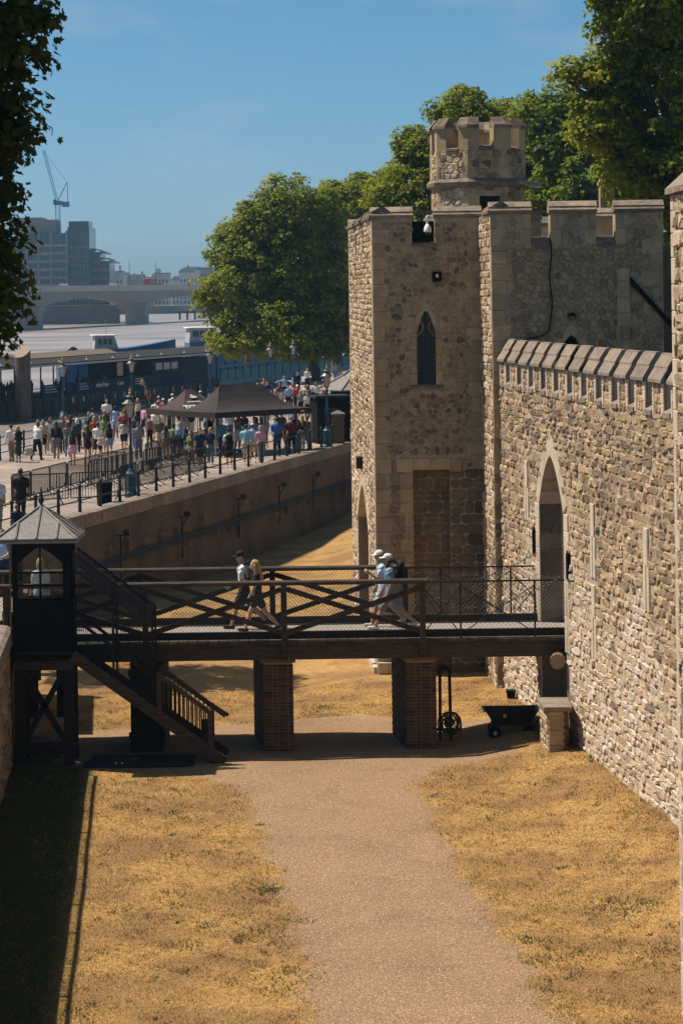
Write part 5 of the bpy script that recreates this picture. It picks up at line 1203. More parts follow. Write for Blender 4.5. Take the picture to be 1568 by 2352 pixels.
mb = MB(); mb.box(-0.2, -0.13, -0.40, -0.385, 0.5, 0.58); mb.build('yellow_tag', flat('yellow tag', (0.5, 0.33, 0.06)), ct)
mb = MB(); mb.bar((-0.5, -0.3, 0.66), (-0.15, -0.3, 0.66), 0.3, 0.05); mb.build('board', m_woodk, ct)
hr = thing('hose_reel', 'dark looped strap and coiled hose on a stand beside the brick pier', 'hose reel', (2.2, 54.5, 0.05))
mb = MB(); 
for X in (-0.12, 0.12): mb.bar((X, 0, 0), (X * 0.9, 0, 1.5), 0.07, 0.06)
loop = [(0.12 * math.cos(a) * 1.0, 0, 1.5 + 0.16 * math.sin(a)) for a in np.linspace(0, PI, 8)]
for p, q in zip(loop, loop[1:]): mb.bar(p, q, 0.08, 0.07)
mb.bar((-0.2, 0, 0.25), (0.2, 0, 0.25), 0.06, 0.06); mb.build('stand', m_woodk, hr)
mb = MB(); m_hose = mat('hose', [(0.03, 0.026, 0.015), (0.08, 0.07, 0.035)], scale=9, rough=.6)
for k in range(13):
    R_ = random.uniform(0.14, 0.25); cx_, cz_ = 0.1 + random.uniform(-.05, .05), 0.42 + random.uniform(-.05, .05); tl = random.uniform(-.3, .3)
    pts = [(cx_ + R_ * math.cos(a), -0.12 + k * 0.015 + tl * 0.1 * math.sin(a), cz_ + R_ * 1.1 * math.sin(a)) for a in np.linspace(0, 2 * PI, 15)]; mb.path(pts, 0.012, 5)
mb.path([(0.3, -0.1, 0.5), (0.36, -0.12, 0.3), (0.3, -0.15, 0.08), (0.05, -0.2, 0.02)], 0.012, 5); mb.build('hose_coil', m_hose, hr)
mb = MB(); mb.tube((0.1, -0.14, 0.42), (0.1, 0.14, 0.42), 0.1, None, 10); mb.build('drum', m_black, hr)
bu = thing('bucket', 'small dark bucket at the foot of the curtain wall', 'bucket', (3.95, 58.4, 0.3)); mb = MB(); mb.lathe([(0.09, 0), (0.12, 0.2), (0.125, 0.21)], n=10); mb.build('body', m_blackf, bu); mb = MB(); mb.lathe([(0.125, 0.2), (0.13, 0.23), (0.12, 0.23)], n=10); mb.build('rim', m_black, bu)
# stub wall pillar
sp_ = thing('stone_pillar', 'stub stone pillar with slab cap standing beside the curtain wall', 'pillar', (4.45, 51.9, 0.2))
fp = Face((4.30, 51.8), (4.72, 51.8), -1); fpl = Face((4.30, 51.8), (4.22, 53.0), 1)
mb = MB(); mb.prism([(4.31, 51.81, -0.2), (4.71, 51.81, -0.2), (4.71, 53, -0.2), (4.23, 53, -0.2)], (0, 0, 1.36)); rel(sp_, mb.build('core', m_mort, sp_))
z = 0.1
while z < 1.1: hh = min(random.uniform(0.26, 0.36), 1.15 - z); mb = MB(); block(mb, fp, 0, 0.30 + random.uniform(-.03, .02), z, z + hh - 0.006, -0.04, 0.02); rel(sp_, mb.build('quoin', m_ash, sp_)); z += hh
for i in range(14):
    mb = MB(); mb.rv = random.uniform(0.4, 1); L_ = 0.1 if i % 2 else 0.075; block(mb, fp, 0.42 - L_, 0.425, 0.1 + i * 0.075, 0.165 + i * 0.075, -0.04, 0.012, b=.004); rel(sp_, mb.build('brick', m_brick, sp_))
MS = Masonry(sp_); MS.lay(fpl, coursed_cells(0.02, fpl.L, 0, 1.15, 0.12, 0.22, 0.15, 0.32, wob=.015), m_ragl, h=(0.015, 0.04), gap=0.012, tilt=.4); MS.finish(100)
mb = MB(); mb.rv = .6; mb.prism([(4.20, 51.72, 1.16), (4.80, 51.72, 1.16), (4.82, 53.0, 1.16), (4.14, 53.05, 1.16)], (0, 0, 0.09)); rel(sp_, mb.build('cap_slab', m_copl, sp_))
# red fire-point boxes by the arch
for (y_, z_, lab) in ((56.15, 4.35, 'dark box with a red top on the far side of the gateway'), (52.75, 4.15, 'tall dark box with a red top on the near side of the gateway')):
    t = thing('wall_box', lab, 'box', fc.at(uc(y_), z_, 0.02)); mb = MB(); mb.bbox(-0.06, 0.02, -0.12, 0.12, -0.3, 0.28, .02); mb.build('body', m_blackf, t); mb = MB(); mb.bbox(-0.05, 0.0, -0.06, 0.06, 0.285, 0.35, .01); mb.build('top', flat('signal red', (0.35, 0.05, 0.03)), t)
# ------------------------------------------------------------ people: one skinned surface each (smooth blend of tapered limbs, polygonised)
def surface_nets(F, org, h, LAB):
    s = F < 0; nx_, ny_, nz_ = F.shape
    cnt = np.zeros((nx_ - 1, ny_ - 1, nz_ - 1), np.int8); pos = np.zeros((nx_ - 1, ny_ - 1, nz_ - 1, 3), np.float32); num = np.zeros((nx_ - 1, ny_ - 1, nz_ - 1), np.float32)
    sl = lambda o: (slice(o[0], nx_ - 1 + o[0]), slice(o[1], ny_ - 1 + o[1]), slice(o[2], nz_ - 1 + o[2]))
    cs = [(i, j, k) for i in (0, 1) for j in (0, 1) for k in (0, 1)]
    for c in cs: cnt += s[sl(c)]
    act = (cnt > 0) & (cnt < 8)
    for a in cs:
        for ax in range(3):
            if a[ax]: continue
            b = list(a); b[ax] = 1; fa, fb = F[sl(a)], F[sl(tuple(b))]; cr = (fa < 0) != (fb < 0)
            t = np.where(cr, fa / np.where(cr, fa - fb, 1), 0)
            num += cr
            for d in range(3): pos[..., d] += np.where(cr, a[d] + (t if d == ax else 0), 0)
    idx = -np.ones(act.shape, np.int64); ii = np.argwhere(act); idx[act] = np.arange(len(ii))
    V = (pos[act] / num[act][:, None] + ii) * h + org
    faces = []; labs = []
    for ax in range(3):
        o = [0, 0, 0]; o[ax] = 1
        A = s[:nx_ - o[0], :ny_ - o[1], :nz_ - o[2]]; B = s[o[0]:, o[1]:, o[2]:]; cr = np.argwhere(A != B)
        u, v = (ax + 1) % 3, (ax + 2) % 3
        lim = np.array(act.shape); ok = (cr[:, u] > 0) & (cr[:, v] > 0) & (cr[:, u] < lim[u]) & (cr[:, v] < lim[v]) & (cr[:, ax] < lim[ax]); cr = cr[ok]
        def cell(du, dv): c = cr.copy(); c[:, u] += du; c[:, v] += dv; return idx[c[:, 0], c[:, 1], c[:, 2]]
        q = np.stack([cell(-1, -1), cell(0, -1), cell(0, 0), cell(-1, 0)], 1); ins = s[cr[:, 0], cr[:, 1], cr[:, 2]]
        q = np.where(ins[:, None], q, q[:, ::-1]); pt = cr.copy(); pt[~ins, ax] += 1
        faces.append(q); labs.append(LAB[pt[:, 0], pt[:, 1], pt[:, 2]])
    return V, np.concatenate(faces), np.concatenate(labs)
def polygonise(prims, h):
    """prims: (p, q, r0, r1, label, k, (sx, sy, sz))"""
    P = np.array([p[0] for p in prims] + [p[1] for p in prims]); R = max(max(p[2], p[3]) for p in prims) + 3 * h + 0.03
    lo = P.min(0) - R; hi = P.max(0) + R; n = np.ceil((hi - lo) / h).astype(int) + 1
    F = np.full(n, 1.0, np.float32); RAW = np.full(n, 9.0, np.float32); LAB = np.zeros(n, np.int8)
    ax = [lo[d] + np.arange(n[d]) * h for d in range(3)]
    for (p, q, r0, r1, lab, k, sc) in prims:
        p, q, sc = np.array(p, float), np.array(q, float), np.array(sc, float); rr = max(r0, r1); pad = rr * sc.max() + k + 2.5 * h
        a = np.maximum(0, np.floor((np.minimum(p, q) - pad - lo) / h).astype(int)); b = np.minimum(n, np.ceil((np.maximum(p, q) + pad - lo) / h).astype(int) + 1)
        S_ = tuple(slice(a[d], b[d]) for d in range(3))
        X, Y, Z = np.meshgrid(*[ax[d][S_[d]] for d in range(3)], indexing='ij'); G = np.stack([X, Y, Z], -1).astype(np.float32)
        m_ = (p + q) / 2; G = (G - m_) / sc; pp, qq = (p - m_) / sc, (q - m_) / sc; d_ = qq - pp; L2 = float(d_ @ d_)
        t = np.clip(((G - pp) @ d_) / L2, 0, 1) if L2 > 1e-9 else np.zeros(G.shape[:3])
        dist = (np.sqrt(((G - pp - t[..., None] * d_) ** 2).sum(-1)) - (r0 + (r1 - r0) * t)) * sc.min()
        f = F[S_]; hh = np.clip(0.5 + 0.5 * (f - dist) / k, 0, 1); F[S_] = f * (1 - hh) + dist * hh - k * hh * (1 - hh)
        rw = RAW[S_]; better = dist < rw; RAW[S_] = np.where(better, dist, rw); lb = LAB[S_]; lb[better] = lab
    return surface_nets(F, lo, h, LAB)
SKIN, TOP, BOT, SHOE, HAIR, HAT, EYE, PRINT = range(8)
def person_prims(cfg, detail=False):
    g = cfg.get; P = []; f = 1.0; W = g('build', 1.0)
    st = g('stride', 0.25); fem = g('fem', False)
    def add(p, q, r0, r1, lab, k=0.025, sc=(1, 1, 1)): P.append((p, q, r0, r1, lab, k, sc))
    hipw = 0.085; ank = []
    legs = {}
    for sd, ph in ((-1, g('phase', 1)), (1, -g('phase', 1))):
        th = ph * st; kb = 0.12 + (0.45 * st if ph < 0 else 0.02)
        hip = np.array((sd * hipw, 0, 0.92)); knee = hip + 0.42 * np.array((0, math.sin(th), -math.cos(th))); a2 = th - kb
        an = knee + 0.42 * np.array((0, math.sin(a2), -math.cos(a2))); legs[sd] = (hip, knee, an, th, a2); ank.append(an[2])
    dz = min(ank) - 0.075; f0 = np.array((0, 0, -dz))
    sk = lambda v: tuple(np.array(v) + f0)
    kind = g('legs', 'shorts')
    for sd, (hip, knee, an, th, a2) in legs.items():
        toe = an + np.array((sd * 0.02, 0.15 if a2 > -0.5 else 0.10, -0.035 if a2 > -0.5 else -0.09))
        if kind == 'trousers':
            add(sk(hip), sk(knee), 0.095 * W, 0.07, BOT); add(sk(knee), sk(an + np.array((0, 0, 0.02))), 0.07, 0.055, BOT)
        elif kind == 'shorts':
            m_ = hip + (knee - hip) * g('hem', 0.85); add(sk(hip), sk(m_), 0.1 * W, 0.092, BOT); add(sk(m_), sk(knee), 0.062, 0.055, SKIN); add(sk(knee), sk(knee * 0.6 + an * 0.4), 0.052, 0.056, SKIN); add(sk(knee * 0.6 + an * 0.4), sk(an), 0.056, 0.034, SKIN)
        else:
            add(sk(hip), sk(knee), 0.08 * W, 0.055, SKIN); add(sk(knee), sk(knee * 0.6 + an * 0.4), 0.052, 0.054, SKIN); add(sk(knee * 0.6 + an * 0.4), sk(an), 0.054, 0.034, SKIN)
        add(sk(an + np.array((0, -0.04, -0.035))), sk(toe), 0.042, 0.036, SHOE, 0.02)
    lean = g('lean', 0.04)
    def tz(x, y, z): return sk((x, y + (z - 0.92) * lean, z))
    if kind in ('skirt', 'dress'):
        add(tz(0, 0, 0.98), sk((0, 0, g('hemz', 0.55) + 0.15)), 0.13 * W, 0.185, BOT if kind == 'skirt' else TOP, 0.04, (1, 0.8, 1))
    add(tz(-0.05, 0, 0.93), tz(0.05, 0, 0.93), 0.125 * W, 0.125 * W, BOT if kind != 'dress' else TOP, 0.05, (1, 0.85, 1))
    add(tz(0, 0, 1.02), tz(0, 0, 1.16), 0.132 * W, 0.14 * W, TOP, 0.05, (1.05, 0.72, 1))
    add(tz(0, 0, 1.16), tz(0, 0.005, 1.34), 0.14 * W, (0.15 if fem else 0.165) * W, TOP, 0.05, (1.0, 0.70, 1))
    sw = (0.155 if fem else 0.18) * W
    add(tz(-sw + 0.03, 0, 1.405), tz(sw - 0.03, 0, 1.405), 0.066, 0.066, TOP, 0.05)
    if fem: add(tz(-0.06, 0.085, 1.28), tz(0.06, 0.085, 1.28), 0.06, 0.06, TOP, 0.04)
    add(tz(0, -0.005, 1.44), tz(0, 0.015, 1.55), 0.052, 0.048, SKIN, 0.03)
    hd = g('head', (0, 0)); # yaw, pitch
    hc = np.array((0, 0.03 + (0.72) * lean, 1.635)); cy_, sy_ = math.cos(hd[0]), math.sin(hd[0]); cp, sp2 = math.cos(hd[1]), math.sin(hd[1])
    def H(x, y, z):
        y, z = y * cp + z * sp2, -y * sp2 + z * cp
        return sk(hc + np.array((x * cy_ - y * sy_, x * sy_ + y * cy_, z)))
    add(H(0, -0.012, 0.02), H(0, 0.012, 0.02), 0.088, 0.088, SKIN, 0.02, (0.86, 1.0, 1.18))
    add(H(0, 0.035, -0.055), H(0, 0.055, -0.075), 0.056, 0.036, SKIN, 0.03)
    add(H(0, 0.098, 0.0), H(0, 0.112, -0.02), 0.012, 0.015, SKIN, 0.012)
    for sd in (-1, 1): add(H(sd * 0.078, -0.005, 0.0), H(sd * 0.08, -0.012, 0.03), 0.015, 0.018, SKIN, 0.01)
    if detail:
        for sd in (-1, 1): add(H(sd * 0.032, 0.088, 0.022), H(sd * 0.036, 0.087, 0.022), 0.011, 0.011, EYE, 0.004)
        add(H(-0.02, 0.094, -0.048), H(0.02, 0.094, -0.048), 0.008, 0.008, SKIN, 0.006)
        add(H(-0.04, 0.088, 0.046), H(0.04, 0.088, 0.046), 0.010, 0.010, SKIN, 0.01)
    extra = {'hair': [], 'hat': []}
    def hair(lst):
        a = lambda *t, **kw: lst.append((t[0], t[1], t[2], t[3], HAIR, 0.02, kw.get('sc', (1, 1, 1))))
        hs = g('hair', 'short')
        if hs != 'bald':
            a(H(0, -0.028, 0.045), H(0, -0.005, 0.055), 0.094, 0.09, sc=(0.88, 1.0, 1.12))
        if hs == 'bob': a(H(-0.045, -0.03, 0.01), H(-0.06, -0.03, -0.09), 0.055, 0.045); a(H(0.045, -0.03, 0.01), H(0.06, -0.03, -0.09), 0.055, 0.045); a(H(0, -0.06, 0.0), H(0, -0.065, -0.08), 0.07, 0.06)
        if hs == 'long':
            a(H(0, -0.055, 0.02), tz(0, -0.085, 1.36), 0.078, 0.072); a(tz(0, -0.085, 1.36), tz(0, -0.10, 1.20), 0.072, 0.045)
            for sd in (-1, 1): a(H(sd * 0.06, -0.01, 0.0), tz(sd * 0.075, 0.0, 1.40), 0.042, 0.04)
        if hs == 'bun': a(H(0, -0.09, 0.1), H(0, -0.1, 0.11), 0.045, 0.045)
    def hat(lst):
        a = lambda p, q, r0, r1, sc=(1, 1, 1): lst.append((p, q, r0, r1, HAT, 0.01, sc))
        ht = g('hat')
        if ht == 'cap':
            a(H(0, -0.018, 0.068), H(0, -0.002, 0.07), 0.1, 0.098, (0.9, 1.0, 0.86)); a(H(-0.045, 0.115, 0.055), H(0.045, 0.115, 0.055), 0.05, 0.05, (1, 1, 0.22)); a(H(0, 0.1, 0.058), H(0, 0.13, 0.05), 0.07, 0.06, (1, 1, 0.2))
        if ht == 'sun': a(H(0, 0, 0.075), H(0, 0, 0.09), 0.1, 0.095, (0.92, 1, 0.9)); a(H(0, 0, 0.055), H(0.001, 0, 0.055), 0.17, 0.17, (1, 1, 0.12))
    if detail: hair(extra['hair']); hat(extra['hat'])
    else: hair(P); hat(P)
    # arms: (fwd, out, elbow bend) per side
    arms = g('arms', ((0.25, 0.12, 0.35), (-0.2, 0.12, 0.25)))
    for sd, (fw, out, be) in zip((-1, 1), arms):
        sh = np.array((sd * sw, (1.40 - 0.92) * lean, 1.40))
        def dirv(a, o): return np.array((sd * math.sin(o), math.sin(a) * math.cos(o), -math.cos(a) * math.cos(o)))
        el = sh + 0.28 * dirv(fw, out); wr = el + 0.25 * dirv(fw + be, out * 0.4); slv = g('sleeve', 'short')
        m_ = sh + (el - sh) * 0.62
        if slv == 'long': add(sk(sh), sk(el), 0.06 * W, 0.05, TOP); add(sk(el), sk(wr), 0.05, 0.04, TOP)
        else:
            if slv == 'short': add(sk(sh), sk(m_), 0.064 * W, 0.062 * W, TOP)
            else: add(sk(sh), sk(m_), 0.05, 0.044, SKIN)
            add(sk(m_), sk(el), 0.044, 0.038, SKIN, 0.015); add(sk(el), sk(wr), 0.038, 0.027, SKIN, 0.015)
        hdv = (wr - el) / np.linalg.norm(wr - el); side = np.array((1.0, 0, 0)); nrm_ = np.cross(hdv, side); nrm_ /= np.linalg.norm(nrm_)
        palm = wr + hdv * 0.075
        if not detail:
            add(sk(wr), sk(wr + hdv * 0.12), 0.028, 0.030, SKIN, 0.015, (1, 1, 1))
            th_ = palm + nrm_ * 0.04; add(sk(wr + hdv * 0.03), sk(th_), 0.015, 0.013, SKIN, 0.01)
        else:
            add(sk(wr), sk(palm), 0.025, 0.03, SKIN, 0.012)
            add(sk(wr + hdv * 0.05 - nrm_ * 0.025), sk(wr + hdv * 0.07 + nrm_ * 0.025), 0.022, 0.022, SKIN, 0.012)
            curl = g('curl', 0.5)
            for fi_, (off, ln) in enumerate(((-0.033, 0.055), (-0.011, 0.068), (0.011, 0.073), (0.033, 0.066))):
                b0 = palm + nrm_ * off + hdv * 0.012; cdir = hdv * math.cos(curl) + side * (-sd) * math.sin(curl); b1 = b0 + cdir * ln * 0.55; c2 = hdv * math.cos(curl * 2.2) + side * (-sd) * math.sin(curl * 2.2); b2 = b1 + c2 * ln * 0.45
                add(sk(b0), sk(b1), 0.010, 0.0095, SKIN, 0.004); add(sk(b1), sk(b2), 0.0095, 0.008, SKIN, 0.004)
            t0 = wr + hdv * 0.03 + nrm_ * 0.028; t1 = t0 + (hdv * 0.6 + nrm_ * 0.7 - side * sd * 0.2) * 0.045; add(sk(t0), sk(t1), 0.013, 0.011, SKIN, 0.006); add(sk(t1), sk(t1 + hdv * 0.03), 0.011, 0.009, SKIN, 0.004)
    return P, extra
def cmat(name, c, rough=0.85):
    key = 'cloth %s' % name
    if key in MATS: return MATS[key]
    return mat(key, [tuple(v * 0.78 for v in c), tuple(min(1, v * 1.12) for v in c)], scale=14, rough=rough, bump=0.25, bscale=30)
CL = dict(white=(0.68, 0.67, 0.66), black=(0.012, 0.012, 0.014), navy=(0.015, 0.03, 0.07), grey=(0.2, 0.2, 0.2), olive=(0.13, 0.12, 0.085), beige=(0.5, 0.42, 0.33), tan=(0.36, 0.25, 0.15), pink=(0.62, 0.32, 0.42), teal=(0.03, 0.13, 0.17), aqua=(0.22, 0.50, 0.58), blue=(0.03, 0.10, 0.32), lblue=(0.30, 0.47, 0.66), jeans=(0.10, 0.15, 0.23), denim=(0.25, 0.32, 0.42), red=(0.40, 0.06, 0.04), orange=(0.48, 0.16, 0.08), green=(0.16, 0.24, 0.10), dgreen=(0.03, 0.06, 0.045), cream=(0.6, 0.53, 0.43), brown=(0.12, 0.07, 0.045), plaid=(0.2, 0.2, 0.22), floral=(0.5, 0.47, 0.42), maroon=(0.1, 0.03, 0.035), steel=(0.17, 0.27, 0.36), pale=(0.45, 0.55, 0.68))
HC = dict(dark=(0.015, 0.011, 0.008), brown=(0.06, 0.033, 0.018), blonde=(0.42, 0.27, 0.11), red=(0.2, 0.07, 0.025), white=(0.6, 0.58, 0.54), grey=(0.25, 0.24, 0.22))
SK = dict(fair=(0.55, 0.33, 0.22), tan=(0.42, 0.235, 0.14), dark=(0.12, 0.06, 0.035))
def person(loc, rz, H_, label, group=None, detail=False, h=None, **cfg):
    P, ex = person_prims(cfg, detail); h = h or (0.012 if detail else 0.027)
    V, F_, lab = polygonise(P, h)
    ms = [cmat('skin ' + cfg.get('skin', 'fair'), SK[cfg.get('skin', 'fair')], 0.55), cmat(cfg.get('top', 'white'), CL[cfg.get('top', 'white')]), cmat(cfg.get('bot', 'black'), CL[cfg.get('bot', 'black')]), cmat(cfg.get('shoe', 'white'), CL[cfg.get('shoe', 'white')]), cmat('hair ' + cfg.get('hairc', 'brown'), HC[cfg.get('hairc', 'brown')], 0.5), cmat(cfg.get('hatc', 'white'), CL[cfg.get('hatc', 'white')]), cmat('eye', (0.02, 0.015, 0.01)), cmat('black', CL['black'])]
    cl = np.zeros(len(V), bool); cl[F_[(lab == TOP) | (lab == BOT)].ravel()] = True; am = 0.007 if detail else 0.010   # soft folds in the clothes
    V[cl, 0] += am * np.sin(V[cl, 2] * 31 + V[cl, 1] * 44 + 7 * np.sin(V[cl, 2] * 9)); V[cl, 1] += am * np.sin(V[cl, 2] * 27 + V[cl, 0] * 52 + 5 * np.sin(V[cl, 0] * 13))
    s = H_ / 1.75; me = np_mesh('person', V * s, F_, ms, smooth_=True, midx=lab)
    o = new_obj('person', me); o.location = loc; o.rotation_euler = (0, 0, rz); tag(o, label, 'person', group)
    for k_, nm, m_ in (('hair', 'hair', ms[4]), ('hat', 'cap', ms[5])):
        if detail and ex[k_]:
            V, F_, lab = polygonise(ex[k_], 0.012); new_obj(nm, np_mesh(nm, V * s, F_, m_, smooth_=True), o)
    return o
def backpack(loc, rz, z0, label, m, sc=1.0):
    t = thing('backpack', label, 'backpack', loc, rz)
    prims = [((-0.09, -0.20, z0 + 0.1), (0.09, -0.20, z0 + 0.1), 0.10, 0.10, 0, 0.05, (1, 0.8, 1)), ((-0.08, -0.19, z0 + 0.34), (0.08, -0.19, z0 + 0.34), 0.085, 0.085, 0, 0.05, (1, 0.75, 1)), ((0, -0.19, z0 + 0.1), (0, -0.19, z0 + 0.34), 0.14, 0.13, 0, 0.04, (1.1, 0.6, 1))]
    V, F_, l_ = polygonise(prims, 0.025); new_obj('bag', np_mesh('bag', V * sc, F_, m, smooth_=True), t)
    for sd in (-1, 1):
        mb = MB(); mb.path([(sd * 0.11, -0.12, z0 + 0.36), (sd * 0.115, -0.03, z0 + 0.45), (sd * 0.115, 0.07, z0 + 0.42), (sd * 0.12, 0.115, z0 + 0.28), (sd * 0.13, 0.06, z0 + 0.08), (sd * 0.12, -0.12, z0 + 0.04)], 0.022, 5); mb.v = [tuple(c * sc for c in v) for v in mb.v]; mb.build('strap', m, t)
    return t
# --- on the footbridge (walking left, -X): facing +Y turned by +90 deg
GB = 'people walking over the footbridge'
def on(x, y): return (x, y, Z_D + 0.032)
person(on(-2.32, 55.35), PI / 2, 1.80, 'person in black cap, white top and black shorts looking at a phone on the footbridge', GB, True, top='white', bot='black', legs='shorts', hem=0.9, hat='cap', hatc='black', hairc='brown', shoe='black', stride=0.42, phase=1, head=(0.05, 0.28), lean=0.06, arms=((0.12, 0.05, 1.05), (-0.1, 0.08, 0.3)), skin='tan')
person(on(-1.99, 54.75), PI / 2, 1.66, 'person with long blonde hair in black top and shorts on the footbridge', GB, True, top='black', bot='black', legs='shorts', hem=0.55, hair='long', hairc='blonde', fem=True, shoe='black', stride=0.45, phase=-1, lean=0.05, arms=((0.22, 0.1, 0.25), (-0.15, 0.1, 0.35)), skin='fair')
backpack(on(-2.22, 55.3), PI / 2, 1.05, 'black backpack worn by the person in the black cap', cmat('black', CL['black']), 1.02)
ph = thing('phone', 'dark phone held in front of the white top on the footbridge', 'phone', (-2.76, 55.18, 3.60)); mb = MB(); mb.bbox(-0.07, 0.07, -0.035, 0.035, -0.004, 0.006, .003); mb.xf(Matrix.Rotation(0.5, 4, 'Y')); mb.build('body', m_blackf, ph); mb = MB(); mb.box(-0.062, 0.062, -0.03, 0.03, 0.0065, 0.008); mb.xf(Matrix.Rotation(0.5, 4, 'Y')); mb.build('screen', m_dglass, ph)
person(on(1.02, 54.75), PI / 2, 1.78, 'person in steel blue shirt and grey shorts with white cap on the footbridge', GB, True, top='steel', bot='grey', legs='shorts', hem=0.95, hat='cap', hatc='white', hairc='grey', shoe='white', stride=0.5, phase=-1, lean=0.05, arms=((-0.12, 0.08, 0.5), (0.2, 0.06, 0.3)), skin='tan', build=1.08)
person(on(0.86, 55.4), PI / 2, 1.76, 'person in pale blue shirt and shorts with raised fist and white cap on the footbridge', GB, True, top='pale', bot='pale', legs='shorts', hem=0.8, hat='cap', hatc='white', hairc='brown', shoe='cream', stride=0.4, phase=1, lean=0.06, arms=((0.3, 0.05, 1.9), (0.1, 0.05, 0.4)), skin='tan', head=(0, 0.2))
backpack(on(1.06, 54.78), PI / 2, 1.06, 'black backpack worn by the person in the steel blue shirt', cmat('black', CL['black']), 1.04)
# person seen through the hut window
person(on(-7.0, 55.6), PI * 0.1, 1.62, 'person with blonde hair and white top seen through the hut window', None, top='white', bot='denim', legs='trousers', hair='bob', hairc='blonde', fem=True, stride=0.1)
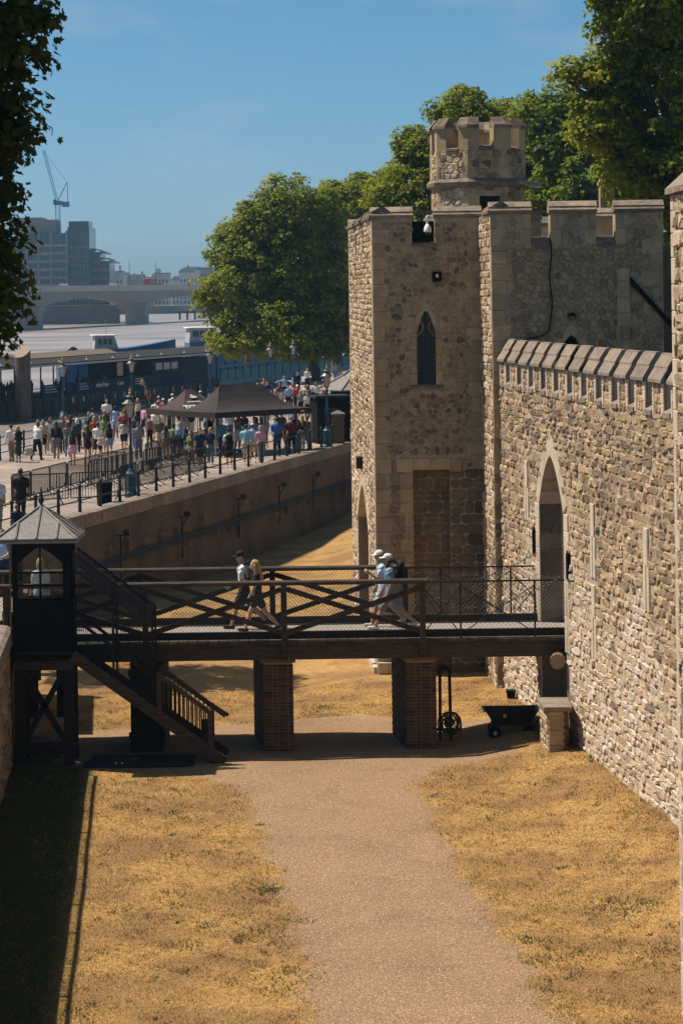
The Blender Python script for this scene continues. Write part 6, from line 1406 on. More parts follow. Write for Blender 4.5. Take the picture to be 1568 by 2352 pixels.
# --- on the wharf
A_, B_ = 0.0, PI     # facing away / towards the camera
GW = 'people on the wharf'
WP = [
 (-15.34, 111.77, 1.72, 0.4, 'person in white shirt and tan trousers by the river railing', dict(top='white', bot='tan', legs='trousers', sleeve='long', hairc='dark', stride=0.1)),
 (-14.97, 111.33, 1.68, 0.3, 'person with yellow blonde hair, cream top and dark skirt photographing the river', dict(top='cream', bot='dgreen', legs='skirt', hemz=0.35, fem=True, hair='bob', hairc='blonde', stride=0.1, arms=((0.3, 0.1, 0.3), (1.4, 0.3, 0.4)))),
 (-14.27, 112.68, 1.76, -0.5, 'person in white shirt and black trousers leaning beside a cream tote bag', dict(top='white', bot='black', legs='trousers', sleeve='long', hairc='brown', shoe='black', stride=0.3, lean=0.12)),
 (-13.44, 113.26, 1.78, 0.1, 'person with long brown hair in black jacket and grey trousers', dict(top='black', bot='grey', legs='trousers', sleeve='long', hair='long', hairc='brown', shoe='brown', stride=0.3)),
 (-13.6, 117.2, 1.86, 0.2, 'person with grey hair half hidden behind the black jacket', dict(top='grey', bot='black', legs='trousers', hairc='grey', stride=0.2)),
 (-13.03, 114.33, 1.66, 0.1, 'person with red hair in grey dress and jeans', dict(top='grey', bot='jeans', legs='trousers', hair='bob', hairc='red', fem=True, stride=0.2)),
 (-12.8, 116.4, 1.72, 0.1, 'person with white hair in a dark green top', dict(top='dgreen', bot='black', legs='trousers', hair='bob', hairc='white', fem=True)),
 (-12.16, 108.65, 1.62, 0.05, 'person with black hair, black top and pink skirt', dict(top='black', bot='pink', legs='skirt', hemz=0.62, fem=True, hair='long', hairc='dark', shoe='brown', sleeve='none')),
 (-11.68, 110.4, 1.7, 0.0, 'person with long brown hair in a black dress with a bag strap', dict(top='black', bot='black', legs='skirt', hemz=0.68, fem=True, hair='long', hairc='brown', shoe='brown')),
 (-12.2, 115.6, 1.7, 0.0, 'person with brown bob and green top behind the black dress', dict(top='green', bot='black', legs='trousers', hair='bob', hairc='brown', fem=True)),
 (-11.4, 112.2, 1.76, -0.1, 'person in blue cap, white tee and black shorts carrying a tote', dict(top='white', bot='black', legs='shorts', hat='cap', hatc='blue', stride=0.3)),
 (-10.95, 113.2, 1.68, 0.1, 'person with dark hair, black top and denim shorts', dict(top='black', bot='denim', legs='shorts', hem=0.5, fem=True, hair='long', hairc='dark', sleeve='none', stride=0.3)),
 (-13.15, 134.65, 1.84, 0.0, 'bald person in white tee with a blue print and jeans', dict(top='white', bot='jeans', legs='trousers', hair='bald', build=1.1)),
 (-12.15, 129.2, 1.72, 0.1, 'person with dark hair in a pale blue sundress', dict(top='lblue', bot='lblue', legs='dress', hemz=0.55, fem=True, hair='bob', hairc='dark', sleeve='none', skin='dark')),
 (-11.5, 130.2, 1.78, PI, 'person in black tee facing the camera beside the lamp post', dict(top='black', bot='jeans', legs='trousers', hairc='dark')),
 (-12.2, 138.0, 1.7, 0.5, 'person with red hair by the river railing behind the black tee', dict(top='pink', bot='jeans', legs='trousers', hair='bob', hairc='red', fem=True)),
 (-11.75, 138.4, 1.68, -0.4, 'person with blonde hair by the river railing beside the second lamp', dict(top='cream', bot='black', legs='trousers', hair='bob', hairc='blonde', fem=True)),
 (-10.58, 116.6, 1.68, -0.1, 'person with light brown hair, beige top and navy shorts', dict(top='beige', bot='navy', legs='shorts', hem=0.5, fem=True, hair='bob', hairc='brown', stride=0.3)),
 (-10.2, 119.05, 1.74, 0.1, 'person with long brown hair, black vest and jeans', dict(top='black', bot='jeans', legs='trousers', fem=True, hair='long', hairc='brown', sleeve='none', stride=0.25)),
 (-9.42, 111.2, 1.8, PI, 'person in a grey checked shirt and jeans behind the near lamp post', dict(top='plaid', bot='jeans', legs='trousers', hair='bald', build=1.12, hat='cap', hatc='navy')),
 (-9.6, 119.8, 1.66, 0.0, 'person with brown hair in an orange red top', dict(top='orange', bot='black', legs='trousers', fem=True, hair='bun', hairc='brown', sleeve='none')),
 (-8.86, 116.65, 1.76, PI, 'person in olive grey tee and beige shorts walking towards the camera', dict(top='olive', bot='beige', legs='shorts', hairc='brown', stride=0.35)),
 (-10.08, 132.03, 1.76, 0.1, 'person with dark hair in white tee beyond the olive tee', dict(top='white', bot='jeans', legs='trousers', hairc='dark')),
 (-9.3, 124.98, 1.66, PI, 'person in a cream top and white trousers near the tent', dict(top='cream', bot='white', legs='trousers', fem=True, hair='long', hairc='brown', sleeve='none')),
 (-8.85, 124.2, 1.7, PI, 'person in a long black dress near the tent', dict(top='black', bot='black', legs='dress', hemz=0.3, fem=True, hair='long', hairc='dark', sleeve='none')),
 (-9.6, 136.2, 1.78, 0.0, 'person in white shirt and white cap far along the wharf', dict(top='white', bot='beige', legs='trousers', hat='cap', hatc='white', build=1.15)),
 (-10.2, 137.4, 1.68, 0.0, 'person in red top and white cap far along the wharf', dict(top='red', bot='black', legs='trousers', hat='cap', hatc='white')),
 (-7.82, 118.8, 1.8, PI, 'person in loose white shirt and blue shorts striding towards the camera', dict(top='white', bot='blue', legs='shorts', hairc='brown', stride=0.4, build=1.05)),
 (-6.74, 106.76, 1.62, PI - 0.3, 'person with red blonde hair, green top and flowered skirt at the barrier', dict(top='green', bot='floral', legs='skirt', hemz=0.3, fem=True, hair='bob', hairc='red')),
 (-6.3, 106.3, 1.76, PI + 0.3, 'person in navy tee and dark shorts at the barrier', dict(top='navy', bot='black', legs='shorts', hairc='dark', stride=0.2)),
 (-5.95, 108.3, 1.66, PI, 'person in navy top with sunglasses and jeans at the barrier', dict(top='navy', bot='jeans', legs='trousers', fem=True, hair='bob', hairc='blonde')),
 (-5.67, 112.6, 1.8, PI, 'grey haired person in dark teal polo with a lanyard under the tent edge', dict(top='teal', bot='navy', legs='trousers', hairc='grey', build=1.1)),
 (-5.02, 106.03, 1.74, 0.1, 'person in white tee and black shorts wearing a black backpack by the moat railing', dict(top='white', bot='black', legs='shorts', hairc='dark', stride=0.15)),
 (-4.35, 107.96, 1.78, -0.1, 'person in aqua polo and beige shorts by the moat railing', dict(top='aqua', bot='beige', legs='shorts', hairc='dark', stride=0.2, build=1.08)),
 (-4.1, 109.1, 1.78, 0.1, 'person in white cap and light blue shirt behind the aqua polo', dict(top='lblue', bot='beige', legs='shorts', hat='cap', hatc='white')),
 (-3.72, 108.69, 1.68, 0.15, 'person with blonde hair in a bright pink top', dict(top='pink', bot='grey', legs='trousers', fem=True, hair='bob', hairc='blonde', build=1.1)),
 (-3.1, 113.01, 1.8, 0.0, 'broad person in royal blue polo under the tent', dict(top='blue', bot='navy', legs='trousers', hairc='dark', build=1.15)),
 (-2.45, 113.81, 1.84, 0.1, 'person in maroon jacket under the tent', dict(top='maroon', bot='black', legs='trousers', hairc='grey', sleeve='long', build=1.2)),
 (-1.45, 122.7, 1.7, 0.2, 'person with dark hair in a white top at the booth', dict(top='white', bot='black', legs='trousers', hair='long', hairc='dark', fem=True, sleeve='long')),
 (-5.7, 121.6, 1.82, 0.0, 'person in white tee and jeans under the tent', dict(top='white', bot='jeans', legs='trousers', hairc='dark')),
 (-6.8, 122.4, 1.76, 0.0, 'person in loose white shirt left of the tent pole', dict(top='white', bot='beige', legs='trousers', hairc='dark', sleeve='long')),
 (-6.6, 118.6, 1.66, PI, 'person with black hair and black top in front of the white shirt', dict(top='black', bot='black', legs='trousers', hair='long', hairc='dark', fem=True)),
 (-6.3, 121.0, 1.8, 0.0, 'person in brown shirt in the shade of the tent', dict(top='brown', bot='black', legs='trousers', hairc='brown')),
 (-4.95, 120.9, 1.7, 0.2, 'person with black hair and black top in the shade of the tent', dict(top='black', bot='denim', legs='trousers', hair='long', hairc='dark', fem=True)),
 (-4.0, 122.2, 1.76, -0.2, 'person in teal top in the shade of the tent', dict(top='teal', bot='black', legs='trousers', hairc='brown')),
 (-3.35, 121.2, 1.7, 0.5, 'person in cream top with one arm raised under the tent', dict(top='cream', bot='jeans', legs='trousers', fem=True, hair='long', hairc='brown', arms=((2.6, 0.1, 0.4), (0.3, 0.1, 0.5)))),
 (-2.6, 124.2, 1.78, 0.0, 'person in white shirt at the back of the tent', dict(top='white', bot='tan', legs='trousers', hairc='dark')),
 (-8.53, 144.83, 1.78, 0.0, 'person in white tee and cap with a dark pack beyond the tent', dict(top='white', bot='black', legs='shorts', hat='cap', hatc='white')),
 (-8.0, 152.68, 1.7, 0.0, 'person in black top by the fourth lamp post', dict(top='black', bot='black', legs='trousers', hair='bun', hairc='brown', fem=True)),
 (-7.26, 154.4, 1.72, 0.3, 'person with brown bob behind the tent ridge', dict(top='tan', bot='black', legs='trousers', hair='bob', hairc='brown', fem=True)),
 (-6.6, 154.27, 1.68, -0.2, 'person with red hair behind the tent ridge', dict(top='black', bot='black', legs='trousers', hair='bob', hairc='red', fem=True)),
 (-6.1, 154.17, 1.74, 0.1, 'person with dark hair and white top behind the tent ridge', dict(top='white', bot='black', legs='trousers', hairc='dark')),
 (-9.92, 140.81, 1.8, 0.0, 'person in white cap and white shirt walking beyond the red top', dict(top='white', bot='navy', legs='shorts', hat='cap', hatc='white')),
 (-9.33, 137.89, 1.76, 0.1, 'person in white cap and black tee walking beyond the red top', dict(top='black', bot='grey', legs='shorts', hat='cap', hatc='white')),
 (-8.97, 136.46, 1.66, 0.0, 'person with blonde hair and beige dress walking away', dict(top='beige', bot='beige', legs='dress', hemz=0.6, fem=True, hair='long', hairc='blonde')),
 (-10.7, 140.48, 1.7, 0.0, 'person in pink cap top at the river railing', dict(top='pink', bot='jeans', legs='trousers', hat='cap', hatc='pink', fem=True)),
 (-10.5, 135.46, 1.74, 0.0, 'person in white polo and black cap by the river railing', dict(top='white', bot='grey', legs='shorts', hat='cap', hatc='black')),
 (-8.3, 131.22, 1.66, PI, 'person with brown hair and maroon top left of the tent', dict(top='maroon', bot='black', legs='trousers', hair='bob', hairc='brown', fem=True)),
 (-8.45, 126.51, 1.72, 0.0, 'person in white sun hat, navy top and white trousers', dict(top='navy', bot='white', legs='trousers', hat='sun', hatc='white', fem=True)),
 (-7.9, 125.6, 1.7, 0.0, 'person in black tee with red hair left of the tent', dict(top='black', bot='beige', legs='shorts', hairc='red')),
 (-5.59, 158.89, 1.68, PI, 'person with blonde hair in beige top near the far trees', dict(top='beige', bot='black', legs='trousers', hair='long', hairc='blonde', fem=True)),
 (-5.43, 166.45, 1.72, PI, 'person in yellowish top beneath the far lamp', dict(top='tan', bot='black', legs='trousers', hairc='brown')),
 (-5.0, 160.59, 1.74, PI, 'person in navy top near the far trees', dict(top='navy', bot='black', legs='trousers', hairc='dark')),
 (-4.06, 168.06, 1.85, PI, 'person in pale shirt with both arms spread wide among the far crowd', dict(top='lblue', bot='black', legs='trousers', hairc='dark', arms=((1.2, 1.1, 0.1), (1.2, 1.1, 0.1)), sleeve='long')),
 (-4.15, 158.48, 1.7, PI, 'person in brown top with dark glasses in the far crowd', dict(top='brown', bot='black', legs='trousers', hairc='brown')),
 (-3.49, 154.76, 1.7, PI, 'person in light blue tee in the far crowd', dict(top='lblue', bot='black', legs='trousers', hairc='dark')),
 (-3.25, 158.24, 1.72, PI, 'person with brown hair and pink top in the far crowd', dict(top='pink', bot='black', legs='trousers', hair='long', hairc='brown', fem=True)),
 (-2.92, 154.6, 1.7, PI, 'person in white cap and red tee in the far crowd', dict(top='red', bot='black', legs='trousers', hat='cap', hatc='white')),
 (-2.4, 154.45, 1.74, PI, 'person with dark hair and white tee in the far crowd', dict(top='white', bot='black', legs='trousers', hairc='dark')),
 (-1.75, 157.82, 1.76, PI, 'person in white blouse beside the kiosk in the far crowd', dict(top='white', bot='black', legs='trousers', hair='long', hairc='dark', fem=True)),
 (-1.9, 149.34, 1.7, PI, 'person in black tee in front of the white blouse', dict(top='black', bot='black', legs='trousers', hairc='brown')),
 (-2.59, 147.9, 1.64, PI, 'person with blonde bob and grey top close behind the tent', dict(top='grey', bot='black', legs='trousers', hair='bob', hairc='blonde', fem=True)),
 (-2.15, 144.69, 1.66, PI, 'person with brown hair and cream top close behind the tent', dict(top='cream', bot='black', legs='trousers', hair='bob', hairc='brown', fem=True)),
 (-1.2, 158.67, 1.7, PI, 'person with orange top just left of the kiosk roof', dict(top='orange', bot='black', legs='trousers', hairc='brown')),
 (-2.69, 184.4, 1.85, PI, 'person in white shirt standing tall beside the tree trunk', dict(top='white', bot='black', legs='trousers', hairc='dark', sleeve='long')),
 (-3.3, 178.32, 1.72, PI, 'person in dark jacket left of the tree trunk', dict(top='black', bot='black', legs='trousers', hairc='dark', sleeve='long')),
 (-0.6, 201.11, 1.75, PI, 'person in white top and jeans between the far tree trunks', dict(top='white', bot='lblue', legs='trousers', hairc='brown')),
 (-0.25, 199.58, 1.7, PI, 'person in tan top between the far tree trunks', dict(top='tan', bot='white', legs='trousers', hair='long', hairc='brown', fem=True)),
 (-10.95, 81.94, 1.82, 0.1, 'person all in black holding a dark hat beyond the hut roof', dict(top='black', bot='black', legs='trousers', hairc='dark', skin='dark', build=1.15, shoe='black')),
 (-11.35, 79.2, 1.8, 0.0, 'person in pale tee and grey trousers at the left edge of the picture', dict(top='pale', bot='grey', legs='trousers', hairc='dark', build=1.1)),
 (-10.05, 74.2, 1.3, 0.2, 'child with brown hair whose head shows over the hut roof', dict(top='navy', bot='black', legs='shorts', hairc='red')),
 (-8.75, 62.0, 1.72, PI - 0.4, 'person in light blue shirt with a lanyard behind the hut', dict(top='lblue', bot='navy', legs='trousers', hairc='brown', build=1.1)),
]
for i, (x_, y_, H_, rz, lab, cfg) in enumerate(WP):
    cfg = dict(cfg)
    if 'arms' not in cfg: a = random.uniform(0.05, 0.4); cfg['arms'] = ((a, random.uniform(0.05, 0.2), random.uniform(0.1, 1.2)), (-a * 0.6, random.uniform(0.05, 0.2), random.uniform(0.1, 0.9)))
    cfg.setdefault('stride', random.uniform(0.05, 0.3)); cfg.setdefault('phase', random.choice((-1, 1))); cfg.setdefault('lean', random.uniform(0.0, 0.06)); cfg.setdefault('shoe', random.choice(('white', 'white', 'black', 'grey')))
    cfg.setdefault('skin', random.choice(('fair', 'fair', 'tan')))
    person((x_, y_, Z_W), rz, H_, lab, GW, h=0.027 if y_ < 140 else 0.036, **cfg)
rp = random.Random(99); used = set(); TOPS = ['white', 'white', 'white', 'black', 'navy', 'grey', 'beige', 'lblue', 'red', 'green', 'cream', 'teal', 'pink', 'olive']; BOTS = ['black', 'jeans', 'beige', 'navy', 'denim', 'grey', 'white', 'tan']
CN = dict(lblue='light blue', dgreen='dark green', jeans='blue denim', denim='pale denim'); PL_ = ['striding away', 'standing still', 'facing the camera', 'with one arm bent', 'with dark hair', 'with blonde hair', 'with red hair', 'in cap']
clusters = [(-13.8, 121, 'by the river railing'), (-12.6, 124, 'near the second lamp'), (-11.2, 123, 'among the walkers'), (-9.9, 126, 'on the open wharf'), (-10.8, 131, 'among the distant walkers'), (-9.0, 132, 'left of the lettered tent'), (-7.6, 135, 'behind the lettered tent'), (-6.2, 141, 'behind the black tent'), (-4.6, 145, 'behind the tent ridge line'), (-3.6, 150, 'in the packed far crowd'), (-2.6, 152, 'near the kiosk crowd'), (-4.5, 116, 'under the black tent'), (-3.6, 118, 'deep under the tent'), (-2.2, 117.5, 'at the right tent pole'), (-14.4, 117, 'at the near railing'), (-5.5, 149, 'at the far left crowd'), (-8.0, 111.5, 'beside the barriers'), (-11.8, 118, 'behind the pink skirt')]
for (cx_, cy_, where) in clusters:
    for k in range(3):
        top, bot = rp.choice(TOPS), rp.choice(BOTS); fem = rp.random() < .5; lg = rp.choice(['trousers', 'shorts', 'shorts'] + (['skirt'] if fem else [])); extra = rp.choice(PL_)
        lab = f"person in {CN.get(top, top)} top and {CN.get(bot, bot)} {lg} {extra} {where}"
        if len(lab.split()) > 16: lab = lab.replace(' ' + extra, '')
        if (top, bot, where) in used: continue
        used.add((top, bot, where)); hc = {'with blonde hair': 'blonde', 'with red hair': 'red', 'with dark hair': 'dark'}.get(extra, rp.choice(['brown', 'dark', 'grey']))
        cfg = dict(top=top, bot=bot, legs=lg, fem=fem, hairc=hc, hair=rp.choice(['long', 'bob', 'bun']) if fem else 'short', stride=0.4 if extra == 'striding away' else rp.uniform(0.05, .25), phase=rp.choice((-1, 1)), lean=rp.uniform(0, .08), skin=rp.choice(['fair', 'tan', 'tan', 'dark']), build=rp.uniform(.94, 1.16), shoe=rp.choice(['white', 'black', 'brown']), sleeve=rp.choice(['short', 'short', 'none', 'long']), arms=((rp.uniform(-.1, .5), rp.uniform(.03, .25), rp.uniform(.1, 1.6)), (rp.uniform(-.3, .4), rp.uniform(.03, .25), rp.uniform(.1, 1.4))))
        if extra == 'in cap': cfg.update(hat='cap', hatc=rp.choice(['white', 'navy', 'black', 'red']))
        person((cx_ + rp.uniform(-.65, .65), cy_ + rp.uniform(-1.1, 1.1), Z_W), PI + rp.uniform(-.4, .4) if extra == 'facing the camera' else rp.choice([0, 0, 0.6, -0.6, PI]) + rp.uniform(-.3, .3), rp.uniform(1.6, 1.85), lab, GW, h=0.032, **cfg)
backpack((-14.97, 111.33, Z_W), 0.3, 1.0, 'black backpack worn by the person with yellow blonde hair', cmat('black', CL['black']))
backpack((-5.02, 106.03, Z_W), 0.1, 1.02, 'black backpack on the white tee by the moat railing', cmat('black', CL['black']))
for (x_, y_, z_, lab) in ((-14.62, 112.3, 2.75, 'cream tote bag hanging beside the person in black trousers'), (-11.2, 111.95, 3.2, 'cream tote bag on the back of the blue-capped person')):
    t = thing('tote_bag', lab, 'bag', (x_, y_, z_)); V, F_, l_ = polygonise([((-0.12, 0, 0.08), (0.12, 0, 0.08), 0.1, 0.1, 0, 0.03, (1, 0.6, 1)), ((-0.1, 0, 0.28), (0.1, 0, 0.28), 0.09, 0.09, 0, 0.05, (1, 0.5, 1))], 0.03); new_obj('body', np_mesh('body', V, F_, cmat('cream', CL['cream']), smooth_=True), t)
    mb = MB(); mb.path([(-0.1, 0, 0.34), (-0.06, 0, 0.6), (0.04, 0, 0.66), (0.1, 0, 0.34)], 0.014, 5); mb.build('strap', cmat('cream', CL['cream']), t)
# ------------------------------------------------------------ lamps on the wharf
m_lglass = mat('lamp glass', [(0.32, 0.30, 0.27), (0.5, 0.47, 0.42)], scale=6, rough=0.15, spec=0.5)
def street_lamp(loc, label):
    t = thing('street_lamp', label, 'lamp', loc, 0, 'blue lanterns along the wharf')
    mb = MB(); mb.lathe([(0.26, 0), (0.26, 0.18), (0.21, 0.22), (0.21, 0.85), (0.24, 0.9), (0.16, 0.98), (0.1, 1.1)], n=8, rot=PI / 8); mb.build('base', m_navy, t)
    mb = MB(); mb.lathe([(0.075, 1.05), (0.06, 1.9), (0.08, 1.95), (0.05, 2.0), (0.045, 2.75), (0.09, 2.82), (0.045, 2.9), (0.05, 3.0)], n=10); mb.build('post', m_navy, t, sm=True)
    mb = MB(); mb.bar((-0.3, 0, 2.7), (0.3, 0, 2.7), 0.035, 0.035); mb.build('ladder_bar', m_navy, t)
    ln = MB(); ln.lathe([(0.12, 3.02), (0.24, 3.5)], n=4, rot=PI / 4); ln = ln.build('lantern', m_lglass, t)
    fr = MB()
    for k in range(4):
        a = PI / 4 + k * PI / 2; b = a + PI / 2; p0, p1 = (0.125 * math.cos(a), 0.125 * math.sin(a), 3.0), (0.25 * math.cos(a), 0.25 * math.sin(a), 3.52); q1 = (0.25 * math.cos(b), 0.25 * math.sin(b), 3.52); q0 = (0.125 * math.cos(b), 0.125 * math.sin(b), 3.0)
        fr.bar(p0, p1, 0.022, 0.022); fr.bar(p1, q1, 0.03, 0.03); fr.bar(p0, q0, 0.025, 0.025)
    fr.build('frame', m_navy, ln)
    rf = MB(); rf.lathe([(0.3, 3.52), (0.29, 3.56), (0.17, 3.68), (0.11, 3.71), (0.11, 3.80), (0.14, 3.81), (0.1, 3.88), (0.03, 3.92)], n=10); rf = rf.build('lantern_roof', m_navy, t)
    g = MB(); g.lathe([(0.305, 3.53), (0.31, 3.55), (0.3, 3.57)], n=10); g.lathe([(0.12, 3.8), (0.15, 3.82), (0.12, 3.84)], n=10); g.build('gilt_band', m_gold, rf)
    fi = MB(); fi.lathe([(0.03, 3.9), (0.055, 3.95), (0.02, 4.0), (0.05, 4.05), (0.02, 4.1), (0.003, 4.2)], n=8); fi.build('finial', m_gold, t)
    return t
lamps = [(-8.05, 91.5, 'nearest blue lamp post with gold finial standing by the barriers'), (-12.5, 143.5, 'blue lamp post by the river railing in front of the pier signs'), (-15.9, 137.5, 'blue lamp post at the river railing nearest the big round pile'), (-8.7, 159.0, 'blue lamp post by the orange-tipped boat'), (-5.1, 171.5, 'blue lamp post left of the far tree trunk'), (-3.6, 178.0, 'blue lamp post close to the far tree trunk'), (-0.78, 117.6, 'blue lamp post in front of the grey kiosk roof')]
l0 = street_lamp((*lamps[0][:2], Z_W), lamps[0][2]); index_kids(l0)
for x_, y_, lab in lamps[1:]: dup(l0, (x_, y_, Z_W), random.uniform(-.2, .2), lab)

# ------------------------------------------------------------ railings on the wharf
def edge_posts(name, label, fx, ya, yb, step, off, h=1.05, rails=(0.98, 0.52), r=0.055):
    t = thing(name, label, 'railing', (fx(ya) + off, ya, Z_W)); y_ = ya
    pm = MB(); pm.lathe([(r * 1.7, 0), (r * 1.7, 0.06), (r * 1.15, 0.1), (r, 0.45), (r * 1.25, 0.5), (r, 0.56), (r * 0.95, h - 0.12), (r * 1.25, h - 0.08), (r * 1.15, h - 0.02), (r * 0.6, h + 0.03), (0.01, h + 0.05)], n=8); me = pm.mesh('post', m_black)
    while y_ <= yb:
        o = new_obj('post', me, t); o.location = Vector((fx(y_) + off, y_, Z_W + 0.02)) - t.location; y_ += step
    for z in rails:
        mb = MB(); mb.tube((fx(ya) + off, ya, Z_W + z), (fx(yb) + off, yb, Z_W + z), 0.024, None, 6); rel(t, mb.build('rail', m_black, t))
    return t
edge_posts('edge_railing', 'black bollard railing along the moat edge of the wharf', x_edge, 70.0, 134.0, 2.05, -0.42)
edge_posts('edge_railing', 'black bollard railing along the river edge of the wharf', x_river, 92.0, 190.0, 2.05, 0.35, h=1.15, rails=(1.08, 0.72, 0.36))
# ------------------------------------------------------------ crowd barriers
def barrier(loc, rz, label):
    t = thing('crowd_barrier', label, 'barrier', loc, rz, 'black crowd barriers on the wharf'); L_ = 2.2
    mb = MB(); mb.path([(0.03, 0, 0.18), (0.03, 0, 1.03), (0.10, 0, 1.1), (L_ - 0.1, 0, 1.1), (L_ - 0.03, 0, 1.03), (L_ - 0.03, 0, 0.18), (0.03, 0, 0.18)], 0.024, 6); mb.build('frame', m_black, t)
    mb = MB()
    for i in range(1, 19): mb.bar((0.03 + i * (L_ - 0.06) / 19, 0, 0.18), (0.03 + i * (L_ - 0.06) / 19, 0, 1.1), 0.018, 0.018)
    mb.build('bars', m_black, t, kind='stuff')
    for x_ in (0.35, L_ - 0.35):
        mb = MB(); mb.bar((x_, 0, 0.18), (x_ - 0.0, -0.3, 0.015), 0.04, 0.03); mb.bar((x_, 0, 0.18), (x_, 0.3, 0.015), 0.04, 0.03); mb.bar((x_, 0, 0.15), (x_, 0, 0.3), 0.04, 0.03); mb.build('foot', m_black, t)
    return t
b0 = None
def row(a, b, label, b0):
    a, b = Vector((*a, Z_W)), Vector((*b, Z_W)); d = b - a; n = max(1, int(d.length / 2.22)); rz = math.atan2(d.y, d.x)
    for i in range(n):
        p = a + d.normalized() * (2.22 * i); r_ = rz + random.uniform(-0.03, 0.03)
        lb = label if n == 1 else label.replace('black crowd barrier', ['first', 'second', 'third', 'fourth', 'fifth', 'sixth', 'seventh', 'eighth'][i] + ' black crowd barrier from the hut')
        if b0 is None: b0 = barrier(p, r_, lb); index_kids(b0)
        else: dup(b0, p, r_, lb)
    return b0
b0 = row((-12.22, 88.85), (-8.76, 105.84), 'black crowd barrier in the long row nearest the river', b0)
b0 = row((-8.70, 106.2), (-5.9, 119.5), 'black crowd barrier in the row running on towards the tent', b0)
b0 = row((-12.15, 88.5), (-7.9, 90.4), 'black crowd barrier in the short row across the queue', b0)
b0 = row((-10.1, 95.5), (-7.6, 105.2), 'black crowd barrier in the middle row behind the nearest lamp', b0)
b0 = row((-8.6, 92.5), (-5.6, 104.5), 'black crowd barrier in the row nearest the moat railing', b0)
b0 = row((-7.5, 105.4), (-5.4, 107.6), 'black crowd barrier beside the person in the flowered skirt', b0)
bn = thing('litter_bin', 'dark round litter bin by the moat railing', 'bin', (-8.75, 88.3, Z_W)); mb = MB(); mb.lathe([(0.27, 0), (0.29, 0.75), (0.31, 0.78), (0.31, 0.84)], n=14); mb.build('body', m_blackf, bn); mb = MB(); mb.lathe([(0.3, 0.84), (0.2, 0.88)], n=14); mb.build('lid', m_black, bn)
bt = thing('tilted_board', 'small tilted information board at the river railing', 'board', (x_river(124) + 0.6, 124, Z_W)); mb = MB(); mb.bar((-0.45, 0, 1.0), (0.45, 0, 1.0), 0.6, 0.04); mb.xf(Matrix.Translation((0, 0, 1)) @ Matrix.Rotation(0.7, 4, 'X') @ Matrix.Translation((0, 0, -1))); mb.build('panel', flat('board grey', (0.25, 0.25, 0.25)), bt)
for sx in (-0.4, 0.4): mb = MB(); mb.bar((sx, 0, 0), (sx, 0, 1.0), 0.05, 0.05); mb.build('leg', m_black, bt)

# ------------------------------------------------------------ tents
m_tent = mat('dark tent cloth', [(0.020, 0.017, 0.016), (0.034, 0.029, 0.026)], scale=4, rough=0.8, bump=0.3, bscale=5)
m_tent2 = mat('aubergine tent cloth', [(0.040, 0.022, 0.024), (0.055, 0.031, 0.033)], scale=4, rough=0.8, bump=0.2, bscale=5)
m_ink = flat('white print', (0.72, 0.70, 0.66))
def tent(loc, rz, Lx, Ly, ridge, zE, zR, label, m):
    t = thing('gazebo_tent', label, 'tent', loc, rz); ra, rb = ridge
    c = MB(); E = [(0, 0), (Lx, 0), (Lx, Ly), (0, Ly)]; nseg = 6
    R0, R1 = Vector((ra, Ly / 2, zR)), Vector((rb, Ly / 2, zR))
    def surf(P, Q, A, B):                      # sagging panel between an eave edge and the ridge
        n = nseg; base = len(c.v); vs = []
        for j in range(n + 1):
            tt = j / n
            for i in range(n + 1):
                s_ = i / n; p = P.lerp(Q, s_); a = A.lerp(B, s_); v = p.lerp(a, tt); v.z -= (zR - zE) * 0.30 * math.sin(PI * tt) * (0.6 + 0.4 * (1 - math.sin(PI * s_))); vs.append(v)
        c.add(vs, [(j * (n + 1) + i, j * (n + 1) + i + 1, (j + 1) * (n + 1) + i + 1, (j + 1) * (n + 1) + i) for j in range(n) for i in range(n)])
    V3 = [Vector((x_, y_, zE)) for x_, y_ in E]
    surf(V3[0], V3[1], R0, R1); surf(V3[1], V3[2], R1, R1); surf(V3[2], V3[3], R1, R0); surf(V3[3], V3[0], R0, R0)
    c.build('canopy', m, t, sm=False)
    for k in range(4):
        a, b = V3[k], V3[(k + 1) % 4]; v = MB(); n = 10
        pts = [a.lerp(b, i / n) for i in range(n + 1)]
        v.add([tuple(p) for p in pts] + [(p.x, p.y, p.z - 0.26 - 0.01 * (i % 2)) for i, p in enumerate(pts)], [(i, i + 1, n + 2 + i, n + 1 + i) for i in range(n)]); v.build('valance', m, t)
    for (x_, y_) in E + [(Lx / 2, 0), (Lx / 2, Ly)]:
        mb = MB(); mb.bar((x_ + (0.03 if x_ == 0 else -0.03), y_ + (0.03 if y_ == 0 else -0.03), 0), (x_ + (0.03 if x_ == 0 else -0.03), y_ + (0.03 if y_ == 0 else -0.03), zE), 0.045, 0.045); mb.build('leg', m_steel, t)
    return t
ang = math.atan2(117.6 - 111.8, -1.78 + 6.05)
t1 = tent((-5.95, 112.4, Z_W), ang - 0.22, 5.9, 3.4, (1.6, 4.2), 2.1, 3.25, 'black gazebo tent with a peaked ridge in front of the crowd', m_tent)
t2 = tent((-7.75, 115.9, Z_W), ang - 0.30, 3.0, 3.2, (1.3, 1.7), 2.05, 3.0, 'aubergine gazebo tent with white lettering beside the black tent', m_tent2)
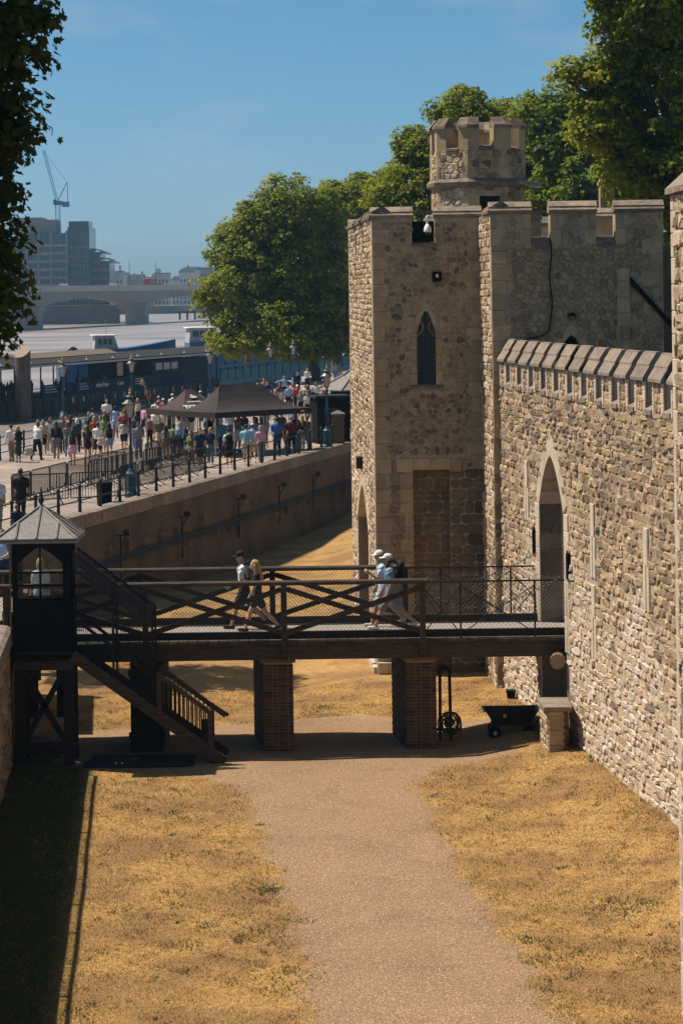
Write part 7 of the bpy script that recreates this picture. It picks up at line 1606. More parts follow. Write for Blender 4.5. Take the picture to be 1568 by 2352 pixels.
def text(parent, s, loc, size, rot, m, name='lettering', bold=0.012, al='LEFT'):
    cu = bpy.data.curves.new(name, 'FONT'); cu.body = s; cu.size = size; cu.offset = bold; cu.extrude = 0.004; cu.align_x = al; cu.resolution_u = 2
    tmp = bpy.data.objects.new('tmp', cu); COL.objects.link(tmp); dg = bpy.context.evaluated_depsgraph_get(); me = bpy.data.meshes.new_from_object(tmp.evaluated_get(dg)); bpy.data.objects.remove(tmp)
    me.materials.clear(); me.materials.append(m); o = new_obj(name, me, parent); o.location = loc; o.rotation_euler = rot; return o
# front slope of t2: eave y=0 z=2.05 up to ridge y=1.6 z=3.0
slope = math.atan2(0.95, 1.6)
text(t2, 'TOWER', (0.40, 0.22, 2.11), 0.44, (slope, 0, 0), m_ink, bold=0.02)
text(t2, 'HISTORIC ROYAL', (0.85, 0.74, 2.40), 0.10, (slope, 0, 0), m_ink, bold=0.004)
cr = MB()                                       # crown emblem
for i in range(5): a = PI * (0.12 + 0.76 * i / 4); cr.bar((0, 0, 0.05), (0.2 * math.cos(a), 0, 0.05 + 0.17 * math.sin(a)), 0.02, 0.03); cr.tube((0.2 * math.cos(a), -0.01, 0.06 + 0.17 * math.sin(a)), (0.2 * math.cos(a), 0.01, 0.06 + 0.17 * math.sin(a)), 0.028, None, 6)
cr.box(-0.17, 0.17, -0.012, 0.012, 0.0, 0.05); cr.box(-0.02, 0.02, -0.012, 0.012, 0.2, 0.32); cr.box(-0.05, 0.05, -0.012, 0.012, 0.25, 0.28)
cr = cr.build('crown_emblem', m_ink, t2); cr.location = (1.42, 1.05, 2.58); cr.rotation_euler = (slope - PI / 2, 0, 0)
text(t2, 'Entrance', (0.42, -0.015, 1.87), 0.2, (PI / 2, 0, 0), m_ink, bold=0.006)
sq = MB(); sq.box(0.16, 0.30, -0.02, -0.008, 1.87, 2.0); sq.build('sign_square', m_ink, t2)
tg = MB(); tg.box(5.2, 5.4, -0.02, -0.008, 1.93, 1.99); tg.build('sewn_label', m_ink, t1)
# booth and kiosk
bo = thing('ticket_booth', 'black ticket booth beside the tent near the tower', 'booth', (-1.3, 121.5, Z_W), 0.25)
mb = MB(); mb.bbox(0, 1.7, 0, 1.6, 0, 2.3, .02); mb.build('body', m_blackf, bo)
mb = MB(); mb.box(-0.1, 1.8, -0.1, 1.7, 2.3, 2.42); mb.build('roof', m_black, bo)
mb = MB(); mb.box(0.3, 1.2, -0.02, -0.005, 1.1, 1.8); mb.build('window', m_dglass, bo)
ki = thing('kiosk', 'dark octagonal kiosk with a pale ribbed grey roof beside the tower', 'kiosk', (0.9, 137, Z_W))
mb = MB(); mb.lathe([(1.75, 0), (1.75, 2.1)], n=8, rot=PI / 8); mb.build('body', m_blackf, ki)
for k in range(8):
    a = PI / 4 * k; f_ = (math.cos(a), math.sin(a)); w = MB(); w.bar((1.63 * f_[0] - 0.35 * f_[1], 1.63 * f_[1] + 0.35 * f_[0], 1.4), (1.63 * f_[0] + 0.35 * f_[1], 1.63 * f_[1] - 0.35 * f_[0], 1.4), 0.06, 0.8); w.build('window', m_glass if False else m_lglass, ki)
rf = MB(); rf.lathe([(2.5, 2.08), (2.5, 2.14), (1.0, 2.85), (0.9, 2.86), (0.05, 3.5)], n=8, rot=PI / 8); rf = rf.build('roof', m_lead, ki)
for k in range(8):
    a = PI / 8 + k * PI / 4; mb = MB(); mb.tube((2.5 * math.cos(a), 2.5 * math.sin(a), 2.16), (1.0 * math.cos(a), 1.0 * math.sin(a), 2.88), 0.05, None, 5); mb.tube((1.0 * math.cos(a), 1.0 * math.sin(a), 2.88), (0.05 * math.cos(a), 0.05 * math.sin(a), 3.52), 0.05, None, 5); mb.build('roof_roll', m_lead, rf)
gpz = thing('gate_post', 'square stone gate post at the end of the moat railing', 'post', (x_edge(120) - 0.3, 120, Z_W)); mb = MB(); mb.bbox(-0.3, 0.3, -0.3, 0.3, 0, 1.5, .02); mb.build('shaft', m_blk, gpz); mb = MB(); mb.lathe([(0.5, 1.5), (0.5, 1.6), (0.1, 1.75)], n=4, rot=PI / 4); mb.build('cap', m_cop, gpz)

# ------------------------------------------------------------ river pier, piles, boats
ZR = Z_RIVER
pd = Vector((-21.1 + 33.2, 290 - 257.5, 0)).normalized(); pr_ang = math.atan2(pd.y, pd.x)
pn = thing('river_pier', 'long dark floating river pier with a flat canopy roof and blue sign panels', 'pier', (-38.5, 243, ZR), pr_ang)   # local x runs along the pier, local -y faces the wharf
m_pnavy = mat('navy pier cladding', [(0.006, 0.011, 0.028), (0.014, 0.025, 0.06)], scale=1.5, rough=0.7, spec=0.1)
m_hull = mat('weathered pontoon', [(0.012, 0.014, 0.016), (0.045, 0.045, 0.042)], scale=2, stretch=(3, 3, 0.4), rough=0.7)
LP = 66.0
mb = MB(); mb.bbox(0, LP, -3, 6, -0.5, 2.0, .05); mb.build('pontoon', m_hull, pn)
for i in range(33): mb = MB(); mb.box(2 * i + 0.3, 2 * i + 0.55, -3.12, -3.0, 0.1, 1.9); mb.build('fender', m_wood, pn)
mb = MB(); mb.box(18, 46, -2.9, -2.8, 2.0, 3.4); mb.build('screen_wall', m_pnavy, pn)
mb = MB(); mb.box(40, 56, -2.7, 5.5, 2.0, 5.0); mb.build('cabin', m_pnavy, pn)
for i in range(3): mb = MB(); mb.box(41 + i * 2.2, 42.7 + i * 2.2, -2.76, -2.71, 3.9, 4.7); mb.build('cabin_window', flat('pale frame', (0.4, 0.38, 0.34)), pn)
for i in range(23):
    mb = MB(); mb.bar((1 + i * 2.9, -2.6, 2.0), (1 + i * 2.9, -2.6, 5.3), 0.12, 0.12); mb.build('canopy_post', m_blackf, pn)
mb = MB(); mb.prism([(-2, -3.6, 5.35), (-2, -3.6, 5.6), (-2, 1.5, 6.1), (-2, 6.5, 5.6), (-2, 6.5, 5.35)], (LP + 2, 0, 0)); rf = mb.build('canopy_roof', mat('bitumen roof', [(0.02, 0.02, 0.021), (0.045, 0.043, 0.04)], scale=2, rough=0.9, spec=0.1), pn)
mb = MB(); mb.prism([(13, 0.2, 6.05), (13, 1.6, 6.55), (13, 3.0, 6.05)], (24, 0, 0)); mb.build('roof_lantern', mat('tan roof sheet', [(0.24, 0.19, 0.13), (0.36, 0.29, 0.21)], scale=3, rough=.6), rf)
mb = MB()
for i in range(34): mb.bar((13.3 + i * 0.7, 0.15, 6.08), (13.3 + i * 0.7, 1.55, 6.58), 0.05, 0.04)
mb.build('roof_battens', m_wood, rf, kind='stuff')
for i in range(9): mb = MB(); mb.lathe([(0.3, 0), (0.06, 0.2), (0.05, 0.5)], (4 + i * 6.5, -2.6, 5.62), 6); mb.build('roof_vent', m_steel, rf)
mb = MB(); mb.box(-2, LP, -3.64, -3.605, 5.3, 5.5); mb.build('gutter', m_steel, rf)
for i, (a, b, m_) in enumerate(((12, 16, 0), (20, 23.5, 0), (24.5, 29.5, 1), (30, 33.5, 1), (34, 38, 0))):
    mb = MB(); mb.box(a, b, -2.99, -2.93, 2.25, 3.35); sg = mb.build('sign_panel', m_pnavy, pn)
    if m_: text(sg, 'mion from' if i == 2 else 'e ver', ((a + 0.3), -3.0, 2.6), 0.75, (PI / 2, 0, 0), m_ink, bold=0.01)
    else:
        ln = MB()
        for k in range(3): ln.box(a + 0.8, b - 0.4 - 0.3 * k, -3.005, -2.995, 2.5 + 0.28 * k, 2.62 + 0.28 * k)
        ln.build('print_lines', flat('faded print', (0.3, 0.33, 0.4)), sg)
for i in range(14): mb = MB(); mb.box(19 + i * 2.6, 19.35 + i * 2.6, -3.02, -2.98, 1.2, 1.75); mb.build('white_plate', flat('dull plate', (0.4, 0.42, 0.44)), pn)
mb = MB(); mb.box(31.5, 33, -2.4, -2.3, 3.6, 5.1); mb.build('notice_board', flat('notice', (0.42, 0.36, 0.28)), pn)
mb = MB(); mb.path([(0, -2.85, 3.0), (18, -2.85, 3.0)], 0.04, 5); mb.path([(0, -2.85, 2.5), (18, -2.85, 2.5)], 0.03, 5); mb.build('deck_rail', m_black, pn)
# waiting passengers under the canopy: a dim mass
mass = []
for i in range(42):
    x_ = random.uniform(1, 39); y_ = random.uniform(-1.8, 3); mass.append(((x_, y_, 2.0), (x_, y_, 3.2), 0.2, 0.17, 0, 0.05, (1, 1, 1)))
cm = MB()
for p in mass:
    x_, y_ = p[0][:2]; hgt = random.uniform(1.55, 1.8); cm.mi = random.choice((0, 0, 1, 2)); cm.lathe([(0.13, 0), (0.17, 0.8), (0.21, hgt - 0.32), (0.08, hgt - 0.25), (0.11, hgt - 0.12), (0.03, hgt)], (x_, y_, 2.0), 7)
cw_ = cm.build('crowd', [cmat('black', CL['black']), cmat('grey', CL['grey']), cmat('maroon', CL['maroon'])]); cw_.location = pn.location; cw_.rotation_euler = (0, 0, pr_ang); tag(cw_, 'dim crowd waiting under the pier canopy', None, kind='stuff')
def pile(x_, y_, r_, h_, label, slant=0.5):
    t = thing('mooring_pile', label, 'pile', (x_, y_, ZR)); n = 18; mb = MB()
    vs = [(r_ * math.cos(2 * PI * i / n), r_ * math.sin(2 * PI * i / n), -1) for i in range(n)] + [(r_ * math.cos(2 * PI * i / n), r_ * math.sin(2 * PI * i / n), h_ + slant * math.sin(2 * PI * i / n) + slant * 0.5 * math.cos(2 * PI * i / n)) for i in range(n)]
    mb.add(vs, [(i, (i + 1) % n, n + (i + 1) % n, n + i) for i in range(n)] ); mb.build('shaft', mat('rusty pile steel', [(0.07, 0.05, 0.04), (0.16, 0.11, 0.085)], scale=1.5, stretch=(1, 1, 0.3), rough=.7), t, sm=True)
    mb = MB(); mb.add([(v[0], v[1], v[2] + .004) for v in vs[n:]], [tuple(range(n))]); mb.build('capping', mat('concrete plug', [(0.22, 0.17, 0.13), (0.32, 0.25, 0.2)], scale=3), t)
pile(-32.5, 246.0, 0.82, 7.1, 'big round slant-topped mooring pile at the left of the pier', 0.55)
pile(-11.6, 300.0, 0.55, 7.8, 'slim mooring pile beside the plane tree', 0.3)
# boats
m_bblue = mat('boat blue', [(0.015, 0.07, 0.16), (0.03, 0.12, 0.24)], scale=1, rough=0.35)
def boat(loc, rz, L_, Wd, H_, label, kind):
    t = thing('river_boat', label, 'boat', loc, rz); m = m_bblue if kind != 'white' else m_white
    hull = MB(); st_ = []; n = 9
    for i in range(n):
        u = i / (n - 1); w = Wd / 2 * (1 - max(0, (u - 0.55) / 0.45) ** 2 * 0.96); sh = H_ * (1 + 0.24 * u ** 1.5)
        st_.append([(u * L_, -w, sh), (u * L_, -w * 0.8, 0.0), (u * L_, w * 0.8, 0.0), (u * L_, w, sh)])
    vs = [p for s_ in st_ for p in s_]; fs = [(i * 4 + k, i * 4 + k + 1, i * 4 + k + 5, i * 4 + k + 4) for i in range(n - 1) for k in range(3)] + [(i * 4 + 3, i * 4, i * 4 + 4, i * 4 + 7) for i in range(n - 1)] + [(0, 3, 2, 1)]
    hull.add(vs, [f[::-1] for f in fs]); hull.build('hull', m_bblue, t)
    c0, c1 = (0.1, 0.75) if kind == 'white' else (0.0, 0.3)
    cb = MB(); cb.prism([(c0 * L_, -Wd * 0.4, H_), (c1 * L_, -Wd * 0.4, H_), (c1 * L_ - 0.6, -Wd * 0.4, H_ + 1.9), (c0 * L_ + 0.2, -Wd * 0.4, H_ + 1.9)], (0, Wd * 0.8, 0)); cb = cb.build('cabin', m_white if kind == 'white' else flat('grey cabin', (0.35, 0.36, 0.36)), t)
    wn_ = max(3, int((c1 - c0) * L_ / 1.5))
    for i in range(wn_):
        a = c0 * L_ + 0.5 + i * ((c1 - c0) * L_ - 1.2) / wn_; w = MB(); w.box(a, a + ((c1 - c0) * L_ - 1.2) / wn_ - 0.2, -Wd * 0.4 - 0.03, -Wd * 0.4 - 0.004, H_ + 0.8, H_ + 1.55); w.build('cabin_window', mat('blue tinted window', [(0.02, 0.06, 0.08), (0.05, 0.12, 0.15)], scale=2, rough=.1), cb)
    rf = MB(); rf.bbox(c0 * L_ - 0.2, c1 * L_ - 0.4, -Wd * 0.45, Wd * 0.45, H_ + 1.9, H_ + 2.05, .04); rf.build('cabin_roof', m_white, cb)
    ms_ = MB(); ms_.tube((c1 * L_ - 1.5, 0, H_ + 2), (c1 * L_ - 1.5, 0, H_ + 4.0), 0.05, None, 6); ms_.build('mast', m_steel, t)
    return t
boat((-46.5, 262, ZR), pr_ang + 0.05, 14, 4.4, 3.6, 'white and blue passenger boat behind the big pile', 'white')
boat((-31.5, 306, ZR), 0.2, 10.5, 4, 5.6, 'blue river boat with small grey wheelhouse behind the pier roof', 'blue')
boat((-20.5, 320, ZR), 0.2, 14, 5, 6.2, 'second blue river boat partly behind the plane tree', 'blue')
sbt = thing('small_boat', 'small dark covered boat beyond the pier roof', 'boat', (-33.5, 300, ZR), 0.3); mb = MB(); mb.prism([(-1.6, -1, 0), (1.6, -1, 0), (1.9, -1.1, 4.6), (-1.9, -1.1, 4.6)], (0, 2.2, 0)); mb.build('hull', m_bblue, sbt); mb = MB(); mb.prism([(-1.9, -1.1, 4.6), (1.9, -1.1, 4.6), (0.2, -1.1, 6.3)], (0, 2.2, 0)); mb.build('cover', m_blackf, sbt)
# inflatable patrol boat
rb = thing('inflatable_boat', 'blue and black inflatable boat with a roll bar and orange lifebuoy', 'boat', (-21.2, 268, ZR), pr_ang * 0.12)
m_tube = mat('inflatable tube', [(0.015, 0.02, 0.025), (0.03, 0.035, 0.04)], scale=2, rough=.4)
mb = MB(); pts = [(0.4, -0.95, 0.75), (4.0, -1.0, 0.78), (5.2, -0.7, 0.95), (5.8, 0, 1.15), (5.2, 0.7, 0.95), (4.0, 1.0, 0.78), (0.4, 0.95, 0.75)]
for p, q in zip(pts, pts[1:]): mb.tube(p, q, 0.3, None, 10)
mb.xf(Matrix.Rotation(PI, 4, 'Z')); tb = mb.build('tube', m_tube, rb, sm=True)
mb = MB(); mb.prism([(0.2, -0.85, 0.0), (4.6, -0.7, 0.1), (5.6, 0, 0.5), (4.6, 0.7, 0.1), (0.2, 0.85, 0.0)], (0, 0, 0.75)); mb.xf(Matrix.Rotation(PI, 4, 'Z')); mb.build('hull', mat('boat hull blue', [(0.02, 0.10, 0.18), (0.03, 0.15, 0.26)], scale=2, rough=.4), rb)
mb = MB()
for sy in (-0.8, 0.8): mb.path([(-0.3, sy, 0.9), (-0.7, sy, 2.6), (-1.2, sy, 2.8)], 0.05, 6)
mb.path([(-0.7, -0.8, 2.6), (-0.7, 0.8, 2.6)], 0.05, 6); mb.path([(-1.2, -0.8, 2.8), (-1.2, 0.8, 2.8)], 0.05, 6); mb.build('roll_bar', m_steel, rb)
mb = MB(); mb.bbox(-2.8, -2.0, -0.35, 0.35, 0.75, 1.7, .05); mb.bbox(-1.9, -1.3, -0.3, 0.3, 0.75, 1.35, .05); mb.build('console', m_blackf, rb)
mb = MB(); mb.path([(-3.0, -0.4, 0.8), (-3.1, -0.4, 2.0), (-3.1, 0.4, 2.0), (-3.0, 0.4, 0.8)], 0.04, 6); mb.build('grab_rail', m_steel, rb)
mb = MB(); mb.lathe([(0.16, 0), (0.16, 0.35), (0.1, 0.45)], (-1.0, 0, 2.85), 8); mb.build('beacon', flat('amber', (0.6, 0.3, 0.02)), rb)
mb = MB()
ri = [(-0.35, -0.85 + 0.0, 1.6 + 0.35 * math.sin(a)) for a in (0,)]
pts = [(-0.38 + 0.18 * math.cos(a), -0.9, 1.6 + 0.42 * math.sin(a)) for a in np.linspace(0, 2 * PI, 11)]; mb.path(pts, 0.09, 6); mb.build('lifebuoy', flat('lifebuoy orange', (0.6, 0.09, 0.02)), rb)
# gangway to the wharf
gw = thing('gangway', 'long blue latticed gangway bridge from the pier to the wharf', 'gangway', (-13.0, 262, 0), 0)
g0, g1 = Vector((-13.2, 262, 0.3)), Vector((2.6, 235, 2.7)); m_gblue = mat('gangway blue', [(0.007, 0.028, 0.045), (0.012, 0.05, 0.075)], scale=2, rough=.7, spec=0.1)
for s_ in (0, 1.8):
    off = Vector((0, s_, 0)); mb = MB(); mb.bar(g0 + off, g1 + off, 0.25, 0.45); rel(gw, mb.build('bottom_beam', m_gblue, gw)); mb = MB(); mb.bar(g0 + off + Vector((0, 0, 1.7)), g1 + off + Vector((0, 0, 1.7)), 0.18, 0.2); rel(gw, mb.build('top_beam', m_gblue, gw))
    n = 18
    for i in range(n + 1): p = g0.lerp(g1, i / n) + off; mb = MB(); mb.bar(p, p + Vector((0, 0, 1.7)), 0.1, 0.1); rel(gw, mb.build('upright', m_gblue, gw))
    mb = MB(); q = [g0 + off + Vector((0, 0, 0.3)), g1 + off + Vector((0, 0, 0.3)), g1 + off + Vector((0, 0, 1.3)), g0 + off + Vector((0, 0, 1.3))]; mb.prism([tuple(v) for v in q], (0, 0.03, 0)); rel(gw, mb.build('side_panel', m_gblue, gw))
mb = MB(); mb.prism([tuple(g0), tuple(g1), tuple(g1 + Vector((0, 1.8, 0))), tuple(g0 + Vector((0, 1.8, 0)))], (0, 0, -0.1)); rel(gw, mb.build('walkway', m_black, gw))
# landing deck with sign at far left
ld = thing('landing_stage', 'concrete landing stage with a railing at the far left of the river', 'landing stage', (-44, 244, ZR)); mb = MB(); mb.bbox(-3, 9.3, -2, 3, -0.5, 2.2, .05); mb.build('deck', mat('stage concrete', [(0.12, 0.11, 0.1), (0.22, 0.2, 0.18)], scale=1.5), ld)
mb = MB(); mb.path([(-3, -1.9, 3.3), (9.2, -1.9, 3.3)], 0.05, 5); mb.path([(-3, -1.9, 2.8), (9.2, -1.9, 2.8)], 0.04, 5); mb.build('rail', m_black, ld)
sg = thing('pier_sign', 'white notice board with dark lines at the far left edge', 'sign', (-35.9, 241.9, ZR + 2.2)); mb = MB(); mb.box(-1.3, 0.55, -0.05, 0.05, 1.6, 3.4); sp0 = mb.build('board', m_white, sg)
mb = MB()
for i in range(6): mb.box(-1.1, 0.3 - 0.2 * (i % 3), -0.07, -0.052, 1.8 + 0.26 * i, 1.9 + 0.26 * i)
mb.build('print_lines', flat('blue print', (0.06, 0.12, 0.3)), sp0)
for sx in (-1.1, 0.4): mb = MB(); mb.bar((sx, 0, 0), (sx, 0, 3.4), 0.08, 0.08); mb.build('leg', m_steel, sg)
ob_ = MB(); ob_.bbox(-36.4, -35.3, 241.5, 241.9, ZR + 2.2, ZR + 3.1, .05); tag(ob_.build('orange_barrier', flat('hi-vis orange', (0.5, 0.1, 0.02))), 'small orange barrier below the white notice board', 'barrier')

# ------------------------------------------------------------ road bridge over the river
m_conc = mat('bridge concrete', [(0.21, 0.18, 0.155), (0.30, 0.26, 0.225)], scale=0.25, rough=.85)
m_par = mat('parapet granite', [(0.36, 0.32, 0.28), (0.46, 0.41, 0.37)], scale=.3, rough=.8); pL, pR = Vector((-110.0, 880, 0)), Vector((-81.0, 1000, 0)); bd = (pR - pL).normalized(); bn_ = Vector((bd.y, -bd.x, 0)); SP = (pR - pL).length
rbg = thing('road_bridge', 'long low concrete road bridge with shallow arches across the river', 'bridge', (pL.x, pL.y, ZR))
def bpt(t, o, z): p = pL + bd * t + bn_ * o; return (p.x, p.y, z)
ZT = 13.2
def soffit(t):
    s_ = (t / SP) % 1.0; return 4.8 + 3.6 * (1 - (2 * s_ - 1) ** 2) ** 0.8
for si in range(-1, 2):
    mb = MB(); n = 20; a0 = si * SP
    for i in range(n):
        ta, tb_ = a0 + SP * i / n, a0 + SP * (i + 1) / n; za_, zb_ = soffit(ta + 1e-6), soffit(tb_ - 1e-6)
        for o_, sg_ in ((0, 1), (-11, -1)):
            q = [bpt(ta, o_, za_), bpt(tb_, o_, zb_), bpt(tb_, o_, 11.2), bpt(ta, o_, 11.2)]; mb.add(q, [(0, 1, 2, 3)])
        mb.add([bpt(ta, 0, za_), bpt(tb_, 0, zb_), bpt(tb_, -11, zb_), bpt(ta, -11, za_)], [(0, 1, 2, 3)])
    rel(rbg, mb.build('span', m_conc, rbg))
    mb = MB(); mb.prism([bpt(a0, 1.2, 11.2), bpt(a0 + SP, 1.2, 11.2), bpt(a0 + SP, -12, 11.2), bpt(a0, -12, 11.2)], (0, 0, 0.6)); rel(rbg, mb.build('deck', m_conc, rbg))
    for i in range(20):
        ta = a0 + SP * i / 20; mb = MB(); mb.prism([bpt(ta + 0.08, 1.35, 10.9), bpt(ta + SP / 20 - 0.08, 1.35, 10.9), bpt(ta + SP / 20 - 0.08, 1.0, 10.9), bpt(ta + 0.08, 1.0, 10.9)], (0, 0, 2.3)); rel(rbg, mb.build('parapet_panel', m_par, rbg))
    for (t_, ) in ((a0,),):
        pr = MB(); pr.prism([bpt(t_ - 2.6, 0.5, ZR - 1), bpt(t_ + 2.6, 0.5, ZR - 1), bpt(t_ + 2.6, -8, ZR - 1), bpt(t_ - 2.6, -8, ZR - 1)], (0, 0, 5.2 - ZR)); rel(rbg, pr.build('bridge_pier', m_conc, rbg))
        pr = MB(); pr.prism([bpt(t_ - 4.4, 1.2, 3.6), bpt(t_ + 4.4, 1.2, 3.6), bpt(t_ + 4.4, -11, 3.6), bpt(t_ - 4.4, -11, 3.6)], (0, 0, 2.0)); rel(rbg, pr.build('pier_head', m_conc, rbg))
for t_ in (30, 78, 115, 150): mb = MB(); mb.tube(bpt(t_, -4, 11.8), bpt(t_, -4, 23), 0.16, 0.1, 6); mb.bar(bpt(t_, -4, 23), bpt(t_ + 1.6, -4, 23.2), 0.15, 0.15); rel(rbg, mb.build('lamp_column', m_navy, rbg))
bus = thing('double_decker_bus', 'red double-decker bus crossing the road bridge beside the plane tree', 'bus', bpt(SP * 1.16, -6, 11.8), math.atan2(bd.y, bd.x))
m_bus = flat('bus red', (0.32, 0.02, 0.02), rough=.35)
mb = MB(); mb.bbox(0, 11, -1.3, 1.3, 0.4, 4.3, .15); bb = mb.build('body', m_bus, bus)
for z0_, z1_ in ((1.5, 2.3), (2.9, 3.7)):
    for i in range(6): mb = MB(); mb.box(0.4 + i * 1.75, 1.95 + i * 1.75, -1.34, -1.305, z0_, z1_); mb.build('window', m_dglass, bb)
for x_ in (2.0, 8.6): mb = MB(); mb.tube((x_, -1.32, 0.5), (x_, -1.0, 0.5), 0.5, None, 12); mb.build('wheel', m_blackf, bus)
for i, (t_, lab) in enumerate(((95, 'white van on the road bridge right of the glass block'), (38, 'small white car on the road bridge below the glass block'))):
    v = thing('van', lab, 'van', bpt(t_, -5, 11.8), math.atan2(bd.y, bd.x)); mb = MB(); mb.prism([(0, -1, 0.4), (4.6, -1, 0.4), (4.6, -1, 1.3), (3.9, -1, 2.1), (0, -1, 2.2)], (0, 2, 0)); mb.build('body', m_white, v)
    for x_ in (0.9, 3.7): mb = MB(); mb.tube((x_, -1.03, 0.4), (x_, -0.8, 0.4), 0.38, None, 10); mb.build('wheel', m_blackf, v)

# ------------------------------------------------------------ buildings beyond
m_bglass = mat('office glazing', [(0.02, 0.05, 0.06), (0.05, 0.10, 0.12)], scale=0.2, rough=.15, spec=.5)
m_bband = mat('office spandrel', [(0.24, 0.18, 0.15), (0.34, 0.26, 0.22)], scale=0.3, rough=.7)
m_bframe = mat('office frame', [(0.16, 0.17, 0.17), (0.22, 0.23, 0.23)], scale=0.5, rough=.6)
ofc = thing('glass_office_block', 'tall glass and brown banded office block with a curved glazed bay beyond the bridge', 'building', (-134, 1030, -2))
def ob(x0, x1, y0_, y1_, z0_, z1_, nm, m, par=None):
    mb = MB(); mb.box(x0, x1, y0_, y1_, z0_, z1_); o = mb.build(nm, m, par or ofc); return o
tw_ = ob(0, 17.6, 0, 30, 0, 38, 'tower_glazing', m_bglass); ob(17.6, 26.8, 2, 30, 0, 40.5, 'bay_glazing', m_bglass)
ob(-30, 0, 4, 30, 0, 36, 'wing_glazing', m_bglass); ob(-8, 12, 8, 26, 38, 44, 'plant_room', m_bband); ob(-4, 6, 8, 26, 44, 45, 'plant_room', m_bframe)
ob(18, 26.5, 3, 20, 40.5, 43, 'roof_screen', m_bglass)
for i in range(11):
    z = 1.5 + i * 3.4
    if z < 34: ob(-0.1, 17.5, -0.6, 0.0, z, z + 1.25, 'spandrel', m_bband); ob(-30, -0.2, 3.4, 4.0, z, z + 1.3, 'spandrel', m_bband)
for x_ in (0, 5.0, 10.3, 17.0): ob(x_, x_ + 0.9, -1.0, -0.1, 0, 39, 'pier', m_bframe)
for i in range(5): ob(1.2 + i * 3.4, 1.5 + i * 3.4, -0.3, 0, 34, 41, 'mullion', m_bframe)
for k in range(6):                              # curved bay ribs
    mb = MB(); pts = []
    for j in range(13): s_ = j / 12; pts.append((18.2 + k * 1.55 + (1.5 - k * 0.12) * math.cos(s_ * PI * 0.62) , 1.4 - 2.5 * math.cos(s_ * PI / 2) , s_ * 33))
    for p, q in zip(pts, pts[1:]): mb.bar(p, q, 0.28, 0.28)
    mb.build('bay_rib', m_bframe, ofc)
for j in range(9):
    mb = MB(); z = 2 + j * 3.7; cc_ = math.cos(z / 33 * PI / 2) if z < 33 else 0; mb.bar((18.5, 1.4 - 2.5 * cc_, z), (27.0, 1.4 - 2.5 * cc_, z), 0.3, 0.3); mb.build('bay_ring', m_bframe, ofc)
lowo = thing('stepped_office_block', 'lower stepped brown office block with oversailing roof beside the glass block', 'building', (-108.5, 1045, -2))
for i, (x0, x1, h_) in enumerate(((0, 4.5, 30), (4.5, 8.5, 26))):
    w = ob(x0, x1, 0, 25, 0, h_, 'body', m_bglass, lowo)
    for j in range(int(h_ / 3.4)): ob(x0 - 0.1, x1 + 0.1, -0.5, 0, 1 + j * 3.4, 2.5 + j * 3.4, 'spandrel', m_bband, lowo)
    mb = MB(); n = 8; pts = [(x0 - 0.5 + (x1 - x0 + 3.0) * s_, -1, h_ + 1.2 - 2.2 * s_ * s_) for s_ in np.linspace(0, 1, n)]
    for p, q in zip(pts, pts[1:]): mb.prism([p, q, (q[0], -1, q[2] + 0.5), (p[0], -1, p[2] + 0.5)], (0, 26, 0))
    mb.build('curved_roof', m_bframe, lowo)
def vlerp(a, b, t): return tuple(a[i] + (b[i] - a[i]) * t for i in range(3))
crn = thing('tower_crane', 'blue-green luffing tower crane standing behind the glass block', 'crane', (-127.2, 1090, -2)); m_cr = mat('crane paint', [(0.04, 0.18, 0.24), (0.06, 0.24, 0.30)], scale=1, rough=.5)
def lattice(a, b, w, n, nm, r_=0.14):
    mb = MB(); a, b = Vector(a), Vector(b); d = (b - a).normalized(); s1 = d.cross(Vector((0, 1, 0.01))).normalized() * w / 2; s2 = d.cross(s1).normalized() * w / 2
    cs_ = [s1 + s2, s1 - s2, -s1 - s2, -s1 + s2]
    for c in cs_: mb.bar(a + c, b + c, r_ * 1.4, r_ * 1.4)
    for i in range(n):
        p, q = a.lerp(b, i / n), a.lerp(b, (i + 1) / n)
        for k in range(4): mb.bar(p + cs_[k], q + cs_[(k + 1) % 4], r_, r_); mb.bar(p + cs_[k], p + cs_[(k + 1) % 4], r_, r_)
    mb.build(nm, m_cr, crn)
lattice((0, 0, 0), (0, 0, 52), 1.9, 24, 'mast', .1); lattice((-0.3, 0, 54), (-6.0, 0, 77), 1.0, 14, 'jib', .08)
mb = MB(); mb.bbox(-1.6, 2.0, -1.2, 1.2, 52, 54, .1); mb.bbox(2.0, 5.2, -1.0, 1.0, 51.2, 53.6, .1); mb.build('machinery_deck', m_cr, crn)
mb = MB(); mb.bar((0.2, 0, 54), (4.3, 0, 62.5), 0.3, 0.3); mb.bar((4.6, 0, 53.5), (4.4, 0, 62.5), 0.25, 0.25); mb.bar((4.4, 0, 62.5), (-6.5, 0, 77), 0.12, 0.12); mb.bar((0.2, 0, 54), (2.6, 0, 59), 0.3, .3); mb.build('a_frame', m_cr, crn)
mb = MB(); mb.bbox(-1.8, -0.4, -1.9, -0.6, 52.3, 54.6, .1); mb.build('cab', m_bglass, crn)
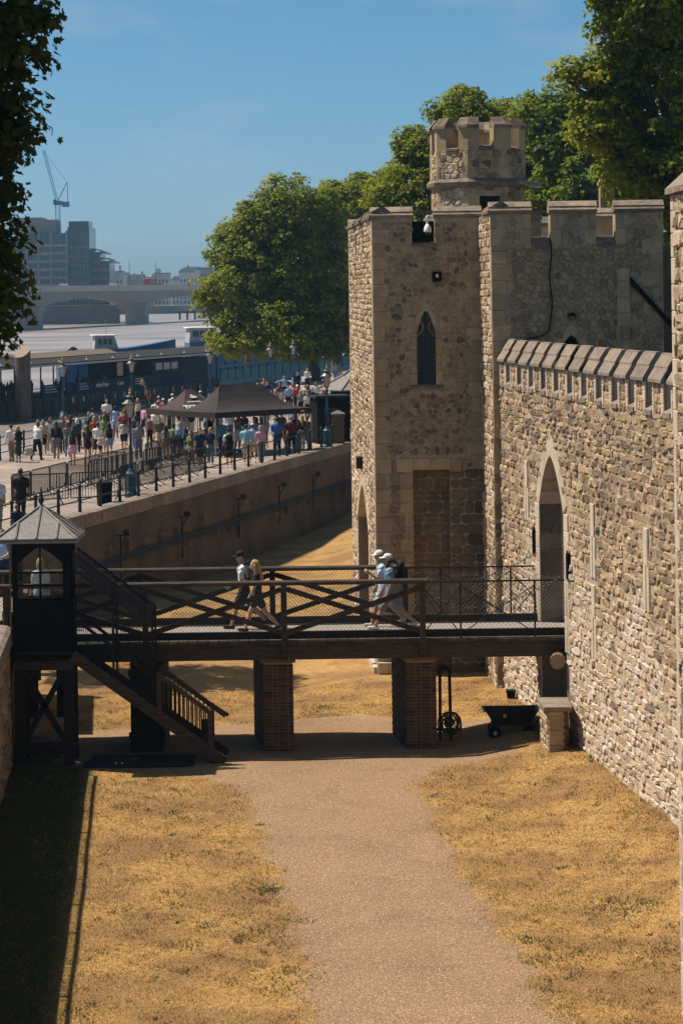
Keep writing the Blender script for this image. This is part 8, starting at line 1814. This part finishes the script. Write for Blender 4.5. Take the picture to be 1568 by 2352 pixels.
# distant frontage
m_stuc = [mat('far stucco %d' % i, [tuple(v * 0.85 for v in c), c], scale=0.15, rough=.9) for i, c in enumerate(((0.62, 0.6, 0.57), (0.5, 0.46, 0.42), (0.36, 0.33, 0.3), (0.7, 0.68, 0.66), (0.42, 0.33, 0.27)))]
m_slate = mat('far slate', [(0.05, 0.06, 0.065), (0.09, 0.10, 0.11)], scale=.3, rough=.7); m_fwin = mat('far window', [(0.03, 0.04, 0.05), (0.06, 0.07, 0.08)], scale=1, rough=.3)
fx = [(-157, 13, 17.5, 0, 'pale stone frontage with rows of dark windows beside the stepped block'), (-143.5, 8, 21, 1, 'cream frontage next to the pale stone one'), (-135, 11, 17, 2, 'brown frontage with a dark slate roof'), (-123.5, 7, 15, 4, 'narrow brick frontage below the flat roofs'), (-116, 9, 19.5, 1, 'tan frontage with tall gables'), (-106.5, 7, 15.5, 3, 'bright white frontage left of the tall lamp column'), (-99, 11, 20, 0, 'white stepped frontage right of the lamp column'), (-87.5, 13, 22.5, 2, 'grey frontage with arched windows behind the bus'), (-74, 16, 21, 1, 'long pale frontage half hidden by the plane tree')]
for i, (x_, w_, h_, mi, lab) in enumerate(fx):
    sc = 1500 / 1500; b = thing('riverside_house', lab, 'building', (x_, 1480 + (i % 3) * 20, -2), 0, 'distant riverside frontages')
    mb = MB(); mb.box(0, w_, 0, 18, 0, h_ + 4); mb.build('wall', m_stuc[mi], b)
    if i % 3 != 1: mb = MB(); mb.prism([(-0.3, -0.4, h_ + 4), (w_ + 0.3, -0.4, h_ + 4), (w_ - 1.2, 3, h_ + 6.6), (1.2, 3, h_ + 6.6)], (0, 0.01, 0)); mb.prism([(-0.3, -0.4, h_ + 4), (-0.3, 18, h_ + 4), (1.2, 15, h_ + 6.6), (1.2, 3, h_ + 6.6)], (w_ * 0.86, 0, 0)); rf = mb.build('roof', m_slate, b)
    else: mb = MB(); mb.box(-0.3, w_ + 0.3, -0.5, 18.5, h_ + 4.0, h_ + 4.7); rf = mb.build('roof', m_bframe, b)
    for k in range(random.randint(1, 3)): xx = random.uniform(0.8, w_ - 1.8); mb = MB(); mb.box(xx, xx + 1.1, 6, 7.5, h_ + 4, h_ + random.uniform(7, 9)); mb.build('chimney', m_stuc[4], rf)
    nf = int((h_ + 2) / 3.3); nw = max(2, int(w_ / 1.9))
    for r_ in range(nf):
        for c_ in range(nw):
            mb = MB(); x0 = (c_ + 0.28) * w_ / nw; mb.box(x0, x0 + w_ / nw * 0.48, -0.06, 0.2, 1.5 + r_ * 3.3, 3.4 + r_ * 3.3); mb.build('window', m_fwin, b)
    for r_ in range(1, nf): mb = MB(); mb.box(-0.05, w_ + 0.05, -0.3, -0.01, r_ * 3.3 + 0.75, r_ * 3.3 + 1.05); mb.build('string_course', m_stuc[3], b)
skl = [(-185, 2300, 24, 26), (-158, 2350, 30, 33), (-120, 2300, 26, 29), (-92, 2400, 12, 36), (-78, 2350, 34, 30), (-40, 2400, 40, 32), (-230, 2300, 40, 28)]
for i, (x_, y_, w_, h_) in enumerate(skl):
    b = thing('skyline_block', 'hazy far skyline block number ' .replace(' number ', '') + [' left of the glass office', ' with a flat roof above the pale frontage', ' above the brown frontage', ' thin as a tower above the tan frontage', ' above the white frontages', ' behind the bus', ' behind the near foliage'][i], 'building', (x_, y_, -2), 0, 'far skyline'); mb = MB(); mb.box(0, w_, 0, 20, 0, h_); mb.build('wall', m_stuc[i % 3], b); mb = MB(); mb.box(w_ * 0.2, w_ * 0.7, 2, 14, h_, h_ + 3.2); mb.build('roof', m_slate, b)
# quay under the far frontages, with pilings and small river things under the bridge
mb = MB(); mb.box(-260, -20, 1440, 1475, -4, 2.0); tag(mb.build('far_embankment', mat('embankment stone', [(0.10, 0.09, 0.08), (0.17, 0.15, 0.13)], scale=.2)), 'far dark river embankment seen under the bridge', kind='structure')
mb = MB(); mb.box(-260, -94, 1008, 1026, -4, 5.2); tag(mb.build('river_embankment', mat('wharf stone', [(0.06, 0.055, 0.05), (0.10, 0.09, 0.085)], scale=.2)), 'dark embankment on the left bank under the bridge', kind='structure')
mb = MB(); mb.box(-400, 100, 2450, 2500, -4, 26); 
hillm = mat('far hill', [(0.06, 0.08, 0.05), (0.09, 0.11, 0.07)], scale=.01); hv = []
for i in range(81): x_ = -700 + i * 15; hv.append((x_, 3000, -3)); hv.append((x_, 3000 + 120, 34 + 10 * math.sin(x_ * 0.011) + 5 * math.sin(x_ * 0.037 + 1)))
mb = MB(); mb.add(hv, [(2 * i, 2 * i + 2, 2 * i + 3, 2 * i + 1) for i in range(80)]); tag(mb.build('far_hills', hillm), 'faint far hills on the horizon', kind='structure')
pj = thing('jetty', 'small dark timber jetty right of the bridge pier', 'jetty', (-76, 1120, ZR)); mb = MB(); mb.box(0, 9, 0, 6, 3.0, 4.0); mb.build('deck', m_woodk, pj)
for x_ in (1, 4.5, 8): mb = MB(); mb.tube((x_, 1, -1), (x_, 1, 3), 0.5, None, 7); mb.build('pile', m_woodk, pj)

# ------------------------------------------------------------ trees
def leaf_mat(name, ramp_):
    m = mat(name, [(1, 1, 1)], rnd=ramp_, rough=0.6, spec=0.25); nt = m.node_tree; b = nt.nodes['Principled BSDF']; out = nt.nodes['Material Output']
    src = b.inputs['Base Color'].links[0].from_socket; tr = nset(nt, 'ShaderNodeBsdfTranslucent'); mx = nset(nt, 'ShaderNodeMixShader'); mx.inputs[0].default_value = 0.5
    g = nset(nt, 'ShaderNodeMix', data_type='RGBA', blend_type='MULTIPLY'); g.inputs[0].default_value = 1; g.inputs[7].default_value = (1.5, 1.35, 0.5, 1)
    nt.links.new(src, g.inputs[6]); nt.links.new(g.outputs[2], tr.inputs[0]); nt.links.new(b.outputs[0], mx.inputs[1]); nt.links.new(tr.outputs[0], mx.inputs[2]); nt.links.new(mx.outputs[0], out.inputs[0]); return m
m_leaf = leaf_mat('plane leaf', [(0.045, 0.085, 0.010), (0.095, 0.15, 0.014), (0.15, 0.20, 0.018), (0.22, 0.25, 0.028)])
m_leafy = leaf_mat('yellowing plane leaf', [(0.06, 0.098, 0.008), (0.13, 0.175, 0.012), (0.20, 0.235, 0.016), (0.29, 0.29, 0.024)])
m_leafn = leaf_mat('dark leaf', [(0.022, 0.040, 0.010), (0.038, 0.062, 0.013), (0.06, 0.082, 0.016), (0.10, 0.10, 0.03)])
m_bark = mat('bark', [(0.05, 0.04, 0.03), (0.13, 0.105, 0.08)], scale=3, bump=.6, bscale=8, stretch=(1, 1, .4))
LEAF5 = np.array([(0, 0), (0.18, 0.12), (0.5, 0.1), (0.34, 0.36), (0.52, 0.62), (0.2, 0.66), (0, 1.0), (-0.2, 0.66), (-0.52, 0.62), (-0.34, 0.36), (-0.5, 0.1), (-0.18, 0.12)], np.float32)
def crown_points(blobs, nclump, per, cr_, seed, clump_flat=0.75):
    r_ = np.random.default_rng(seed); w = np.array([b[3] * b[4] * b[5] for b in blobs]) ** 0.67; w /= w.sum(); P = []; N = []; C = []
    for k in range(nclump):
        b = blobs[r_.choice(len(blobs), p=w)]; d = r_.normal(size=3); d /= np.linalg.norm(d); rad = r_.random() ** 0.28
        c = np.array(b[:3]) + d * rad * np.array(b[3:6]); size = cr_ * r_.uniform(0.55, 1.25); n = int(per * (size / cr_) ** 2)
        v = r_.normal(size=(n, 3)); v /= np.linalg.norm(v, axis=1)[:, None]; v[:, 2] = np.where(v[:, 2] < -0.45, -v[:, 2], v[:, 2])
        rr = size * r_.random(n) ** 0.35; p = c + v * rr[:, None] * np.array((1, 1, clump_flat)); P.append(p); N.append(v * 0.7 + d * 0.35 + np.array((0, 0, 0.55))); C.append(np.full(n, r_.random()))
    return np.concatenate(P), np.concatenate(N), np.concatenate(C)
def leaves_mesh(name, P, N, C, size, m, seed, shape='quad'):
    r_ = np.random.default_rng(seed); n = len(P); N = N + r_.normal(0, 0.55, (n, 3)); N /= np.linalg.norm(N, axis=1)[:, None]
    t = np.cross(N, r_.normal(size=(n, 3))); t /= np.linalg.norm(t, axis=1)[:, None]; b = np.cross(N, t); s = size * r_.uniform(0.6, 1.3, n)
    if shape == 'quad':
        sh = np.array([(0, -0.55), (0.5, 0.0), (0, 0.6), (-0.5, 0.0)]); bend = np.array([0, 0.12, -0.1, 0.12]); F = np.arange(4 * n).reshape(-1, 4)
    else:
        sh = LEAF5 - np.array((0, 0.4)); bend = 0.15 * np.abs(sh[:, 0]); F = np.arange(12 * n).reshape(-1, 12)
    V = P[:, None] + (t[:, None] * sh[None, :, :1] + b[:, None] * sh[None, :, 1:] + N[:, None] * bend[None, :, None]) * s[:, None, None]
    rv = np.clip(0.55 * C + 0.45 * r_.random(n), 0, 1)
    return np_mesh(name, V.reshape(-1, 3), F, m, rnd=rv)
def limb(mb, pts, r0, r1):
    for i in range(len(pts) - 1):
        a = r0 + (r1 - r0) * i / (len(pts) - 1); b = r0 + (r1 - r0) * (i + 1) / (len(pts) - 1); mb.tube(pts[i], pts[i + 1], a, b, 8, cap=False)
def tree(base, trunk_top, blobs, nclump, per, cr_, size, label, m, seed, r0=0.45, shape='quad', group='trees around the castle'):
    t = thing('plane_tree', label, 'tree', base, 0, group); P, N, C = crown_points(blobs, nclump, per, cr_, seed)
    o = new_obj('crown', leaves_mesh('crown', P, N, C, size, m, seed + 1, shape), t); rel(t, o)
    rr = random.Random(seed); mb = MB(); bs, tt = Vector(base), Vector(trunk_top); limb(mb, [bs, bs.lerp(tt, 0.4) + Vector((rr.uniform(-.3, .3), 0, 0)), tt], r0, r0 * 0.7); rel(t, mb.build('trunk', m_bark, t))
    for b in blobs:
        c = Vector(b[:3]); mb = MB(); mid = tt.lerp(c, 0.55) + Vector((rr.uniform(-.5, .5), rr.uniform(-.5, .5), 0.8)); limb(mb, [tt, mid, c], r0 * 0.5, 0.12)
        for k in range(7):
            e = c + Vector((rr.uniform(-1, 1) * b[3] * .8, rr.uniform(-1, 1) * b[4] * .8, rr.uniform(-.6, .9) * b[5] * .8)); limb(mb, [mid.lerp(c, rr.uniform(.3, 1)), e], 0.11, 0.03)
        rel(t, mb.build('limb', m_bark, t))
    return t
# plane tree leaning over the wharf
tree((-2.2, 206, Z_W), (-3.2, 205, 8.5), [(-5.2, 204, 12.6, 4.6, 4.5, 5.6), (-9.2, 203, 9.6, 3.1, 3.5, 3.2), (-4.4, 203, 16.8, 3.0, 3.0, 2.9), (-8.4, 204, 13.4, 2.8, 3, 2.6), (-1.6, 203, 8.6, 3.0, 3, 3.0), (-1.8, 205, 15.0, 2.8, 3, 3.6), (-5.4, 201, 7.4, 3.2, 3, 2.4), (-6.8, 203, 16.0, 2.2, 2.5, 1.8), (-8.2, 202, 6.4, 3.0, 3, 2.0), (-4.2, 201, 5.8, 3.4, 3, 1.6), (-1.2, 202, 6.0, 2.4, 2.5, 1.7)], 1650, 60, 0.9, 0.27, 'big round plane tree on the wharf left of the castle tower', m_leafy, 21, 0.55)
tree((-0.6, 224, Z_W), (0.2, 224, 8.0), [(1.2, 222, 11.5, 3.6, 3.6, 5.2), (0.5, 222, 17.0, 2.4, 2.6, 2.2), (3.4, 222, 17.0, 2.4, 3, 2.8), (-0.5, 222, 7.5, 2.6, 3, 3), (2.0, 222, 18.9, 2.0, 2.3, 1.9), (4.6, 222, 19.2, 2.2, 2.3, 2.0), (2.6, 222, 16.6, 3.2, 3, 3.0), (-0.4, 222, 18.4, 1.8, 2, 1.5)], 1250, 58, 0.9, 0.28, 'plane tree behind the left edge of the castle tower', m_leafy, 31, 0.5)
tree((8.5, 156, 2.5), (8.2, 156, 11), [(5.8, 154, 15.0, 3.4, 3.5, 4.2), (9.2, 154, 17.4, 3.4, 3.5, 4.2), (7.8, 153, 20.6, 2.2, 2.4, 2.2), (3.5, 155, 13.4, 1.9, 2, 2.8), (12.2, 154, 17.6, 2.8, 3, 3.9), (11.0, 155, 20.6, 2.2, 2.2, 1.7), (5.6, 154, 18.6, 1.7, 1.8, 1.6), (4.7, 154, 19.0, 1.1, 1.4, 1.4), (3.2, 154, 16.0, 1.4, 1.7, 1.7), (3.0, 154, 13.6, 1.5, 1.7, 1.8)], 1450, 58, 0.8, 0.23, 'plane tree rising behind the stair turret', m_leafy, 41, 0.5)
tree((16.0, 150, 2.5), (16, 150, 11), [(15.4, 148, 16.0, 3.8, 3.5, 5.0), (17.5, 148, 13.0, 3.6, 3, 4.0), (14.0, 149, 19.6, 2.4, 2.6, 2.2), (13.2, 150, 12.8, 3.0, 3, 3.2), (13.0, 149, 20.6, 2.2, 2.2, 1.7), (16.6, 148, 19.6, 2.2, 2.4, 2.2)], 1050, 55, 0.85, 0.24, 'dark tree between the stair turret and the big leafy tree', m_leaf, 51, 0.5)
tree((14.5, 97, 2.9), (14.3, 97, 11), [(13.6, 95, 16.4, 3.2, 3.2, 4.4), (12.6, 94, 22.0, 2.6, 3, 3.0), (15.2, 95, 20.4, 3.6, 3, 4.4), (10.9, 95, 18.4, 1.5, 1.8, 1.5), (11.6, 95, 14.6, 1.5, 1.8, 2.1), (15.6, 95, 13.0, 3.2, 3, 3.6), (10.2, 94, 17.0, 0.9, 1.2, 0.8), (11.4, 94, 20.2, 1.3, 1.5, 1.0), (9.5, 94, 18.3, 1.0, 1.2, 0.8), (9.9, 94, 16.2, 1.0, 1.2, 0.8), (10.6, 94, 22.0, 1.3, 1.5, 1.2)], 1450, 62, 0.66, 0.19, 'big leafy tree filling the upper right corner', m_leafy, 61, 0.5)
tree((-14.5, 67, Z_W), (-14.3, 67, 8), [(-12.2, 66.5, 13.4, 1.9, 2.2, 1.9), (-11.2, 66.0, 14.6, 1.0, 1.6, 1.0), (-14.5, 67, 14.5, 2.0, 2, 2.2)], 260, 40, 0.6, 0.2, 'tree on the wharf outside the left edge, shading the moat beyond the bridge', m_leaf, 91, 0.3)
# near tree hanging in at the left
tree((-7.8, 27.5, 2.5), (-7.2, 28.0, 9.0), [(-4.75, 28, 14.6, 1.15, 1.2, 2.0), (-4.75, 28, 12.3, 1.05, 1.2, 1.9), (-3.75, 27.6, 13.2, 0.42, 0.6, 0.55), (-3.85, 27.8, 12.1, 0.42, 0.6, 0.55), (-4.05, 28, 11.5, 0.3, 0.5, 0.3), (-4.5, 28, 10.6, 0.8, 0.9, 0.9), (-4.35, 28, 9.9, 0.5, 0.6, 0.45), (-4.1, 27.8, 10.75, 0.3, 0.5, 0.3), (-6.2, 28, 13, 1.2, 1.3, 3.2), (-4.9, 28, 9.4, 0.55, 0.6, 0.45), (-3.55, 27.8, 13.45, 0.3, 0.4, 0.22), (-4.0, 27.8, 10.2, 0.3, 0.4, 0.25)], 1500, 24, 0.3, 0.11, 'dark leafy branches hanging in at the left edge of the picture', m_leafn, 71, 0.35, 'leaf5')
for i, (x_, lab) in enumerate(((-143, 'small round green tree at the foot of the pale frontage'), (-112, 'small green tree at the foot of the white frontage'))): tree((x_, 1440, 2), (x_, 1440, 8), [(x_, 1440, 13, 6, 5, 4)], 60, 20, 1.6, 1.2, lab, m_leaf, 81 + i, .5, group='small far trees')
# ------------------------------------------------------------ haze
mb = MB(); mb.box(-820, 420, -60, 3400, -6.5, 92)
hz = mb.build('haze', None)
hm = bpy.data.materials.new('haze air'); hm.use_nodes = True; nt = hm.node_tree
for n in list(nt.nodes): nt.nodes.remove(n)
o_ = nset(nt, 'ShaderNodeOutputMaterial'); pv = nset(nt, 'ShaderNodeVolumePrincipled'); pv.inputs['Color'].default_value = (0.38, 0.68, 0.98, 1); pv.inputs['Density'].default_value = 0.00014; pv.inputs['Anisotropy'].default_value = 0.1
nt.links.new(pv.outputs[0], o_.inputs['Volume']); hz.data.materials.clear(); hz.data.materials.append(hm)
tag(hz, 'thin pale blue summer haze over the river', None, kind='stuff')
